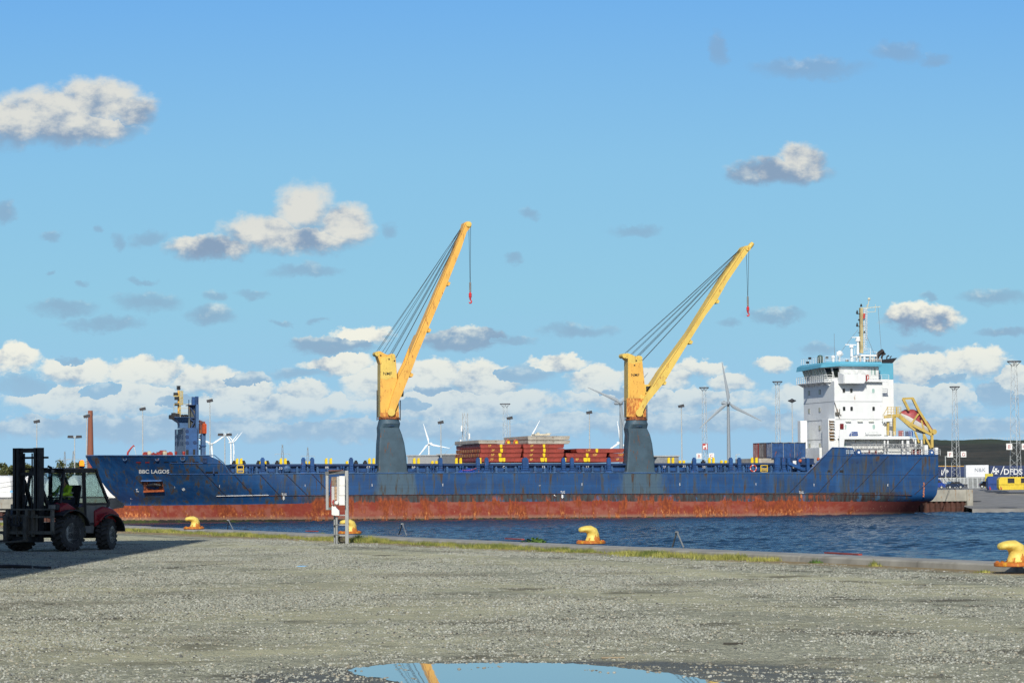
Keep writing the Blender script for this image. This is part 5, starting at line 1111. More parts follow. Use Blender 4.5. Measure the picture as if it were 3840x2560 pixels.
# lattice housing above, column and top boxes
def kbox(x0, x1, y0_, y1_, ya, yb, name, mt, parent=ship, bevel=0):
    a_, c2 = K(x0, y1_, ya), K(x1, y0_, ya); return MB().box(a_.x, c2.x, ya, yb, a_.z, c2.z).build(name, mt, parent, bevel=bevel)
kbox(558, 601, 480, 1260, 5.4, 6.8, 'cargo_post', BLUEL); kbox(555, 597, 353, 480, 5.4, 6.4, 'post_top', BLUE); kbox(500, 544, 362, 480, 7.4, 8.2, 'post_top', BLUE)
kbox(645, 708, 935, 1262, 6.0, 7.4, 'aft_post', BLUEL); kbox(640, 718, 1108, 1124, 5.8, 7.6, 'post_collar', BLUE)
BRN = M('stowage_brown', (.10, .115, .11), .8, var=.35, vs=1.2, dirt=.7, rust=.4)
ls = kbox(441, 557, 484, 880, 7.2, 7.5, 'lattice_housing', BRN)
kbox(441, 558, 480, 492, 6.2, 9.5, 'housing_top', BLUED); kbox(441, 466, 492, 880, 6.6, 7.2, 'housing_post', BRN)
mb = MB()
for q in ((470, 520, 545, 670), (445, 685, 552, 685), (552, 700, 460, 880), (460, 700, 552, 760), (552, 820, 460, 870), (448, 882, 556, 882)): mb.bar(K(q[0], q[1], 6.9), K(q[2], q[3], 6.9), .28, .2)
mb.prism([(p.x, 7.0, p.z) for p in (K(468, 512, 7), K(545, 512, 7), K(545, 575, 7))], (0, .15, 0)); mb.build('lattice_brace', BLUED, ls)
mb = MB(); mb.bar(K(447, 480, 7.5), K(447, 405, 7.5), .12); mb.bar(K(493, 480, 7.5), K(493, 405, 7.5), .12)
for i in range(5): mb.bar(K(565, 380+i*20, 5.35), K(592, 380+i*20, 5.35), .1)
mb.build('post_ladder', BLUED, ship)
# pedestal and platform of the foremast
mb = MB(); rings = []
for (y, x0, x1) in ((842, 300, 445), (800, 304, 445), (760, 296, 443), (735, 262, 442), (700, 222, 441), (682, 200, 441), (676, 200, 441)):
    a_, c2 = K(x0, y, 8), K(x1, y, 8); hw = 1.3+(0 if x0 > 290 else (300-x0)/100*1.2); rings.append([Vector((a_.x, 9-hw, a_.z)), Vector((c2.x, 9-hw, a_.z)), Vector((c2.x, 9+hw, a_.z)), Vector((a_.x, 9+hw, a_.z))])
mb.loft(rings); pf = mb.build('mast_pedestal', BLUEL, ship)
fm = MB(); fm.bar(K(288, 675, 8.5), K(286, 262, 8.5), .30, .3, up=(0, 1, 0)); fm = fm.build('foremast', CRY, ship)
mb = MB(); mb.bar(K(303, 676, 8), K(301, 275, 8), .1); mb.bar(K(319, 676, 8), K(315, 275, 8), .1)
for i in range(18): mb.bar(K(302, 290+i*21, 8), K(318, 290+i*21, 8), .09)
mb.bar(K(335, 275, 8), K(335, 485, 8), .12); mb.bar(K(352, 275, 8), K(352, 485, 8), .12)
for y in (275, 380, 480): mb.bar(K(300, y, 8), K(354, y, 8), .12)
mb.bar(K(207, 349, 8), K(290, 347, 8), .18); mb.build('mast_ladder', M('fore_yellow_rails', (.5, .38, .12), .6, dirt=.4), fm)
mb = MB()
for (x, y, h) in ((250, 295, 45), (265, 360, 48), (266, 455, 42)): p, q = K(x, y+h, 8), K(x, y, 8); mb.box(p.x-.35, p.x+.3, 8, 8.6, p.z, q.z)
p, q = K(287, 255, 8.5), K(287, 197, 8.5); mb.cyl(p, q, .22, .2, n=8)
for i in range(3): r_ = p.lerp(q, .15+i*.35); mb.cyl(r_, r_+Vector((0, 0, .15)), .32, n=8)
mb.build('navigation_light', BLACK, fm)
mb = MB(); rr = random.Random(8)
for i in range(16): x, y = rr.uniform(165, 275), rr.uniform(620, 690); y = max(y, 690-(x-160)*.9); p = K(x, y, 8+rr.uniform(-1, 1)); mb.box(p.x-.3, p.x+.3, p.y-.3, p.y+.3, p.z-.2, p.z+rr.uniform(.1, .4))
for x in (345, 385, 410): p = K(x, 660, 8); mb.sph((p.x, 8, p.z), .3, 8, 5)
mb.build('mooring_gear', BLACK, ship)
rail([K(215, 676, 7.5), K(438, 676, 7.5)], 2.1, ship, MATS['fore_yellow_rails'], 1.2, .04, 3)
# rescue boat capsule on the aft posts
mb = MB(); c0 = K(682, 850, 6.2); a_, c2 = K(642, 935, 6.2), K(724, 768, 6.2); rx, rz = (c2.x-a_.x)/2, (c2.z-a_.z)/2
o = thing('rescue_boat', 'upright orange capsule shaped boat hung aft of the blue foremast tower', 'rescue boat', mat=SM @ Matrix.Translation((c0.x, 6.6, c0.z)))
mb.loft([[Vector((rx*s_*cos(a), 1.1*s_*sin(a)+.0, z)) for a in [2*PI*i/14 for i in range(14)]] for z, s_ in ((-rz, .8), (-rz*.9, 1), (rz*.7, 1), (rz*.9, .75), (rz, .4))]); mb.build('boat_shell', M('orange_shell', (.78, .13, .015), .5, var=.12, vs=1), o, smooth=True)
mb = MB()
for dx in (-.55, -.1, .5): mb.box(rx*dx-.08, rx*dx+.08, -1.2, -.6, -rz*.9, rz*.8)
mb.box(-.2, .2, -.3, .3, rz, rz+.25); mb.build('keel_rib', M('orange_dark', (.5, .07, .01), .6), o)
mb = MB(); mb.bar(K(602, 735, 6.2), K(690, 775, 6.2), .4, .4); mb.bar(K(602, 775, 6.2), K(640, 790, 6.2), .25); mb.bar(K(622, 790, 6.2), K(622, 930, 6.2), .7, .4, up=(0, 1, 0)); mb.bar(K(604, 870, 6.2), K(645, 905, 6.2), .3); mb.build('boat_cradle', M('cradle_brown', (.12, .05, .045), .8, var=.4, rust=.5), ship)
for (x0, y0_, x1, y1_) in ((605, 1000, 642, 998), (605, 1110, 648, 1112), (630, 1130, 610, 1165), (605, 1165, 640, 1170), (612, 960, 640, 980)): MB().bar(K(x0, y0_, 6.4), K(x1, y1_, 6.4), .2).build('cross_brace', BLUED, ship)
# windlass and small crane on the forecastle
def G(x, y, yl=6.0): return SP(300+x/2.614, 1400+y/2.614, yl)
RW = M('windlass_red', (.32, .03, .02), .55, var=.4, vs=2, dirt=.6); zg = zk0
wl = MB(); a_, c2 = G(778, 798), G(847, 752); wl.box(a_.x, c2.x, 6, 7.5, zg, c2.z-.2); wl.prism([(G(778, 765).x, 5.9, G(778, 765).z), (G(790, 752).x, 5.9, G(790, 752).z), (G(847, 752).x, 5.9, c2.z), (G(847, 775).x, 5.9, G(0, 775).z), (G(778, 790).x, 5.9, G(0, 790).z)], (0, .8, 0)); wl = wl.build('windlass', RW, ship)
for x, r in ((640, 24), (665, 22), (690, 20), (735, 18), (765, 26), (862, 22), (885, 26)):
    p = G(x, 790, 5.5); r_ = r/2.614/24.5; MB().lathe([(r_*.5, -.2), (r_, -.2), (r_, -.1), (r_*.6, -.05), (r_*.6, .35), (r_, .4), (r_, .5), (r_*.4, .5)], (p.x, 5.5, max(p.z, zg+r_*.8)), 'Y' if x in (885, 640) else 'X', 14).build('winch_drum', RW, wl)
for x in (680, 832): p = G(x, 788, 5.4); MB().lathe([(.42, -.3), (.5, 0), (.42, .3)], (p.x, 5.6, p.z), 'X', 12).build('rope_coil', M('rope_cream', (.5, .45, .33), .9), wl)
for x, r in ((940, 12), (1018, 14)): p = G(x, 785, 4.0); r_ = r/2.614/24.5; MB().lathe([(r_, zg), (r_*.85, p.z), (r_*1.2, p.z+.05), (r_*1.1, p.z+.35)], (p.x, 4, 0), n=12).build('mooring_bollard', RW, ship)
mb = MB(); mb.tube([G(466, 800), G(470, 772), G(500, 732), (G(527, 703)), (G(533, 716))], [.17, .17, .14, .11, .1], 6); dvt = mb.build('deck_davit', M('davit_red', (.4, .03, .025), .5), ship)
mb = MB(); mb.tube([G(533, 716), G(551, 798)], .03, 4); mb.tube([G(531, 716), G(541, 760)], .05, 4); mb.build('davit_wire', WTXT, dvt)
# ================================================================== background beyond the far quay
GALV = M('galvanised', (.50, .52, .50), .5, .2, var=.12)
LHEAD = M('lamp_head_dark', (.03, .03, .035), .5)
def vert(px, py, D):
    w = aty(px, py, D); return w.x, w.z
def lamp_pole(px, ytop, D, label, kind='flood'):
    x, z = vert(px, ytop, D); r = thing('lamp_post', label, 'lamp post', (x, D, -.05), group='floodlight poles along the far quay')
    H_ = z+.05; s_ = D/600
    MB().tube([(0, 0, 0), (0, 0, H_*.5), (0, 0, H_)], [.17*s_, .14*s_, .1*s_], 8).box(-.3, .3, -.3, .3, 0, .5).build('pole', GALV, r)
    if kind == 'flood':
        mb = MB(); mb.prism([(-.6*s_, -.3, H_-.1), (.7*s_, -.3, H_+.1), (.55*s_, -.3, H_+.75*s_), (-.75*s_, -.3, H_+.45*s_)], (0, .8, 0)); mb.build('floodlight', LHEAD, r)
        MB().bar((-.3*s_, 0, H_), (-.3*s_, 0, H_+1.2*s_), .08).bar((0, 0, H_+.9*s_), (.8*s_, 0, H_+.9*s_), .06).build('bracket', GALV, r)
    elif kind == 'tee':
        MB().bar((-1.2*s_, 0, H_), (1.2*s_, 0, H_), .15*s_).build('bracket', GALV, r)
        for sg in (-1, 1): MB().prism([(sg*.25*s_, -.3, H_-.35*s_), (sg*1.6*s_, -.3, H_-.25*s_), (sg*1.5*s_, -.3, H_+.3*s_), (sg*.4*s_, -.3, H_+.3*s_)], (0, .8, 0)).build('floodlight', LHEAD, r)
    elif kind == 'disc': MB().lathe([(.25*s_, H_-.5*s_), (.95*s_, H_-.2*s_), (.9*s_, H_), (.5*s_, H_+.1), (.1, H_+.35)], n=12).build('floodlight', LHEAD, r)
    else: MB().bar((-.1, 0, H_), (1.0, 0, H_+.05), .15).build('lamp_head', GALV, r)
for a in ((138, 1585, 640, 'tall thin pole far left above the forklift mast'), (325, 1565, 560, 'floodlight pole directly left of the brick chimney'), (535, 1538, 560, 'floodlight pole behind the bow, between chimney and foremast'), (787, 1507, 520, 'tall floodlight pole just right of the orange rescue boat'),
          (1653, 1588, 600, 'floodlight pole right of the small turbine, left of the red stack'), (1912, 1572, 640, 'floodlight pole behind the grey hatch covers, beside the lattice mast'), (2210, 1551, 600, 'floodlight pole above the low right stack of red covers'), (2555, 1527, 560, 'floodlight pole between the rear crane and the large turbine')): lamp_pole(*a)
lamp_pole(280, 1637, 620, 'short pole with twin lamp head, left of the chimney', 'tee'); lamp_pole(843, 1629, 640, 'pole with twin lamp head between the two white turbines', 'tee')
lamp_pole(2970, 1500, 600, 'pole with a round dark lamp cluster left of the white bridge', 'disc'); lamp_pole(3545, 1711, 640, 'short street lamp in front of the hill right of the stern', 'street'); lamp_pole(2760, 1704, 700, 'very small lamp right of the large turbine tower', 'street')
LAT = M('lattice_steel', (.48, .50, .49), .6, 0.0, var=.15); SGN = M('sign_white', (.75, .74, .7), .6); SGR = M('sign_red', (.42, .05, .05), .7)
def lattice_mast(px, ytop, D, label, w0=1.7, w1=2.6, crown=True, signs=None, sy=None, th=.055, extra=None):
    x, z = vert(px, ytop, D); H_ = z+.05; r = thing('lattice_mast', label, 'lighting mast', (x, D, -.05), group='lattice masts in the port')
    mb = MB(); n = int(H_/(w0*1.15)); cs = lambda t_: (w1+(w0-w1)*t_)/2
    for i in range(3):
        a = 2*PI*i/3+.5; mb.bar((cs(0)*cos(a), cs(0)*sin(a), 0), (cs(1)*cos(a), cs(1)*sin(a), H_), th*1.5)
    for k in range(n):
        t0, t1 = k/n, (k+1)/n
        for i in range(3):
            a, c2 = 2*PI*i/3+.5, 2*PI*(i+1)/3+.5
            if k % 2: a, c2 = c2, a
            mb.bar((cs(t0)*cos(a), cs(t0)*sin(a), H_*t0), (cs(t1)*cos(c2), cs(t1)*sin(c2), H_*t1), th*.8)
            if k % 6 == 0: mb.bar((cs(t0)*cos(a), cs(t0)*sin(a), H_*t0), (cs(t0)*cos(c2), cs(t0)*sin(c2), H_*t0), th*1.3)
    mb.build('lattice', LAT, r)
    if crown:
        R2 = 1.1*w0; mb = MB(); pts = [(R2*cos(i*PI/8), R2*sin(i*PI/8), H_) for i in range(17)]; mb.tube(pts, .12, 5)
        for i in range(0, 16, 4): mb.bar(pts[i], (pts[i][0]*.3, pts[i][1]*.3, H_-1.2*w0*.6), .12)
        mb.bar(pts[0], pts[8], .1); mb.build('light_ring', M('ring_grey', (.12, .12, .13), .6), r)
    if signs:
        z_ = vert(px, sy, D)[1]+.05
        for sg, ch in zip((-1, 1), signs):
            cx = sg*(1.15+w0*.35) if ch != 'H' else 0; pl = MB().box(cx-.62, cx+.62, -1.35, -1.3, z_-.65, z_+.65).build('sign_plate', SGN, r)
            textmesh('sign_letter', ch, 1.1, SGR, pl, lambda a, b_, cx=cx: Vector((cx+a, -1.37, z_-.4+b_)))
    if extra:
        z_ = vert(px, extra, D)[1]+.05; MB().box(-.62, .62, -1.35, -1.3, z_-.75, z_+.75).build('sign_plate', SGR, r); pz = z_
        MB().prism([(-.45, -1.38, pz-.6), (-.2, -1.38, pz-.6), (-.2, -1.38, pz-.1), (.2, -1.38, pz-.1), (.2, -1.38, pz-.6), (.45, -1.38, pz-.6), (.45, -1.38, pz+.6), (.1, -1.38, pz+.6), (.1, -1.38, pz+.2), (-.45, -1.38, pz+.2)], (0, .02, 0)).build('sign_mark', SGN, r)
    return r
lattice_mast(2915, 1431, 620, 'lattice lighting mast above the blue container, left of the bridge', 1.0, 1.6)
lattice_mast(3580, 1450, 600, 'lattice mast with F and G signs in front of the hill', 1.0, 2.4, signs='FG', sy=1703)
lattice_mast(3803, 1355, 560, 'tallest lattice mast, with B and C signs, at the right edge', 1.3, 2.9, signs='BC', sy=1674)
lattice_mast(2640, 1453, 640, 'lattice mast with red sign plus B and C signs left of the large turbine', 1.0, 1.7, signs='BC', sy=1709, extra=1674)
lattice_mast(1894, 1514, 760, 'thin lattice mast behind the stacked hatch covers', 1.3, 2.0)
r = lattice_mast(1744, 1548, 760, 'telecom mast with antennas above the left red stack', 1.7, 2.2, crown=False, th=.10)
mb = MB(); x, z = vert(1744, 1548, 760); H_ = z
for k, (dx, f) in enumerate(((-1.2, .55), (1.3, .5), (-1.3, .62), (1.2, .7), (.9, .42), (-1, .8))): mb.box(dx-.2, dx+.2, -1.4, -1, H_*f-.8, H_*f+.8)
mb.cyl((-1.4, -1.2, H_*.56), (-1.4, -1.8, H_*.56), .7, n=10); mb.build('antenna', WTXT, r)
mb = MB(); mb.tube([(0, 0, H_*.75), (16, 0, 0)], .04, 4); mb.tube([(0, 0, H_*.75), (-16, 0, 0)], .04, 4); mb.build('guy_wire', LAT, r)
# wind turbines
TW = M('turbine_white', (.26, .30, .33), .45, var=.05); TW2 = M('turbine_bright', (.80, .82, .80), .45, var=.04)
def turbine(hub, tips, D, label, nac=-1, wide=1.0, mt=TW, back=False):
    hx_, hz = vert(*hub, D); r = thing('wind_turbine', label, 'wind turbine', (hx_, D, -.1), group='white wind turbines beyond the port'); R2 = 0
    for t_ in tips: tx, tz = vert(*t_, D); R2 = max(R2, math.hypot(tx-hx_, tz-hz))
    k = R2/40; hz += .1
    MB().tube([(0, 1.5*k, 0), (0, 1.5*k, hz*.5), (0, 1.5*k, hz-1*k)], [2.1*k*wide, 1.7*k*wide, 1.25*k*wide], 16).build('tower', mt, r, smooth=True)
    MB().loft([[Vector((nac*u_*k, -1*k+1.2*k+ w_*1.7*k*cos(a), hz+w_*1.7*k*sin(a))) for a in [2*PI*i/10 for i in range(10)]] for u_, w_ in ((-2, .6), (-1.5, 1), (5.2, 1), (6.5, .7))]).box(nac*4*k-.8*k, nac*4*k+.8*k, .5*k, 1.5*k, hz+1.7*k, hz+2.5*k).build('nacelle', mt, r, smooth=True)
    hub_y = -1.5*k
    MB().sph((0, hub_y, hz), 1.7*k, 12, 8, (1, 1.3, 1)).build('hub', mt, r, smooth=True)
    for t_ in tips:
        tx, tz = vert(*t_, D); d = Vector((tx-hx_, 0, tz+.1-hz)); L = d.length; d.normalize(); s_ = Vector((-d.z, 0, d.x)); rings = []
        for q, ch, th in ((0, 1.6, 1.6), (.05, 1.5, 1.4), (.14, 3.0, 1.1), (.22, 3.3, .8), (.5, 2.3, .45), (.8, 1.35, .25), (.97, .7, .12), (1, .15, .05)):
            c_ = d*(L*q); rings.append([Vector((c_.x, hub_y, hz+c_.z))+s_*(ch*k*.5*cos(a)-(.0 if q < .1 else .25*ch*k))+Vector((0, th*k*.5*sin(a), 0)) for a in [2*PI*i/10 for i in range(10)]])
        MB().loft(rings).build('blade', mt, r, smooth=True)
turbine((2731, 1511), [(2706, 1356), (2857, 1578), (2623, 1606)], 1500, 'large wind turbine standing right of the rear crane')
turbine((2328, 1511), [(2202, 1452), (2430, 1396), (2350, 1655)], 1700, 'large turbine half hidden behind the rear crane, one blade pointing left')
turbine((1608, 1663), [(1587, 1587), (1689, 1680), (1560, 1722)], 2600, 'small bright turbine between the front crane and the red stack', nac=1, mt=TW2)
turbine((795, 1664), [(861, 1619), (722, 1640), (800, 1745)], 2400, 'white turbine directly behind the pole right of the rescue boat', mt=TW2)
turbine((866, 1659), [(838, 1618), (867, 1715), (894, 1624)], 2900, 'thick towered white turbine right of the twin headed lamp, nacelle to the left', mt=TW2, wide=1.6)
turbine((876, 1657), [(910, 1617), (850, 1626), (880, 1705)], 2500, 'slim white turbine with one blade up to the right', mt=TW2)
turbine((1985, 1645), [(2024, 1576), (1936, 1640), (2000, 1720)], 2600, 'turbine behind the hatch covers showing one raised blade', mt=TW2)
turbine((2326, 1660), [(2314, 1577), (2390, 1700), (2256, 1705)], 3000, 'most distant turbine, low beside the rear crane pedestal', mt=TW2)
# brick chimney
m, t, b = newmat('chimney_brick'); bt = t.n.new('ShaderNodeTexBrick'); sx_, sy_, sz_ = t.sep(t.obj)[:3]; t.put(bt.inputs['Vector'], t.comb(t.m('MULTIPLY', t.m('ARCTAN2', sy_, sx_), 2.0), sz_, 0.0)); bt.inputs['Scale'].default_value = 2.2
bt.inputs['Color1'].default_value = (.30, .10, .055, 1); bt.inputs['Color2'].default_value = (.22, .07, .04, 1); bt.inputs['Mortar'].default_value = (.2, .11, .08, 1); t.put(b.inputs['Base Color'], bt.outputs[0]); b.inputs['Roughness'].default_value = .9
D = 760; x, z = vert(339, 1539, D); ch = thing('brick_chimney', 'tall tapering red brick chimney behind the bow', 'chimney', (x, D, -.1)); z += .1
MB().lathe([(1.15, 0), (.98, z*.35), (.66, z*.93), (.72, z*.95), (.66, z)], n=24).build('shaft', m, ch, smooth=True); 
MB().box(.25, .42, -1.2, -.9, z*.05, z*.42).build('service_duct', M('duct_red', (.45, .05, .03), .6), ch)
# pylons with wires
for (px, yt, lab) in ((1059, 1666, 'faint power pylon behind the side deck, left one'), (1154, 1676, 'faint power pylon behind the side deck, right one'), (243, 1692, 'tiny power pylon left of the chimney, farther left'), (275, 1690, 'tiny power pylon just left of the chimney')):
    D = 2300 if px > 1000 else 2600; x, z = vert(px, yt, D); k = z/40; r = thing('power_pylon', lab, 'pylon', (x, D, 0), group='distant power pylons'); mb = MB()
    for sx_ in (-1, 1):
        for sy_ in (-1, 1): mb.bar((sx_*2.6*k, sy_*2.6*k, 0), (sx_*.3*k, sy_*.3*k, z), .32*k)
    for i in range(8):
        t0, t1 = i/8, (i+1)/8; w0_, w1_ = 2.6-2.3*t0, 2.6-2.3*t1
        for sg in (-1, 1): mb.bar((sg*w0_*k, 0, z*t0), (-sg*w1_*k, 0, z*t1), .2*k)
    mb.build('tower', M('pylon_grey', (.32, .36, .38), .6), r)
    mb = MB()
    for f, w_ in ((.58, 9), (.78, 7)): mb.bar((-w_*k, 0, z*f), (w_*k, 0, z*f), .4*k); mb.bar((-w_*k, 0, z*f), (-w_*k, 0, z*f-2*k), .3*k); mb.bar((w_*k, 0, z*f), (w_*k, 0, z*f-2*k), .3*k)
    mb.build('crossarm', MATS['pylon_grey'], r)
# warehouses
def shed(px0, px1, yt, D, label, mt, dep=30, sl=0, roof=None):
    a, c2 = aty(px0, yt, D), aty(px1, yt, D); r = thing('warehouse', label, 'warehouse', (a.x, D, -.1)); w = c2.x-a.x; h_ = a.z+.1
    MB().prism([(0, 0, 0), (w, 0, 0), (w, 0, h_), (w*.12, 0, h_), (0, 0, h_-sl)], (0, dep, 0)).build('wall', mt, r)
    MB().box(-.3, w+.3, -.3, dep+.3, h_-sl*0+.01, h_+.35).build('roof', roof or SEAM, r); n = max(2, int(w/6))
    for i in range(n): x = w*(i+.5)/n; MB().box(x-1.2, x+1.2, -.06, -.01, .2, h_*.55).build('gate', M('gate_dark', (.10, .11, .12), .6), r)
shed(1528, 1645, 1710, 760, 'pale grey low warehouse right of the front crane pedestal', M('shed_grey', (.30, .31, .31), .7, var=.1)); shed(1640, 1835, 1706, 720, 'dark grey hall behind the left end of the red stack', M('shed_dark', (.11, .12, .13), .6, var=.15), sl=1)
shed(2455, 2545, 1712, 720, 'small grey shed right of the rear crane pedestal', M('shed_mid', (.2, .21, .21), .6), sl=1.2); shed(3290, 3500, 1756, 800, 'low grey hall hidden behind the stern rails', MATS['shed_mid'])
# trees on the left
BARK = M('bark', (.08, .06, .04), .9)
def leafmat(name, c0, c1):
    if name in MATS: return MATS[name]
    m, t, b = newmat(name); c = t.mix(t.ss(t.noise(t.obj, 1.3, 4, .7), .35, .65), c0, c1); t.put(b.inputs['Base Color'], c); b.inputs['Roughness'].default_value = .8; MATS[name] = m; return m
LEAF = leafmat('leaf_olive', (.035, .05, .014), (.14, .15, .05))
def tree(px0, px1, yt, D, label, seed):
    r_ = random.Random(seed); a, c2 = aty(px0, yt, D), aty(px1, yt, D); w = c2.x-a.x; cx = (a.x+c2.x)/2; H_ = a.z+.1
    r = thing('tree', label, 'tree', (cx, D, -.1), group='trees behind the far quay')
    mb = MB(); mb.tube([(0, 0, 0), (.1, 0, H_*.35), (-.1, 0, H_*.8)], [.3, .22, .05], 7)
    for i in range(7): an = r_.uniform(0, 6.28); z0 = H_*r_.uniform(.2, .55); mb.tube([(0, 0, z0), (w*.2*cos(an), w*.2*sin(an), z0+H_*.15), (w*.36*cos(an), w*.36*sin(an), z0+H_*.3)], [.14, .08, .03], 5)
    mb.build('trunk', BARK, r); mb = MB()
    cl = [(r_.uniform(-.42, .42)*w, r_.uniform(-.4, .4)*w, H_*r_.uniform(.2, .86)) for _ in range(46)]
    for (x, y, z) in cl:
        f = math.sqrt(max(0, 1-(x/(w*.5))**2)); z = min(z, H_*(.45+.5*f)); cr_ = r_.uniform(.5, 1.1)*w*.15
        for _ in range(85):
            u_ = Vector((r_.gauss(0, 1), r_.gauss(0, 1), r_.gauss(0, .8))).normalized()*cr_*r_.uniform(.4, 1.15); p = Vector((x, y, z))+u_; s_ = r_.uniform(.16, .36); A = Vector((r_.gauss(0, 1), r_.gauss(0, 1), r_.gauss(0, 1))).normalized(); B = A.cross(Vector((r_.gauss(0, 1), r_.gauss(0, 1), 1))).normalized()
            mb.add([p-A*s_, p+B*s_*.6, p+A*s_, p-B*s_*.6], [(0, 1, 2, 3)])
    mb.build('crown', LEAF, r, recalc=False)
for a in ((-60, 42, 1722, 640, 'olive green tree at the far left edge', 1), (20, 130, 1728, 680, 'tree seen through the forklift mast', 2), (208, 318, 1714, 640, 'rounded olive tree between the forklift cab and the chimney', 3), (120, 230, 1752, 700, 'lower tree behind the forklift cab', 4), (318, 402, 1762, 620, 'low tree at the foot of the chimney beside the bow', 5), (-20, 60, 1745, 600, 'bushy lower tree at the left edge behind the white wrapping', 6)): tree(*a)
# white wrapped turbine parts on the quay, fence in front
WRAP = M('white_wrap', (.78, .78, .76), .55, var=.05, vs=.8, dirt=.15, dcol=(.6, .6, .58))
def wrapped(px0, px1, yt, D, label, flat=False):
    a, c2 = aty(px0, yt, D), aty(px1, yt, D); w = (c2.x-a.x)/2; h_ = a.z+.05; r = thing('wrapped_cargo', label, 'wrapped cargo', ((a.x+c2.x)/2, D, -.02), group='white wrapped cargo on the far quay')
    rings = []
    for s_, k in ((0, .86), (.5, .96), (2, 1), (7, 1), (8.5, .96), (9, .8)):
        ring = []
        for i in range(25):
            t_ = PI*i/24; e = .32 if flat else .8; ring.append(Vector((w*k*math.copysign(abs(cos(t_))**e, cos(t_)), s_, .25+(h_-.25)*k*abs(sin(t_))**e)))
        rings.append(ring)
    mb = MB(); mb.loft(rings, caps=False, closed=False); n = 25; mb.add(rings[0], [tuple(range(n))]); mb.add(rings[-1], [tuple(range(n))]); mb.build('wrapping', WRAP, r, smooth=True)
    MB().box(-w*.8, w*.8, .5, 8.5, 0, .26).build('skid', M('skid_grey', (.2, .2, .2), .8), r)
    mb = MB()
    for s_ in (2.2, 4.8, 6.8): mb.tube([(w*1.005*math.copysign(abs(cos(PI*i/24))**(.32 if flat else .8), cos(PI*i/24)), s_, .25+(h_-.24)*abs(sin(PI*i/24))**(.32 if flat else .8)) for i in range(25)], .03, 4)
    mb.build('strap', SEAM, r)
for a in ((-70, 49, 1784, 452, 'flat topped white wrapped block at the left edge behind the fence', True), (86, 152, 1783, 452, 'white wrapped load seen between the forklift mast uprights', True), (160, 240, 1786, 455, 'white wrapped load behind the forklift driver'), (243, 303, 1783, 452, 'rounded white wrapped load seen through the forklift door opening'), (296, 376, 1779, 455, 'domed white wrapped load seen through the rear cab window'), (362, 452, 1786, 452, 'domed white wrapped load touching the bow silhouette')): wrapped(*a)
def wire_fence(px0, px1, D, h_, label, mt=None, step=2.5, mesh=.35):
    a, c2 = aty(px0, 1850, D), aty(px1, 1850, D); r = thing('wire_fence', label, 'fence', (a.x, D, 0)); L = c2.x-a.x; mb = MB(); n = int(L/step)
    for i in range(n+1): mb.bar((L*i/n, 0, 0), (L*i/n, 0, h_), .07)
    mb.build('post_row', mt or GALV, r); mb = MB()
    for z in (.1, h_*.5, h_): mb.bar((0, 0, z), (L, 0, z), .045)
    x = 0
    while x < L: mb.bar((x, 0, .1), (x, 0, h_), .018); x += mesh
    mb.build('wire_mesh', mt or GALV, r)
wire_fence(-60, 170, 436, 2.3, 'thin wire mesh fence in front of the white wrapped blocks on the left')
b_ = MB(); x, z = vert(52, 1795, 449); b_.cyl((0, 0, 0), (0, 0, z*.33), .16, m=0); b_.cyl((0, 0, z*.33), (0, 0, z*.66), .16, m=1); b_.cyl((0, 0, z*.66), (0, 0, z), .16, m=0); b_.box(-.6, .6, -.1, .1, z*.3, z*.42, m=2)
o = b_.build('marker_post', [SGR, SGN, M('box_cyan', (.1, .4, .7), .5)]); o.location = (x, 449, 0); tag(o, 'red and white striped post beside the white wrapped block', 'marker post')
x, z = vert(424, 1868, 438); o = MB().box(0, 1.1, 0, .8, 0, .45).box(1.3, 2.3, 0, .8, 0, .42).build('ballast_block', SGN, bevel=.03); o.location = (x-.6, 437, 0.04); tag(o, 'pair of small white blocks on the quay by the bow', 'block')
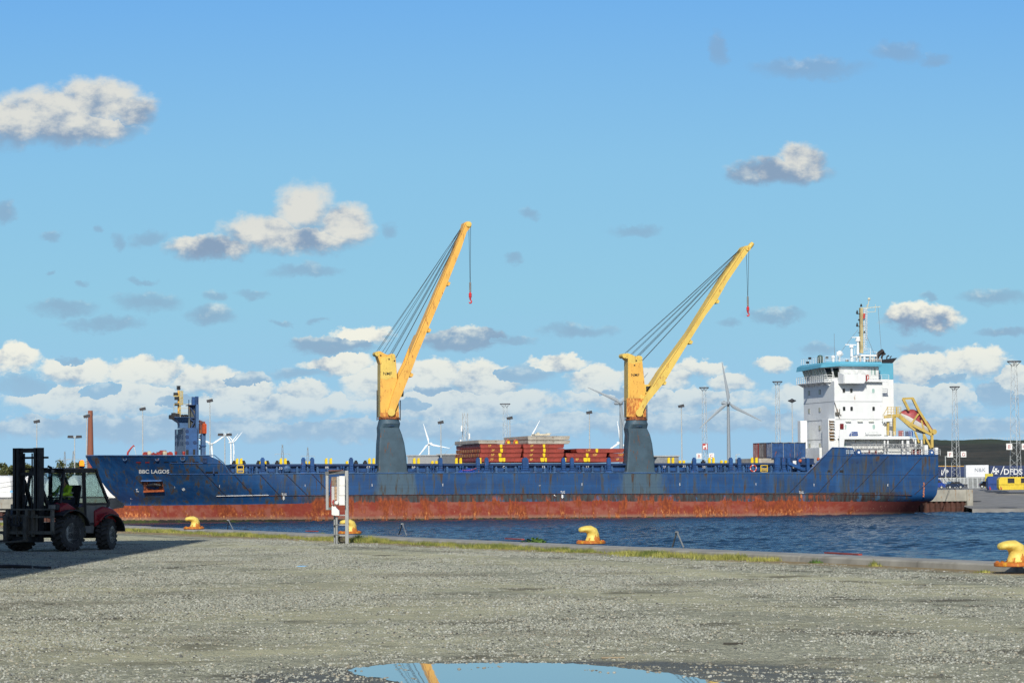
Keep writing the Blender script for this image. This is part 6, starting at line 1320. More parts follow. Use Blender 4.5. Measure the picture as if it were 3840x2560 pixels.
# right side: trailers, cars, compactors
TRB = M('trailer_navy', (.012, .03, .10), .45, var=.15)
def trailer(px0, px1, yt, yb, D, label, mt, txt=None, band=None, cross=None, txtcol=None, tsz=None, slashes=()):
    a, c2 = aty(px0, yt, D), aty(px1, yb, D); zb = c2.z; W_ = c2.x-a.x; r = thing('semi_trailer', label, 'trailer', (a.x, D, -.02), group='parked semi trailers')
    MB().box(0, W_, 0, 2.5, zb, a.z).build('box_body', mt, r, bevel=.04)
    if band: MB().box(-.02, W_+.02, -.03, 2.5, a.z-.02, a.z+.14).build('roof_edge', band, r)
    MB().box(.2, W_-.2, .5, 2.0, zb-.35, zb-.01).build('chassis', BLACK, r)
    for k in range(3):
        wl_ = MB().lathe([(.25, 0), (.5, .02), (.52, .25), (.25, .28)], (W_-1.5-1.3*k, .1, .52), 'Y', 14).build('wheel', M('tyre', (.02, .02, .02), .8), r)
    MB().box(2.0, 2.25, .3, .5, 0, zb-.3).build('landing_leg', LHEAD, r)
    S = D/F
    def P3(px, py): w = aty(px, py, D); return Vector((w.x-a.x, -.03, w.z+.02))
    if txt:
        s_, px, py, hgt, w_ = txt; cu = hgt/.7
        textmesh('lettering', s_, cu, txtcol or WTXT, r, lambda x, y: P3(px+x*w_, py-y)-Vector((0, .02, 0)), align='LEFT', bold=.0 if txtcol else .5)
    for (x0, y0_, x1, y1_) in slashes: mb = MB(); p, q = P3(x0, y0_), P3(x1, y1_); mb.prism([p+Vector((-.1, -.01, 0)), p+Vector((.1, -.01, 0)), q+Vector((.1, -.01, 0)), q+Vector((-.1, -.01, 0))], (0, .02, 0)); mb.build('stripe', WTXT, r)
    if cross:
        cx, cy, R2 = cross; mb = MB()
        for k in range(4):
            an = k*PI/2; pts = []
            for (u_, v_) in ((.06, .05), (1, .5), (1.0, .12), (.82, 0), (1.0, -.12), (1, -.5), (.06, -.05)): pts.append(P3(cx+R2*(u_*cos(an)-v_*sin(an)), cy+R2*(u_*sin(an)+v_*cos(an)))-Vector((0, .01+.002*k, 0)))
            mb.prism(pts, (0, .015, 0))
        mb.build('emblem', WTXT, r)
    return r
trailer(3712, 3960, 1745, 1782, 640, 'long navy trailer with white cross and large white letters at the right edge', TRB, ('DFDS', 3763, 1778, 21, .98), cross=(3735, 1766, 11), slashes=((3709+8, 1778, 3728, 1748), (3752, 1779, 3765, 1747)))
trailer(3622, 3708, 1743, 1788, 610, 'white curtain sided trailer with thin grey letters', M('curtain_white', (.70, .71, .72), .6, var=.06, dirt=.15, dcol=(.5, .5, .52)), ('N&K', 3654, 1768, 14, 1.0), txtcol=M('ink_grey', (.22, .25, .3), .6))
OR_ = M('edge_orange', (.65, .36, .05), .6)
trailer(3590, 3622, 1748, 1786, 640, 'navy trailer with orange roof edge, directly left of the white one', TRB, band=OR_); trailer(3556, 3589, 1748, 1786, 644, 'middle navy trailer with orange roof edge', TRB, band=OR_)
trailer(3500, 3555, 1748, 1786, 640, 'navy trailer with a partial white cross nearest the ship stern', TRB, band=OR_, cross=(3552-1, 1766, 6), slashes=((3534, 1780, 3546, 1750), (3531, 1782, 3532, 1762)))
def fence_bar(px0, px1, yt, yb, D, label, name='steel_fence', n=12):
    a, c2 = aty(px0, yt, D), aty(px1, yb, D); r = thing(name, label, 'gate' if 'gate' in name else 'fence', (a.x, D, c2.z)); W_, h_ = c2.x-a.x, a.z-c2.z; mb = MB()
    for z in (.1, h_): mb.bar((0, 0, z), (W_, 0, z), .12)
    mb.build('rail', LAT, r); mb = MB()
    for i in range(n+1): mb.bar((W_*i/n, 0, 0), (W_*i/n, 0, h_+.1), .10 if i % 4 else .2)
    mb.build('bar_panel', LAT, r)
fence_bar(3630, 3692, 1792, 1833, 560, 'grey barred steel gate between the parked cars and the blue skip', 'yard_gate', 14); fence_bar(3500, 3628, 1792, 1814, 600, 'long dark grey fence below the navy trailers', n=40)
x, z = vert(3700, 1784, 575); o = MB().box(0, 1.1*1.5, 0, .3, 0, z+.5).build('info_panel', M('panel_yellow', (.6, .5, .05), .6)); o.location = (x-.3, 575, 0); tag(o, 'yellow panel standing behind the blue skip', 'panel'); 
def skip(px0, px1, yt, yb, D, label, mt, wins=()):
    a, c2 = aty(px0, yt, D), aty(px1, yb, D); W_, zb, h_ = c2.x-a.x, c2.z, a.z-c2.z; r = thing('waste_skip', label, 'skip', (a.x, D, zb), group='steel skips in the yard'); 
    MB().prism([(.25, 0, 0), (W_-.25, 0, 0), (W_, 0, h_*.3), (W_, 0, h_*.85), (W_-.25, 0, h_), (.4, 0, h_), (0, 0, h_*.8), (0, 0, h_*.2)], (0, 2.3, 0)).build('body', mt, r, bevel=.03)
    mb = MB(); n = int(W_/.9)
    for i in range(n+1): x = .3+(W_-.6)*i/n; mb.box(x-.05, x+.05, -.1, 0, .05, h_*.42)
    mb.box(.1, W_-.1, -.12, -.002, h_*.42, h_*.5); mb.build('rib', mt, r)
    for u_, w_ in wins: MB().box(W_*u_, W_*(u_+w_), -.03, .0, h_*.52, h_*.9).build('opening', BLACK, r)
    MB().box(.3, .6, -.14, -.1, .1, .4).box(.3, .45, -.15, -.1, .4, .7).build('warning_patch', SGR, r)
YSK = M('skip_yellow', (.68, .50, .03), .5, var=.12, dirt=.3)
skip(3745, 3880, 1788, 1835, 528, 'long yellow steel skip with dark openings at the right edge', YSK, ((.25, .19), (.62, .2))); skip(3704, 3790, 1785, 1836, 536, 'royal blue steel skip partly behind the yellow one', M('skip_blue', (.01, .05, .22), .5, var=.2, dirt=.4))
def car(px0, px1, D, label, col, van=False, group='cars parked on the yard'):
    a, c2 = aty(px0, 1835, D), aty(px1, 1835, D); L = c2.x-a.x; r = thing('parked_car', label, 'van' if van else 'car', (a.x, D, -.02), group=group); W_ = 1.75
    prof = [(0, .35), (0, .8), (.06, 1.0), (.2, 1.05), (.3, 1.42), (.72, 1.45), (.9, 1.0), (1, .9), (1, .35)] if not van else [(0, .35), (0, 1.75), (.04, 1.95), (.72, 1.95), (.86, 1.2), (1, 1.0), (1, .35)]
    mt = M('car_'+col[0], col[1], .25, .3, var=.05)
    MB().prism([(x*L, 0, z) for x, z in prof], (0, W_, 0)).build('body', mt, r, bevel=.05)
    wp = [(.24, 1.05), (.32, 1.36), (.70, 1.38), (.84, 1.03)] if not van else [(.5, 1.25), (.5, 1.75), (.7, 1.75), (.81, 1.25)]
    MB().prism([(x*L, -.02, z) for x, z in wp], (0, W_+.04, 0)).build('window', WIN, r)
    for k in (.2, .8):
        w_ = MB().lathe([(.2, 0), (.33, .0), (.34, .2), (.2, .22)], (k*L, -.03, .34), 'Y', 14).build('wheel', M('tyre', (.02, .02, .02), .8), r); MB().lathe([(.2, 0), (.05, -.02)], (k*L, -.04, .34), 'Y', 10).build('rim', GALV, w_)
    MB().box(-.02, .02, .1, .35, .7, .9).box(-.02, .02, W_-.35, W_-.1, .7, .9).build('tail_light', SGR, r); MB().box(L-.02, L+.02, .1, .4, .65, .85).box(L-.02, L+.02, W_-.4, W_-.1, .65, .85).build('headlight', SGN, r)
car(3470, 3546, 520, 'bright blue van parked just right of the ship stern', ('blue', (.02, .06, .30)), True); car(3546, 3590, 535, 'grey blue car behind the dark one', ('slate', (.12, .17, .24))); car(3549, 3616, 522, 'dark blue car between the blue van and the gate', ('navy', (.015, .03, .07))); car(3676, 3712, 545, 'black car just left of the blue skip', ('black', (.01, .01, .012)))
# hill-top fence
mb = MB()
for i in range(24): px = 3640+i*11; w = aty(px, 1652-i*.35, 1330); mb.bar((w.x, 1330, w.z-2), (w.x, 1330, w.z+1.2), .16)
p, q = aty(3600, 1650, 1330), aty(3890, 1642, 1330); mb.bar((p.x, 1330, p.z+.6), (q.x, 1330, q.z+.6), .08)
tag(mb.build('hilltop_fence', LAT), 'thin post fence along the crest of the hill', 'fence')
# mooring lines
MRO = M('mooring_rope', (.05, .055, .06), .8)
def mooring(p, q, sag, label, r=.032):
    p, q = Vector(p), Vector(q); mb = MB(); mb.tube([p.lerp(q, i/10)-Vector((0, 0, sag*4*(i/10)*(1-i/10))) for i in range(11)], r, 5); tag(mb.build('mooring_line', MRO), label, 'rope', 'mooring lines of the ship')
wp = SM @ SP(333, 1727, HB)
mooring(wp, aty(-160, 1828, 440), .8, 'upper mooring line running left from the bow'); mooring(wp+Vector((.1, 0, -.3)), aty(-160, 1840, 445), 1.1, 'lower mooring line running left from the bow')
wp = SM @ (SP(3518, 1752, 3)); mooring(wp, aty(3610, 1836, 490), .3, 'upper mooring line from the stern to the yard'); mooring(wp-Vector((0, 0, .4)), aty(3590, 1838, 488), .6, 'lower mooring line from the stern to the yard')
# ================================================================== near quay things
m, t, b = newmat('bollard_yellow'); nz_ = t.noise(t.obj, 1, 6, .7, sx=(6, 6, 2.2)); zb_ = t.sep(t.obj)[2]
c = t.mix(t.ss(t.noise(t.obj, 9, 4, .6), .3, .7), (.70, .52, .10), (.84, .66, .17)); rr_ = t.m('ADD', nz_, t.m('MULTIPLY', t.m('SUBTRACT', .20, zb_), .75)); c = t.mix(t.ss(rr_, .525, .585), c, t.mix(t.noise(t.obj, 22, 4, .6), (.22, .06, .012), (.70, .24, .03))); t.put(b.inputs['Base Color'], c); t.put(b.inputs['Roughness'], t.ss(nz_, .4, .6, .5, .8)); bump(t, b, nz_, .4, .02); BOY = m
BOR = M('bollard_rusty', (.72, .40, .04), .6, var=.2, vs=6, rust=1.35, rs=3.4, rcol=(.45, .11, .015))
def bollard(px, py, label, rus):
    w = atz(px, py, KZ+.02); r = thing('mooring_bollard', label, 'bollard', (w.x, w.y, KZ+.0), math.atan2(-KN.y, -KN.x)+rus, group='yellow mooring bollards on the quay edge')
    MB().lathe([(.40, 0), (.42, .015), (.42, .07), (.40, .085), (.3, .095)], n=28).build('base_plate', BOR, r, smooth=True)
    mb = MB(); rings = []
    for (x, z, rx, ry, tl) in ((.06, .09, .25, .25, 0), (.06, .13, .205, .215, 0), (.07, .22, .18, .19, 0), (.06, .30, .17, .19, -.1), (.02, .375, .155, .21, -.5), (-.06, .42, .12, .2, -1.1), (-.16, .43, .095, .18, -1.35), (-.26, .42, .082, .16, -1.5), (-.33, .405, .07, .13, -1.6), (-.365, .398, .03, .06, -1.6)):
        rings.append([Vector((x+rx*cos(a)*cos(tl), ry*sin(a), z-rx*cos(a)*sin(tl))) for a in [2*PI*i/20 for i in range(20)]])
    mb.loft(rings); mb.build('horn', BOY, r, smooth='all')
    for k in range(8): a = k*PI/4+.2; MB().lathe([(.035, .08), (.035, .11), (.01, .115)], (.35*cos(a), .35*sin(a), 0), n=6).build('bolt', BOY, r)
    return r
bollard(727, 1981, 'smallest yellow bollard, heavily rusted, in front of the bow', .0); bollard(1312, 1999, 'yellow bollard partly behind the steel cabinet frame', .0); bollard(2216, 2036, 'pale yellow bollard alone near the middle of the quay edge', .0); bollard(3806, 2119, 'largest yellow bollard at the right edge, rust on its foot', .0)
def hoop(pxs, label):
    pts = [atz(pxs[0][0], pxs[0][1], KZ), None, atz(pxs[2][0], pxs[2][1], KZ)]; D = (pts[0].y+pts[2].y)/2; top = aty(pxs[1][0], pxs[1][1], D)
    o = MB().tube([pts[0], pts[0].lerp(top, .85), top-Vector((.03, 0, .01)), top+Vector((.03, 0, -.01)), pts[2].lerp(top, .85), pts[2]], .022, 7).build('ladder_handle', M('handle_steel', (.28, .29, .28), .5, .3)); tag(o, label, 'ladder handle', 'bent steel ladder handles on the quay edge')
hoop([(854, 1982), (856, 1948), (874, 1984)], 'bent steel handle nearest the bow'); hoop([(1496, 2002), (1509, 1962), (1524, 2006)], 'bent steel handle right of the cabinet frame'); hoop([(2522, 2049), (2538, 1992), (2564, 2052)], 'largest bent steel handle, right of the middle bollard')
def redbeam(px0, py0, px1, py1, label):
    p, q = atz(px0, py0, KZ+.03), atz(px1, py1, KZ+.03); o = MB().bar(p, q, .10, .035).build('fender_timber', M('timber_red', (.35, .06, .04), .7, var=.3, vs=4)); tag(o, label, 'timber', 'red painted beams at the quay edge')
redbeam(3098, 2071, 3226, 2078, 'red beam at the quay edge between the right two bollards'); redbeam(1898, 2018, 1961, 2021, 'short red beam at the quay edge left of the middle bollard'); redbeam(1150, 1990, 1190, 1991, 'faint red beam at the quay edge left of the cabinet frame')
# steel frame with electrical cabinets
D = 86.0; SC = D/F
def N(px, py, dy=0): return aty(px, py, D+dy)
base = N(1301, 2036); fr = thing('cabinet_frame', 'tall grey steel frame with white electrical cabinets standing in the gravel', 'electrical frame', (base.x, D, 0)); BO = Vector((base.x, D, 0))
def n_(px, py, dy=0): return N(px, py, dy)-BO
STL = M('frame_steel', (.33, .34, .33), .5, .25, var=.12, vs=4, dirt=.3); STD = M('frame_steel_dark', (.16, .17, .17), .6, .2, var=.2, vs=4)
a = n_(1294.5, 1764), n_(1307.5, 1764); w = a[1].x-a[0].x; zt = a[0].z
MB().box(-w/2, w/2, 0, .12, -.1, zt).build('post', STL, fr, bevel=.006)
l0 = n_(1221, 1770, .25); l1 = n_(1221, 1911, .25)
MB().box(l0.x, l0.x+.09, .25, .33, l1.z, l0.z).build('side_post', STL, fr, bevel=.005)
MB().bar((l0.x, .29, l0.z-.03), (-w/2, .06, zt-.04), .1, .1).build('top_beam', STD, fr); MB().bar((l0.x+.09, .29, l1.z+.04), (n_(1248, 1908).x, .25, l1.z+.04), .08, .08).build('lower_beam', STD, fr)
CW = M('cabinet_white', (.78, .77, .72), .45, var=.05, vs=5, dirt=.25, rs=3, dcol=(.5, .48, .42)); CWS = M('cabinet_panel', (.48, .48, .46), .5, var=.08)
def cab(px0, px1, y0_, y1_, dy0, dy1, name, mt, bev=.01):
    p, q = n_(px0, y1_, dy0), n_(px1, y0_, dy0); return MB().box(p.x, q.x, dy0, dy1, p.z, q.z).build(name, mt, fr, bevel=bev)
cab(1272, 1293.3, 1784, 1820.3, -.28, .0, 'upper_cabinet', CW); cab(1272, 1293.3, 1821, 1857, -.28, .0, 'middle_cabinet', CW); cab(1272, 1293, 1857.8, 1893.5, -.26, .0, 'lower_cabinet', CW)
cab(1263, 1271.6, 1786, 1893, -.25, -.02, 'side_panel', CWS); p, q = n_(1243.5, 1893, -.2), n_(1254, 1823, -.2); MB().box(p.x, q.x, -.2, .05, p.z, q.z).build('narrow_cabinet', CWS, fr, bevel=.008)
p, q = n_(1239, 1892, -.1), n_(1243.3, 1822, -.1); MB().prism([(q.x, -.1, p.z), (q.x, -.1, q.z+.25), (p.x-.02, .15, q.z), (p.x-.02, .15, p.z+.1)], (0, .03, 0)).build('red_back_panel', M('panel_red', (.55, .05, .06), .5), fr)
p, q = n_(1243, 1821, -.15), n_(1261, 1787, -.15); MB().box(p.x, q.x, -.12, .0, p.z, q.z).build('switch_gear', M('gear_brown', (.22, .17, .12), .7, var=.6, vs=12, rust=.5, rs=6), fr)
p, q = n_(1254.5, 1890, -.12), n_(1263, 1822, -.12); MB().box(p.x, q.x, -.15, .0, p.z+.15, q.z).build('cable_tray', M('tray_tan', (.42, .28, .17), .7, var=.5, vs=14), fr)
p = n_(1258, 1884, -.3); MB().lathe([(.05, -.1), (.07, -.06), (.07, .05)], (p.x+.04, -.25, p.z), 'Y', 12).build('plug_socket', CW, fr, smooth=True)
p = n_(1250, 1882, -.3); MB().tube([(p.x, -.22, p.z+.06), (p.x-.02, -.3, p.z), (p.x+.01, -.3, p.z-.07)], .025, 8).build('plug', M('plug_red', (.4, .04, .03), .5), fr)
pts = [n_(x, y, -.15) for x, y in ((1244, 1930), (1244, 1896), (1257, 1896), (1264, 1906), (1272, 1914), (1273, 1932), (1256, 1932))]; MB().prism([(v_.x, -.2, v_.z) for v_ in pts], (0, .3, 0)).build('junction_box', CW, fr, bevel=.008)
for (x0, x1, yt) in ((1250, 1257, 1932), (1258, 1267, 1936)):
    p, q = n_(x0, yt, -.05), n_(x1, yt, -.05); mb = MB(); mb.cyl(((p.x+q.x)/2, -.05 if x0 > 1255 else .05, -.1), ((p.x+q.x)/2, -.05 if x0 > 1255 else .05, p.z), (q.x-p.x)/2, n=12); mb.build('conduit', STL, fr, smooth=True)
mb = MB()
for y in (1967, 2004): p, q = n_(1250, y, -.1), n_(1269, y, -.1); mb.box(p.x, q.x+.02, -.1, .1, p.z-.012, p.z+.012)
mb.build('pipe_clamp', STD, fr); mb = MB()
for x0, x1, y in ((1271, 1294, 1931), (1268, 1294, 1967), (1268, 1294, 2006)): p, q = n_(x0, y), n_(x1, y); mb.box(p.x, q.x, .03, .08, p.z-.02, p.z+.02)
mb.build('cross_rail', STL, fr); p = n_(1256, 1762, .1); MB().box(l0.x+.1, -w, .05, .2, zt-.01, zt+.03).build('top_strip', M('strip_rust', (.15, .07, .05), .8, var=.5, vs=10), fr)
mb = MB(); rr = random.Random(2)
p0 = n_(1283, 2030, .5)
for i in range(9): x = rr.uniform(-.12, .12); z = .02+.03*i*.8; mb.bar((p0.x+x-.12, .5+rr.uniform(-.1, .1), z), (p0.x+x+.12, .5+rr.uniform(-.1, .1), z+rr.uniform(-.02, .03)), .03)
o = mb.build('timber_pile', M('old_timber', (.12, .10, .08), .9, var=.4, vs=8)); o.location = BO; tag(o, 'small pile of weathered timber behind the cabinet frame', 'timber pile')
# scraps on the gravel
def scrap(px, py, verts, h_, label, cat, mt, name):
    w = atz(px, py); mb = MB(); mb.prism([(x, y, .005) for x, y in verts], (0, 0, h_)); o = mb.build(name, mt); o.location = (w.x, w.y, 0); tag(o, label, cat)
scrap(1132, 2123, [(-.1, -.25), (.1, -.2), (.13, .15), (-.06, .25)], .012, 'light blue plastic scrap lying on the gravel', 'plastic scrap', M('scrap_blue', (.25, .5, .75), .4), 'plastic_scrap')
scrap(1502, 2028, [(-.35, -.12), (.35, -.1), (.35, .02), (-.35, 0)], .02, 'yellowish plank lying in the grass by the quay edge', 'plank', M('plank_yellow', (.45, .38, .12), .8), 'plank')
scrap(2748, 2416, [(-.11, -.03), (.12, -.02), (.12, .02), (-.11, .01)], .02, 'dark stick lying right of centre on the gravel', 'stick', M('stick_dark', (.05, .045, .035), .9), 'stick'); scrap(2300, 2467, [(-.13, -.05), (.12, -.04), (.12, .03), (-.13, .03)], .012, 'pale flat wood scrap beside the puddle', 'wood scrap', M('wood_pale', (.35, .28, .18), .9), 'wood_scrap')
a, c2 = atz(-60, 2131), atz(118, 2130); o = MB().tube([a+Vector((0, 0, .04)), a.lerp(c2, .5)+Vector((0, .1, .05)), c2+Vector((0, 0, .03))], .045, 8).build('metal_pipe', M('pipe_dark', (.03, .03, .03), .6)); tag(o, 'long dark pipe lying on the gravel below the forklift', 'pipe')
a, c2 = atz(132, 2130), atz(185, 2133); o = MB().bar(a+Vector((0, 0, .03)), c2+Vector((0, 0, .03)), .1, .07).build('timber_offcut', MATS['pipe_dark']); tag(o, 'short dark timber offcut right of the long pipe', 'offcut')
# ---- vegetation along the kerb
GR = leafmat('grass_green', (.09, .13, .022), (.38, .36, .09)); GRD = leafmat('weed_green', (.035, .085, .012), (.10, .19, .03))
def blades(n, pos, hr, spread, seed, wide=.006):
    g = np.random.default_rng(seed); P_ = pos(n, g); k = len(P_); h_ = g.uniform(*hr, k)*P_[:, 3]; an = g.uniform(0, 6.28, k); ln = g.uniform(.1, .7, k)*h_; la = g.uniform(0, 6.28, k); w_ = wide*g.uniform(.7, 1.6, k)
    b0 = P_[:, :3]; d = np.stack([np.cos(an)*w_, np.sin(an)*w_, 0*an], 1); tip = b0+np.stack([np.cos(la)*ln, np.sin(la)*ln, h_], 1)
    V = np.stack([b0-d, b0+d, tip], 1).reshape(-1, 3); return V.tolist(), [(3*i, 3*i+1, 3*i+2) for i in range(k)]
def kerbpos(n, g):
    s_ = g.uniform(-30, 95, n); dens = .35+.6*np.sin(s_*.9+1.3)*np.sin(s_*.37+.4)+.35*np.sin(s_*3.1)+.2*np.sin(s_*7.3); e = np.abs(g.normal(0, .42, n)); nn_ = 1.08+e*(.4+.9*np.clip(dens, 0, 1)); keep = g.uniform(0, 1, n) < np.clip(dens+.12, .06, 1)
    s_, nn_, dens = s_[keep], nn_[keep], dens[keep]; x = KC.x+KD.x*s_+KN.x*nn_; y = KC.y+KD.y*s_+KN.y*nn_; return np.stack([x, y, 0*x, .5+.7*np.clip(dens, 0, 1)], 1)
V, Fc = blades(110000, kerbpos, (.04, .16), 1, 3, .009); mb = MB(); mb.v = [tuple(v_) for v_ in V]; mb.f = Fc; mb.mi = [0]*len(Fc)
tag(mb.build('kerb_grass', GR, recalc=False), 'patchy yellow green grass growing along the land side of the kerb', 'grass', kind='stuff')
def weed(px, py, w_, h_, label, seed, mt=GRD, leafy=False, n=500):
    c_ = atz(px, py); r_ = random.Random(seed); mb = MB()
    for i in range(n):
        a = r_.uniform(0, 6.28); d = w_*.5*r_.random()**.6; x, y = d*cos(a), d*sin(a)*.8; k = max(.15, 1-(d/(w_*.5))**2); h2 = h_*k*r_.uniform(.3, 1); s_ = (.012 if not leafy else .05)*r_.uniform(.6, 1.3)
        la = r_.uniform(0, 6.28); tip = Vector((x+cos(la)*h2*.35, y+sin(la)*h2*.35, h2)); b_ = Vector((x, y, 0)); d2 = Vector((cos(a+1.2), sin(a+1.2), .3))*s_
        if leafy: b_ = tip-Vector((cos(la), sin(la), .6))*s_*1.8; mb.add([b_, b_.lerp(tip, .5)-d2, tip, b_.lerp(tip, .5)+d2], [(0, 1, 2, 3)])
        else: mb.add([b_-d2, b_+d2, tip], [(0, 1, 2)])
    o = mb.build('weed_clump', mt, recalc=False); o.location = (c_.x, c_.y, 0); tag(o, label, 'weeds', 'weeds beside the kerb')
weed(1385, 2032, 1.5, .30, 'tall green grass clump right behind the frame post', 1, GR, n=1300); weed(1345, 2028, .8, .34, 'dark green clump against the frame post', 2); weed(1205, 2012, .8, .22, 'low clump left of the cabinet frame', 3, GR, n=600); weed(2000, 2049, 1.3, .30, 'broad leaved bright green plant left of the middle bollard', 4, GRD, True, 420); weed(2075, 2052, 1.1, .14, 'low leafy weeds between the bright plant and the middle bollard', 5, GRD, True, 350)
weed(720, 1992, .7, .14, 'low weeds in front of the smallest bollard', 6, GR); weed(828, 1992, .5, .14, 'tiny weeds left of the bow side handle', 7, GRD); weed(1585, 2026, .9, .14, 'weeds right of the yellowish plank', 8, GR); weed(3280, 2122, .4, .2, 'yellow green tuft right of the red beam on the kerb', 9, GR, n=150); weed(3060, 2110, .4, .16, 'small dark tuft left of the red beam', 10, n=120); weed(2480, 2072, .9, .12, 'yellowish weeds right of the middle bollard', 12, GR, n=900); weed(2790, 2092, 1.1, .13, 'long yellow green weed patch halfway to the largest bollard', 13, GR, n=1200); weed(1780, 2032, 1.0, .12, 'yellow green weeds left of the short red beam', 14, GR, n=800); weed(560, 1986, 1.2, .12, 'weeds on the soil right of the forklift', 15, GR, n=700); weed(3690, 2146, .5, .1, 'small tuft near the largest bollard', 11, GR, n=110)
# ---- loose stones of the gravel
PO = np.array([(p.x, p.y) for p in puddle_pts])
def inpoly(x, y):
    c_ = np.zeros(len(x), bool); j = len(PO)-1
    for i in range(len(PO)):
        xi, yi, xj, yj = PO[i, 0], PO[i, 1], PO[j, 0], PO[j, 1]; c_ ^= ((yi > y) != (yj > y)) & (x < (xj-xi)*(y-yi)/(yj-yi+1e-12)+xi); j = i
    return c_
g = np.random.default_rng(11); cs = .16
gx, gy = np.meshgrid(np.arange(-19, 19, cs), np.arange(23, 96, cs)); gx, gy = gx.ravel(), gy.ravel()
cxx, cyy = gx+cs/2, gy+cs/2; nk = (cxx-KC.x)*KN.x+(cyy-KC.y)*KN.y
ok = (np.abs(cxx) < .2*cyy+.6) & (nk > 1.5)
ins = inpoly(cxx, cyy); ok &= (~ins) | (g.uniform(0, 1, len(gx)) < .015+.10*np.exp(-((cxx+1.25)/.5)**2))
wv = 1.3*np.sin(cxx*.45+.12*cyy)+.9*np.sin(.31*cyy-cxx*.2+1)
trk_ = np.maximum(np.clip(1.5-np.abs(nk+wv*.8-6.3), 0, 1), .7*np.clip(1.2-np.abs(nk+wv-13), 0, 1)); pat = .5+.5*np.sin(cxx*.8+.25*cyy+wv)*np.sin(.42*cyy-.5*cxx)
soil_ = np.clip(3.2-nk, 0, 1); pk = np.clip(.18+.9*pat, 0, 1)*(1-.85*trk_)*(1-.8*soil_); ok &= g.uniform(0, 1, len(gx)) < pk
gx, gy = gx[ok], gy[ok]; k = len(gx); V_ = np.stack([np.stack([gx, gy], 1), np.stack([gx+cs, gy], 1), np.stack([gx+cs, gy+cs], 1), np.stack([gx, gy+cs], 1)], 1).reshape(-1, 2); V_ = np.concatenate([V_, np.full((len(V_), 1), .002)], 1)
me = bpy.data.meshes.new('gravel_stones'); me.from_pydata(V_.tolist(), [], (np.arange(k)[:, None]*4+np.arange(4)).tolist())
m, t, b = newmat('stone'); oi = t.n.new('ShaderNodeObjectInfo').outputs['Random']
r2 = t.m('FRACT', t.m('MULTIPLY', oi, 37.7)); c = t.mix(oi, (.20, .21, .178), (.45, .455, .385)); c = t.mix(t.ss(r2, .96, .995), c, (.56, .56, .51)); c = t.mix(t.ss(r2, .14, .06), c, (.07, .07, .065)); c = t.mix(t.ss(t.m('FRACT', t.m('MULTIPLY', oi, 91.3)), .85, .92, 0, .5), c, (.40, .33, .22)); big = t.noise(t.n.new('ShaderNodeNewGeometry').outputs['Position'], .28, 5, .65, sx=(.6, 1, 1)); c = t.mix(t.ss(big, .54, .66, 0, .6), c, (.10, .09, .065))
t.put(b.inputs['Base Color'], c); b.inputs['Roughness'].default_value = .85; me.materials.append(m)
o = bpy.data.objects.new('gravel_stones', me); COL.objects.link(o); tag(o, 'loose grey and pale stones lying all over the gravel', 'gravel', kind='stuff')
ng = bpy.data.node_groups.new('stones', 'GeometryNodeTree'); ng.interface.new_socket('Geometry', in_out='INPUT', socket_type='NodeSocketGeometry'); ng.interface.new_socket('Geometry', in_out='OUTPUT', socket_type='NodeSocketGeometry')
N_ = ng.nodes; L_ = ng.links; gi = N_.new('NodeGroupInput'); go = N_.new('NodeGroupOutput'); dp = N_.new('GeometryNodeDistributePointsOnFaces'); dp.inputs['Density'].default_value = 420
ic = N_.new('GeometryNodeMeshIcoSphere'); ic.inputs['Radius'].default_value = 1; ic.inputs['Subdivisions'].default_value = 1; sm_ = N_.new('GeometryNodeSetMaterial'); sm_.inputs['Material'].default_value = m; L_.new(ic.outputs['Mesh'], sm_.inputs['Geometry'])
ip = N_.new('GeometryNodeInstanceOnPoints'); L_.new(gi.outputs[0], dp.inputs['Mesh']); L_.new(dp.outputs['Points'], ip.inputs['Points']); L_.new(sm_.outputs[0], ip.inputs['Instance'])
def rnd(lo, hi, vec=False, seed=0):
    n = N_.new('FunctionNodeRandomValue'); n.data_type = 'FLOAT_VECTOR' if vec else 'FLOAT'; a = 0 if vec else 2
    n.inputs[a].default_value = lo; n.inputs[a+1].default_value = hi; n.inputs['Seed'].default_value = seed; return n.outputs[0 if vec else 1]
L_.new(rnd((0, 0, 0), (.6, .6, 6.28), True, 1), ip.inputs['Rotation'])
pw = N_.new('ShaderNodeMath'); pw.operation = 'POWER'; L_.new(rnd(0.0, 1.0, seed=2), pw.inputs[0]); pw.inputs[1].default_value = 3.2
ma = N_.new('ShaderNodeMath'); ma.operation = 'MULTIPLY_ADD'; L_.new(pw.outputs[0], ma.inputs[0]); ma.inputs[1].default_value = .016; ma.inputs[2].default_value = .005
vs_ = N_.new('ShaderNodeVectorMath'); vs_.operation = 'SCALE'; L_.new(rnd((.7, .7, .5), (1.4, 1.4, 1.0), True, 3), vs_.inputs[0]); L_.new(ma.outputs[0], vs_.inputs['Scale']); L_.new(vs_.outputs[0], ip.inputs['Scale'])
L_.new(ip.outputs[0], go.inputs[0]); o.modifiers.new('scatter', 'NODES').node_group = ng
# ---- unseen hall added left of the frame to cast the long shadow on the forklift
r = thing('shadow_hall', 'unseen tall grey metal hall added left of the frame to shade the forklift', 'hall', (-12.75, 60, 0)); HG = M('hall_cladding', (.25, .27, .28), .6, var=.12)
MB().box(-40, 0, -46, 0, 0, 20.6).build('wall', HG, r); MB().box(-40.2, .06, -46.2, .06, 20.61, 21.0).build('roof', SEAM, r)
for yy in (-40, -28, -16): MB().box(0, .05, yy, yy+5, 0, 6).build('gate', M('gate_dark', (.10, .11, .12), .6), r)

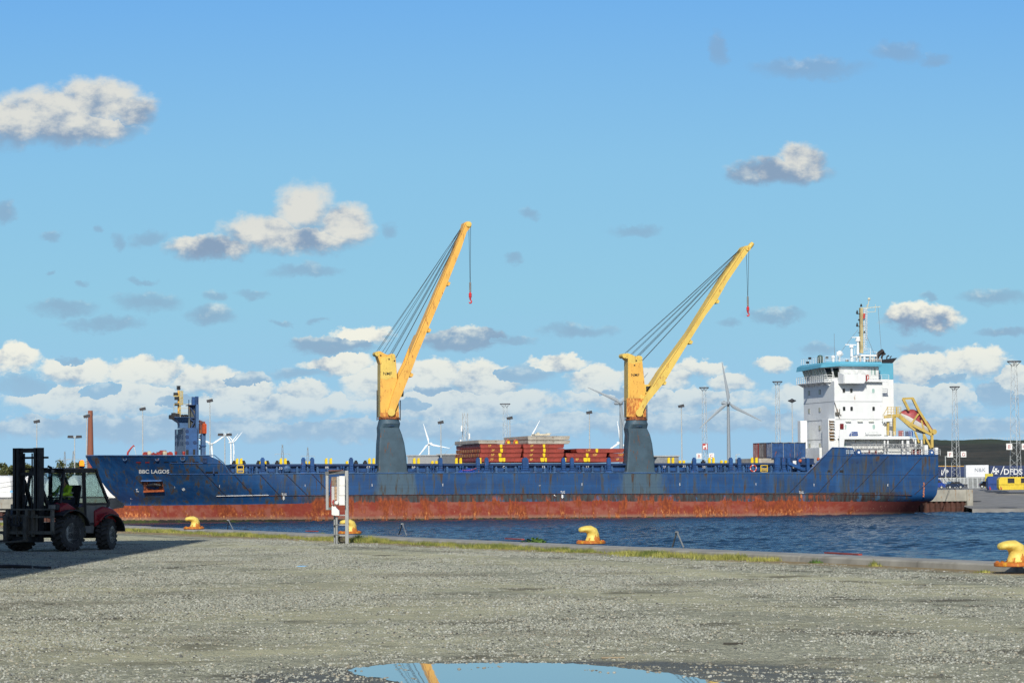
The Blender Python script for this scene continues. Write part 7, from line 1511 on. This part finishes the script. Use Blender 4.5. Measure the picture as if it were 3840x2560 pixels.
# ================================================================== forklift with its driver
RY = R_(-35)
fk = thing('forklift', 'large dirty red and black rough terrain forklift standing in shadow at the left', 'forklift', (-13.98, 79.6, 0), RY)
FBK = M('machine_black', (.02, .02, .021), .55, var=.4, vs=3, dirt=.6, rs=2, dcol=(.07, .06, .045)); FDI = M('machine_dirty', (.14, .13, .105), .8, var=.4, vs=3, dirt=.5, dcol=(.12, .11, .08)); FRD = M('machine_red', (.28, .018, .024), .35, var=.15, vs=2, dirt=.25, dcol=(.15, .05, .04)); TYR = M('tyre_dirty', (.05, .049, .046), .9, var=.4, vs=6, dirt=.4); RIMM = M('rim_dirty', (.62, .62, .56), .7, var=.3, vs=5)
FGY = M('machine_grey', (.19, .19, .175), .6, var=.2, vs=3, dirt=.4)
def wheel(x, y, r, w_, steer=0, label=None):
    mb = MB(); mb.lathe([(r*.55, -w_/2), (r*.82, -w_/2), (r*.93, -w_*.4), (r*.95, 0), (r*.93, w_*.4), (r*.82, w_/2), (r*.55, w_/2)], (0, 0, 0), 'X', 30)
    n = 20
    for i in range(n):
        for sg in (-1, 1):
            a = 2*PI*(i+(.5 if sg > 0 else 0))/n; c0 = Vector((sg*w_*.48, r*.9*cos(a), r*.9*sin(a))); c1 = Vector((0, r*.98*cos(a+.16), r*.98*sin(a+.16))); mb.bar(c0, c1, .085*r/.5, .09*r/.5, up=(0, cos(a), sin(a)))
    o = mb.build('wheel', TYR, fk); o.location = (x, y, r); o.rotation_euler = (0, 0, steer)
    sg = 1 if x > 0 else -1; MB().lathe([(r*.57, sg*w_*.5), (r*.52, sg*w_*.42), (r*.5, sg*w_*.2), (r*.25, sg*w_*.12), (r*.22, sg*w_*.25), (.05, sg*w_*.27)], (0, 0, 0), 'X', 24).build('rim', RIMM, o, smooth=True)
    MB().lathe([(.015, sg*w_*.28), (.015, sg*w_*.22)], (0, r*.3, 0), 'X', 6).build('wheel_nut', FBK, o)
wheel(.98, 0, .54, .42); wheel(-.98, 0, .54, .42); wheel(.78, 1.83, .46, .38, R_(24)); wheel(-.78, 1.83, .46, .38, R_(24))
# chassis, axles, body
MB().box(-.45, .45, -.4, 2.4, .45, .85).box(-.8, .8, -.15, .15, .4, .68).box(-.6, .6, 1.7, 1.95, .35, .6).build('chassis', FBK, fk, bevel=.02)
MB().prism([(.52, .35, .55), (.52, 1.35, .5), (.52, 1.45, .95), (.52, .3, .95)], (.2, 0, 0)).build('step_box', FGY, fk, bevel=.02)
mb = MB(); mb.loft([[Vector((x, y, z)) for x, z in ((-.8, z0), (.8, z0), (.8, z1), (.55, z2), (-.55, z2), (-.8, z1))] for y, z0, z1, z2 in ((1.35, .7, 1.15, 1.25), (1.7, .85, 1.28, 1.38), (2.1, .85, 1.22, 1.3), (2.38, .8, 1.05, 1.1))]); mb.build('engine_hood', FRD, fk, smooth=True, bevel=.03)
MB().box(-.6, .6, 2.3, 2.48, .5, 1.0).build('counterweight', FBK, fk, bevel=.05)
def guard(x0, x1, yc, r, a0, a1, name, mt, tail=0):
    rings = []
    for i in range(11):
        a = a0+(a1-a0)*i/10; rings.append([Vector((x0, yc+r*cos(a), r*.0+.5+r*sin(a))), Vector((x1, yc+r*cos(a), .5+r*sin(a))), Vector((x1, yc+(r+.035)*cos(a), .5+(r+.035)*sin(a))), Vector((x0, yc+(r+.035)*cos(a), .5+(r+.035)*sin(a)))])
    MB().loft(rings).build(name, mt, fk)
guard(.58, 1.03, 1.83, .54, R_(4), R_(125), 'rear_mudguard', FBK); guard(-1.03, -.58, 1.83, .54, R_(4), R_(125), 'rear_mudguard', FBK)
guard(.56, .98, 1.83, .58, R_(70), R_(140), 'rear_fender', FRD)
guard(.72, 1.24, 0, .70, R_(20), R_(130), 'front_mudguard', FBK); guard(-1.24, -.72, 0, .70, R_(20), R_(130), 'front_mudguard', FBK)
MB().loft([[Vector((x, y, z)) for x, z in ((.55, 1.15), (.98, 1.15), (.98, z1), (.55, z1+.05))] for y, z1 in ((-.32, 1.3), (0, 1.42), (.35, 1.25))]).build('front_fender', FRD, fk, bevel=.03)
for sg in (-1, 1): hl = MB().box(sg*.78-.17, sg*.78+.17, -.46, -.3, 1.22, 1.4).build('headlight', FBK, fk, bevel=.02); MB().box(sg*.78-.14, sg*.78+.14, -.475, -.462, 1.25, 1.37).build('lens', M('lens_grey', (.35, .35, .32), .2), hl)
MB().prism([(1.0, .42, .45), (1.0, .62, .45), (1.0, .5, 1.3), (1.0, .3, 1.3)], (.12, 0, 0)).build('mud_flap', M('flap_olive', (.07, .065, .03), .7, var=.4), fk)
# cab
cb = MB(); ty = .032
fx, fy0, fyt, ry_b, ry_t, zb, zt2 = .72, -.12, .12, 2.0, 1.5, 1.12, 2.36
def post(p, q, w_=.07, mb=None): (mb or cb).bar(p, q, w_, w_)
for sg in (-1, 1):
    post((sg*fx, fy0, zb), (sg*fx*.96, fyt, zt2)); post((sg*fx, 1.0, .95), (sg*fx*.96, .98, zt2)); post((sg*fx, .93, .95), (sg*fx*.96, .90, zt2), .05); post((sg*fx, ry_b, 1.38), (sg*fx*.96, ry_t, zt2-.04)); post((sg*fx, fy0, zb), (sg*fx, 1.0, zb-.12)); post((sg*fx, 1.0, 1.38), (sg*fx, ry_b, 1.38), .06)
    post((sg*fx*.96, fyt, zt2), (sg*fx*.96, ry_t-.1, zt2), .08); post((sg*fx, 1.0, .78), (sg*fx, 1.5, .8)); post((sg*fx, 1.5, .8), (sg*fx, ry_b, 1.38))
post((-fx, fyt, zt2), (fx, fyt, zt2), .08); post((-fx, ry_t, zt2), (fx, ry_t, zt2), .08); post((-fx, ry_b, 1.38), (fx, ry_b, 1.38)); post((-fx, fy0, zb), (fx, fy0, zb), .08)
cb = cb.build('cab_frame', FBK, fk)
MB().box(-fx-.02, fx+.02, fyt-.06, ry_t+.02, zt2+.04, zt2+.1).build('cab_roof', M('roof_black', (.02, .022, .025), .22, spec=.8), cb, bevel=.025)
MB().prism([(fx-.01, 1.03, .8), (fx-.01, 1.5, .83), (fx-.01, ry_b-.03, 1.36), (fx-.01, 1.03, 1.36)], (.02, 0, 0)).build('door_panel', FGY, cb)
GL = glass()
for sg in (1, -1): MB().prism([(sg*(fx-.015), 1.03, 1.4), (sg*(fx-.015), ry_b-.04, 1.42), (sg*(fx*.965), ry_t-.03, zt2-.05), (sg*(fx*.965), 1.03, zt2-.05)], (.006, 0, 0)).build('side_glass', GL, cb)
MB().prism([(-fx+.04, fy0, zb+.05), (fx-.04, fy0, zb+.05), (fx*.96-.04, fyt-.01, zt2-.06), (-fx*.96+.04, fyt-.01, zt2-.06)], (0, .006, 0)).build('windscreen', GL, cb)
MB().prism([(-fx+.04, ry_b, 1.42), (fx-.04, ry_b, 1.42), (fx*.96-.04, ry_t, zt2-.06), (-fx*.96+.04, ry_t, zt2-.06)], (0, .006, 0)).build('rear_glass', GL, cb)
MB().box(-.65, .65, -.1, 1.0, .98, 1.05).box(-.65, -.55, -.1, 1.9, 1.05, 1.35).box(-.6, .6, -.06, .12, 1.05, 1.3).build('cab_floor', FBK, cb)
MB().box(-.26, .26, .72, 1.18, 1.2, 1.36).prism([(-.25, 1.12, 1.3), (.25, 1.12, 1.3), (.22, 1.28, 1.95), (-.22, 1.28, 1.95)], (0, .1, 0)).box(-.2, .2, .8, 1.15, 1.05, 1.2).build('seat', M('seat_black', (.015, .015, .017), .7), cb, bevel=.03)
mb = MB(); cw = Vector((0, .34, 1.56)); uu_ = Vector((1, 0, 0)); vv_ = Vector((0, .45, .89)).normalized(); mb.tube([cw+uu_*(.2*cos(a*PI/10))+vv_*(.2*sin(a*PI/10)) for a in range(21)], .016, 6); mb.bar(cw-uu_*.19, cw+uu_*.19, .03); mb.bar(cw, cw-vv_*.19, .03); mb.bar(cw, (0, .1, 1.2), .06); mb.build('steering_wheel', FBK, cb)
bc_ = MB().cyl((.62, .95, zt2+.1), (.62, .95, zt2+.16), .07).build('beacon_base', FBK, cb); m, t, b = newmat('beacon_lit'); b.inputs['Base Color'].default_value = (.9, .25, .01, 1); b.inputs['Emission Color'].default_value = (1, .3, .02, 1); b.inputs['Emission Strength'].default_value = 1.6
MB().lathe([(.07, 0), (.072, .12), (.05, .17), (.01, .18)], (.62, .95, zt2+.16), n=14).build('beacon', m, bc_, smooth=True)
MB().box(.3, .42, fyt-.12, fyt-.04, zt2-.04, zt2+.08).build('work_light', FBK, cb); MB().box(.31, .41, fyt-.13, fyt-.121, zt2-.03, zt2+.06).build('work_light_lens', M('lens_grey', (.35, .35, .32), .2), cb); MB().bar((.3, fyt-.1, zt2+.1), (.18, fyt-.15, zt2+.16), .06).build('mirror', FBK, cb)
# mast and carriage
my = -.66; mst = MB()
for sg in (-1, 1):
    mst.box(sg*.43-.12, sg*.43-.03, my-.1, my+.1, .28, 3.06); mst.box(sg*.43+.03, sg*.43+.12, my-.1, my+.1, .28, 3.06); mst.box(sg*.43-.03, sg*.43+.03, my+.02, my+.08, .28, 3.0)
for z, h_ in ((2.92, .13), (2.24, .1)): mst.box(-.5, .5, my-.05, my+.08, z, z+h_)
mst = mst.build('mast', FBK, fk)
mb = MB(); mb.box(-.64, .68, my+.11, my+.16, 2.74, 2.80); mb.box(-.62, .66, my+.11, my+.16, 2.41, 2.47)
for sg in (-1, 1):
    mb.cyl((sg*.25, my+.05, .5), (sg*.25, my+.05, 1.7), .05, n=10); mb.cyl((sg*.25, my+.05, 1.7), (sg*.25, my+.05, 2.9), .028, n=8); mb.bar((sg*.16, my, .6), (sg*.16, my, 2.9), .025, .04)
mb.box(-.52, .52, my-.12, my+.12, .28, .45); mb.build('lift_cylinder', FBK, mst)
mb = MB(); 
for sg in (-1, 1): mb.cyl((sg*.3, my+.12, 2.1), (sg*.36, -.05, 1.05), .065, .075, n=10)
mb.build('tilt_cylinder', FBK, fk)
cy = my-.22; cg = MB()
for z, h_ in ((1.22, .05), (1.0, .05), (.52, .09)): cg.box(-1.25, 1.24, cy-.04, cy+.04, z, z+h_)
for x, w_ in ((-1.2, .05), (1.21, .06), (-.62, .1), (.2, .12), (.42, .05), (-.2, .05)): cg.box(x-w_/2, x+w_/2, cy-.055, cy+.055, .45 if abs(x) < 1 else .52, 1.25)
cg.box(-.5, .5, cy+.04, my-.1, .6, 1.1); cg.bar((-.6, cy, 1.1), (.2, cy, .7), .05); cg = cg.build('carriage', FDI, fk)
mb = MB()
for k in range(5): mb.tube([(-.5+.14*k, cy-.07, 1.05), (-.45+.14*k, cy-.12, .85-.02*k), (-.2+.1*k, cy-.1, .75), (.1, cy-.08, .9)], .018, 5)
mb.build('hydraulic_hose', FBK, cg)
for x in (-.62, .2):
    mb = MB(); mb.box(x-.07, x+.07, cy-.13, cy-.058, .3, 1.05); mb.prism([(x-.07, cy-.13, .3), (x-.07, cy-.13, .355), (x-.07, cy-1.35, .30), (x-.07, cy-1.4, .275)], (.14, 0, 0)); mb.build('fork', M('fork_steel', (.12, .11, .09), .6, .3, var=.3, vs=4), fk)
# ---- the driver
def skin(name, vs, es, rad, mat, parent, sub=2, loc=(0, 0, 0)):
    me = bpy.data.meshes.new(name); me.from_pydata(vs, es, []); o = bpy.data.objects.new(name, me); COL.objects.link(o); o.modifiers.new('Skin', 'SKIN')
    if not me.skin_vertices: me.update()
    sv = me.skin_vertices[0].data
    for i, r_ in enumerate(rad): sv[i].radius = (r_ if isinstance(r_, tuple) else (r_, r_)); sv[i].use_root = (i == 0)
    s_ = o.modifiers.new('Sub', 'SUBSURF'); s_.levels = sub; s_.render_levels = sub; me.materials.append(mat)
    o.parent = parent; o.location = loc; return o
pr = thing('person', 'driver in pale helmet and bright yellow green jacket sitting in the forklift cab', 'person'); pr.matrix_world = Matrix.Translation((-13.98, 79.6, 0)) @ Matrix.Rotation(RY, 4, 'Z')
SK = M('skin', (.42, .25, .18), .6); HV = M('hi_vis', (.42, .72, .03), .7, var=.12, vs=10); TRO = M('trousers_dark', (.02, .025, .04), .8); STRP = M('reflective_grey', (.6, .6, .58), .4); HEL = M('helmet_pale', (.45, .46, .44), .4)
B = [(0, .98, 1.46), (0, .99, 1.62), (0, .93, 1.80), (0, .86, 1.92), (0, .80, 2.02), (0, .76, 2.10), (0, .74, 2.20),
     (.19, .88, 1.88), (.27, .74, 1.70), (.17, .50, 1.66), (.15, .40, 1.66), (-.19, .88, 1.88), (-.27, .74, 1.70), (-.17, .50, 1.66), (-.15, .40, 1.66),
     (.11, .95, 1.44), (.15, .56, 1.46), (.15, .42, 1.14), (.15, .28, 1.08), (-.11, .95, 1.44), (-.15, .56, 1.46), (-.15, .42, 1.14), (-.15, .28, 1.08)]
E_ = [(0, 1), (1, 2), (2, 3), (3, 4), (4, 5), (5, 6), (3, 7), (7, 8), (8, 9), (9, 10), (3, 11), (11, 12), (12, 13), (13, 14), (0, 15), (15, 16), (16, 17), (17, 18), (0, 19), (19, 20), (20, 21), (21, 22)]
Rd = [.13, (.14, .11), (.15, .11), (.11, .08), .052, .085, .085, .06, .045, .032, .035, .06, .045, .032, .035, .085, .065, .045, .045, .085, .065, .045, .045]
B2, E2, R2_ = list(B), list(E_), list(Rd)
for hnd, sg in ((10, 1), (14, -1)):   # five fingers closing round the rim
    for k in range(4):
        i0 = len(B2); x0 = B[hnd][0]+sg*(-.03+.02*k); B2 += [(x0, .36, 1.66-.004*k), (x0, .325, 1.645), (x0, .335, 1.615)]; E2 += [(hnd, i0), (i0, i0+1), (i0+1, i0+2)]; R2_ += [.009, .008, .007]
    i0 = len(B2); x0 = B[hnd][0]-sg*.045; B2 += [(x0, .40, 1.645), (x0, .36, 1.62)]; E2 += [(hnd, i0), (i0, i0+1)]; R2_ += [.011, .009]
body = skin('body', B2, E2, R2_, SK, pr)
mb = MB(); hc_ = Vector((0, .735, 2.16)); mb.prism([hc_+Vector((x, y, z)) for x, y, z in ((-.015, -.085, .0), (.015, -.085, .0), (.02, -.09, -.03), (0, -.112, -.035), (-.02, -.09, -.03))], (0, .02, 0)); mb.build('nose', SK, body)
for sg in (-1, 1): MB().sph(hc_+Vector((sg*.033, -.082, .012)), .012, 8, 5).build('eye', M('eye_dark', (.02, .02, .02), .3), body); MB().sph(hc_+Vector((sg*.09, .01, -.01)), .022, 8, 5, (.4, .8, 1.2)).build('ear', SK, body)
MB().box(-.025, .025, .735-.092, .735-.08, 2.098, 2.106).build('mouth', M('lip', (.3, .1, .09), .6), body)
J = [0, 1, 2, 3, 7, 8, 9, 11, 12, 13]; mp = {v_: i for i, v_ in enumerate(J)}
jk = skin('jacket', [B[i] for i in J]+[(0, .84, 1.965)], [(mp[a], mp[c2]) for a, c2 in E_ if a in mp and c2 in mp]+[(3, 10)], [tuple(x*1.18+.012 for x in (Rd[i] if isinstance(Rd[i], tuple) else (Rd[i],)*2)) for i in J]+[.075], HV, pr)
J = [0, 15, 16, 17, 19, 20, 21]; mp = {v_: i for i, v_ in enumerate(J)}
skin('trousers', [B[i] for i in J], [(mp[a], mp[c2]) for a, c2 in E_ if a in mp and c2 in mp], [(Rd[i] if not isinstance(Rd[i], tuple) else Rd[i][0])*1.15+.008 for i in J], TRO, pr)
mb = MB()
for z, y in ((1.6, .99), (1.72, .965)): mb.tube([(.19*cos(a*PI/8), y+.155*sin(a*PI/8), z) for a in range(17)], .02, 5)
mb.build('reflective_band', STRP, jk)
hm = MB().lathe([(.125, .0), (.128, .02), (.12, .06), (.095, .105), (.05, .13), (.005, .137)], (0, .735, 2.19), n=18).build('helmet', HEL, pr, smooth=True); MB().prism([(-.09, .64, 2.19), (.09, .64, 2.19), (.06, .57, 2.185), (-.06, .57, 2.185)], (0, 0, .012)).build('helmet_peak', HEL, hm)
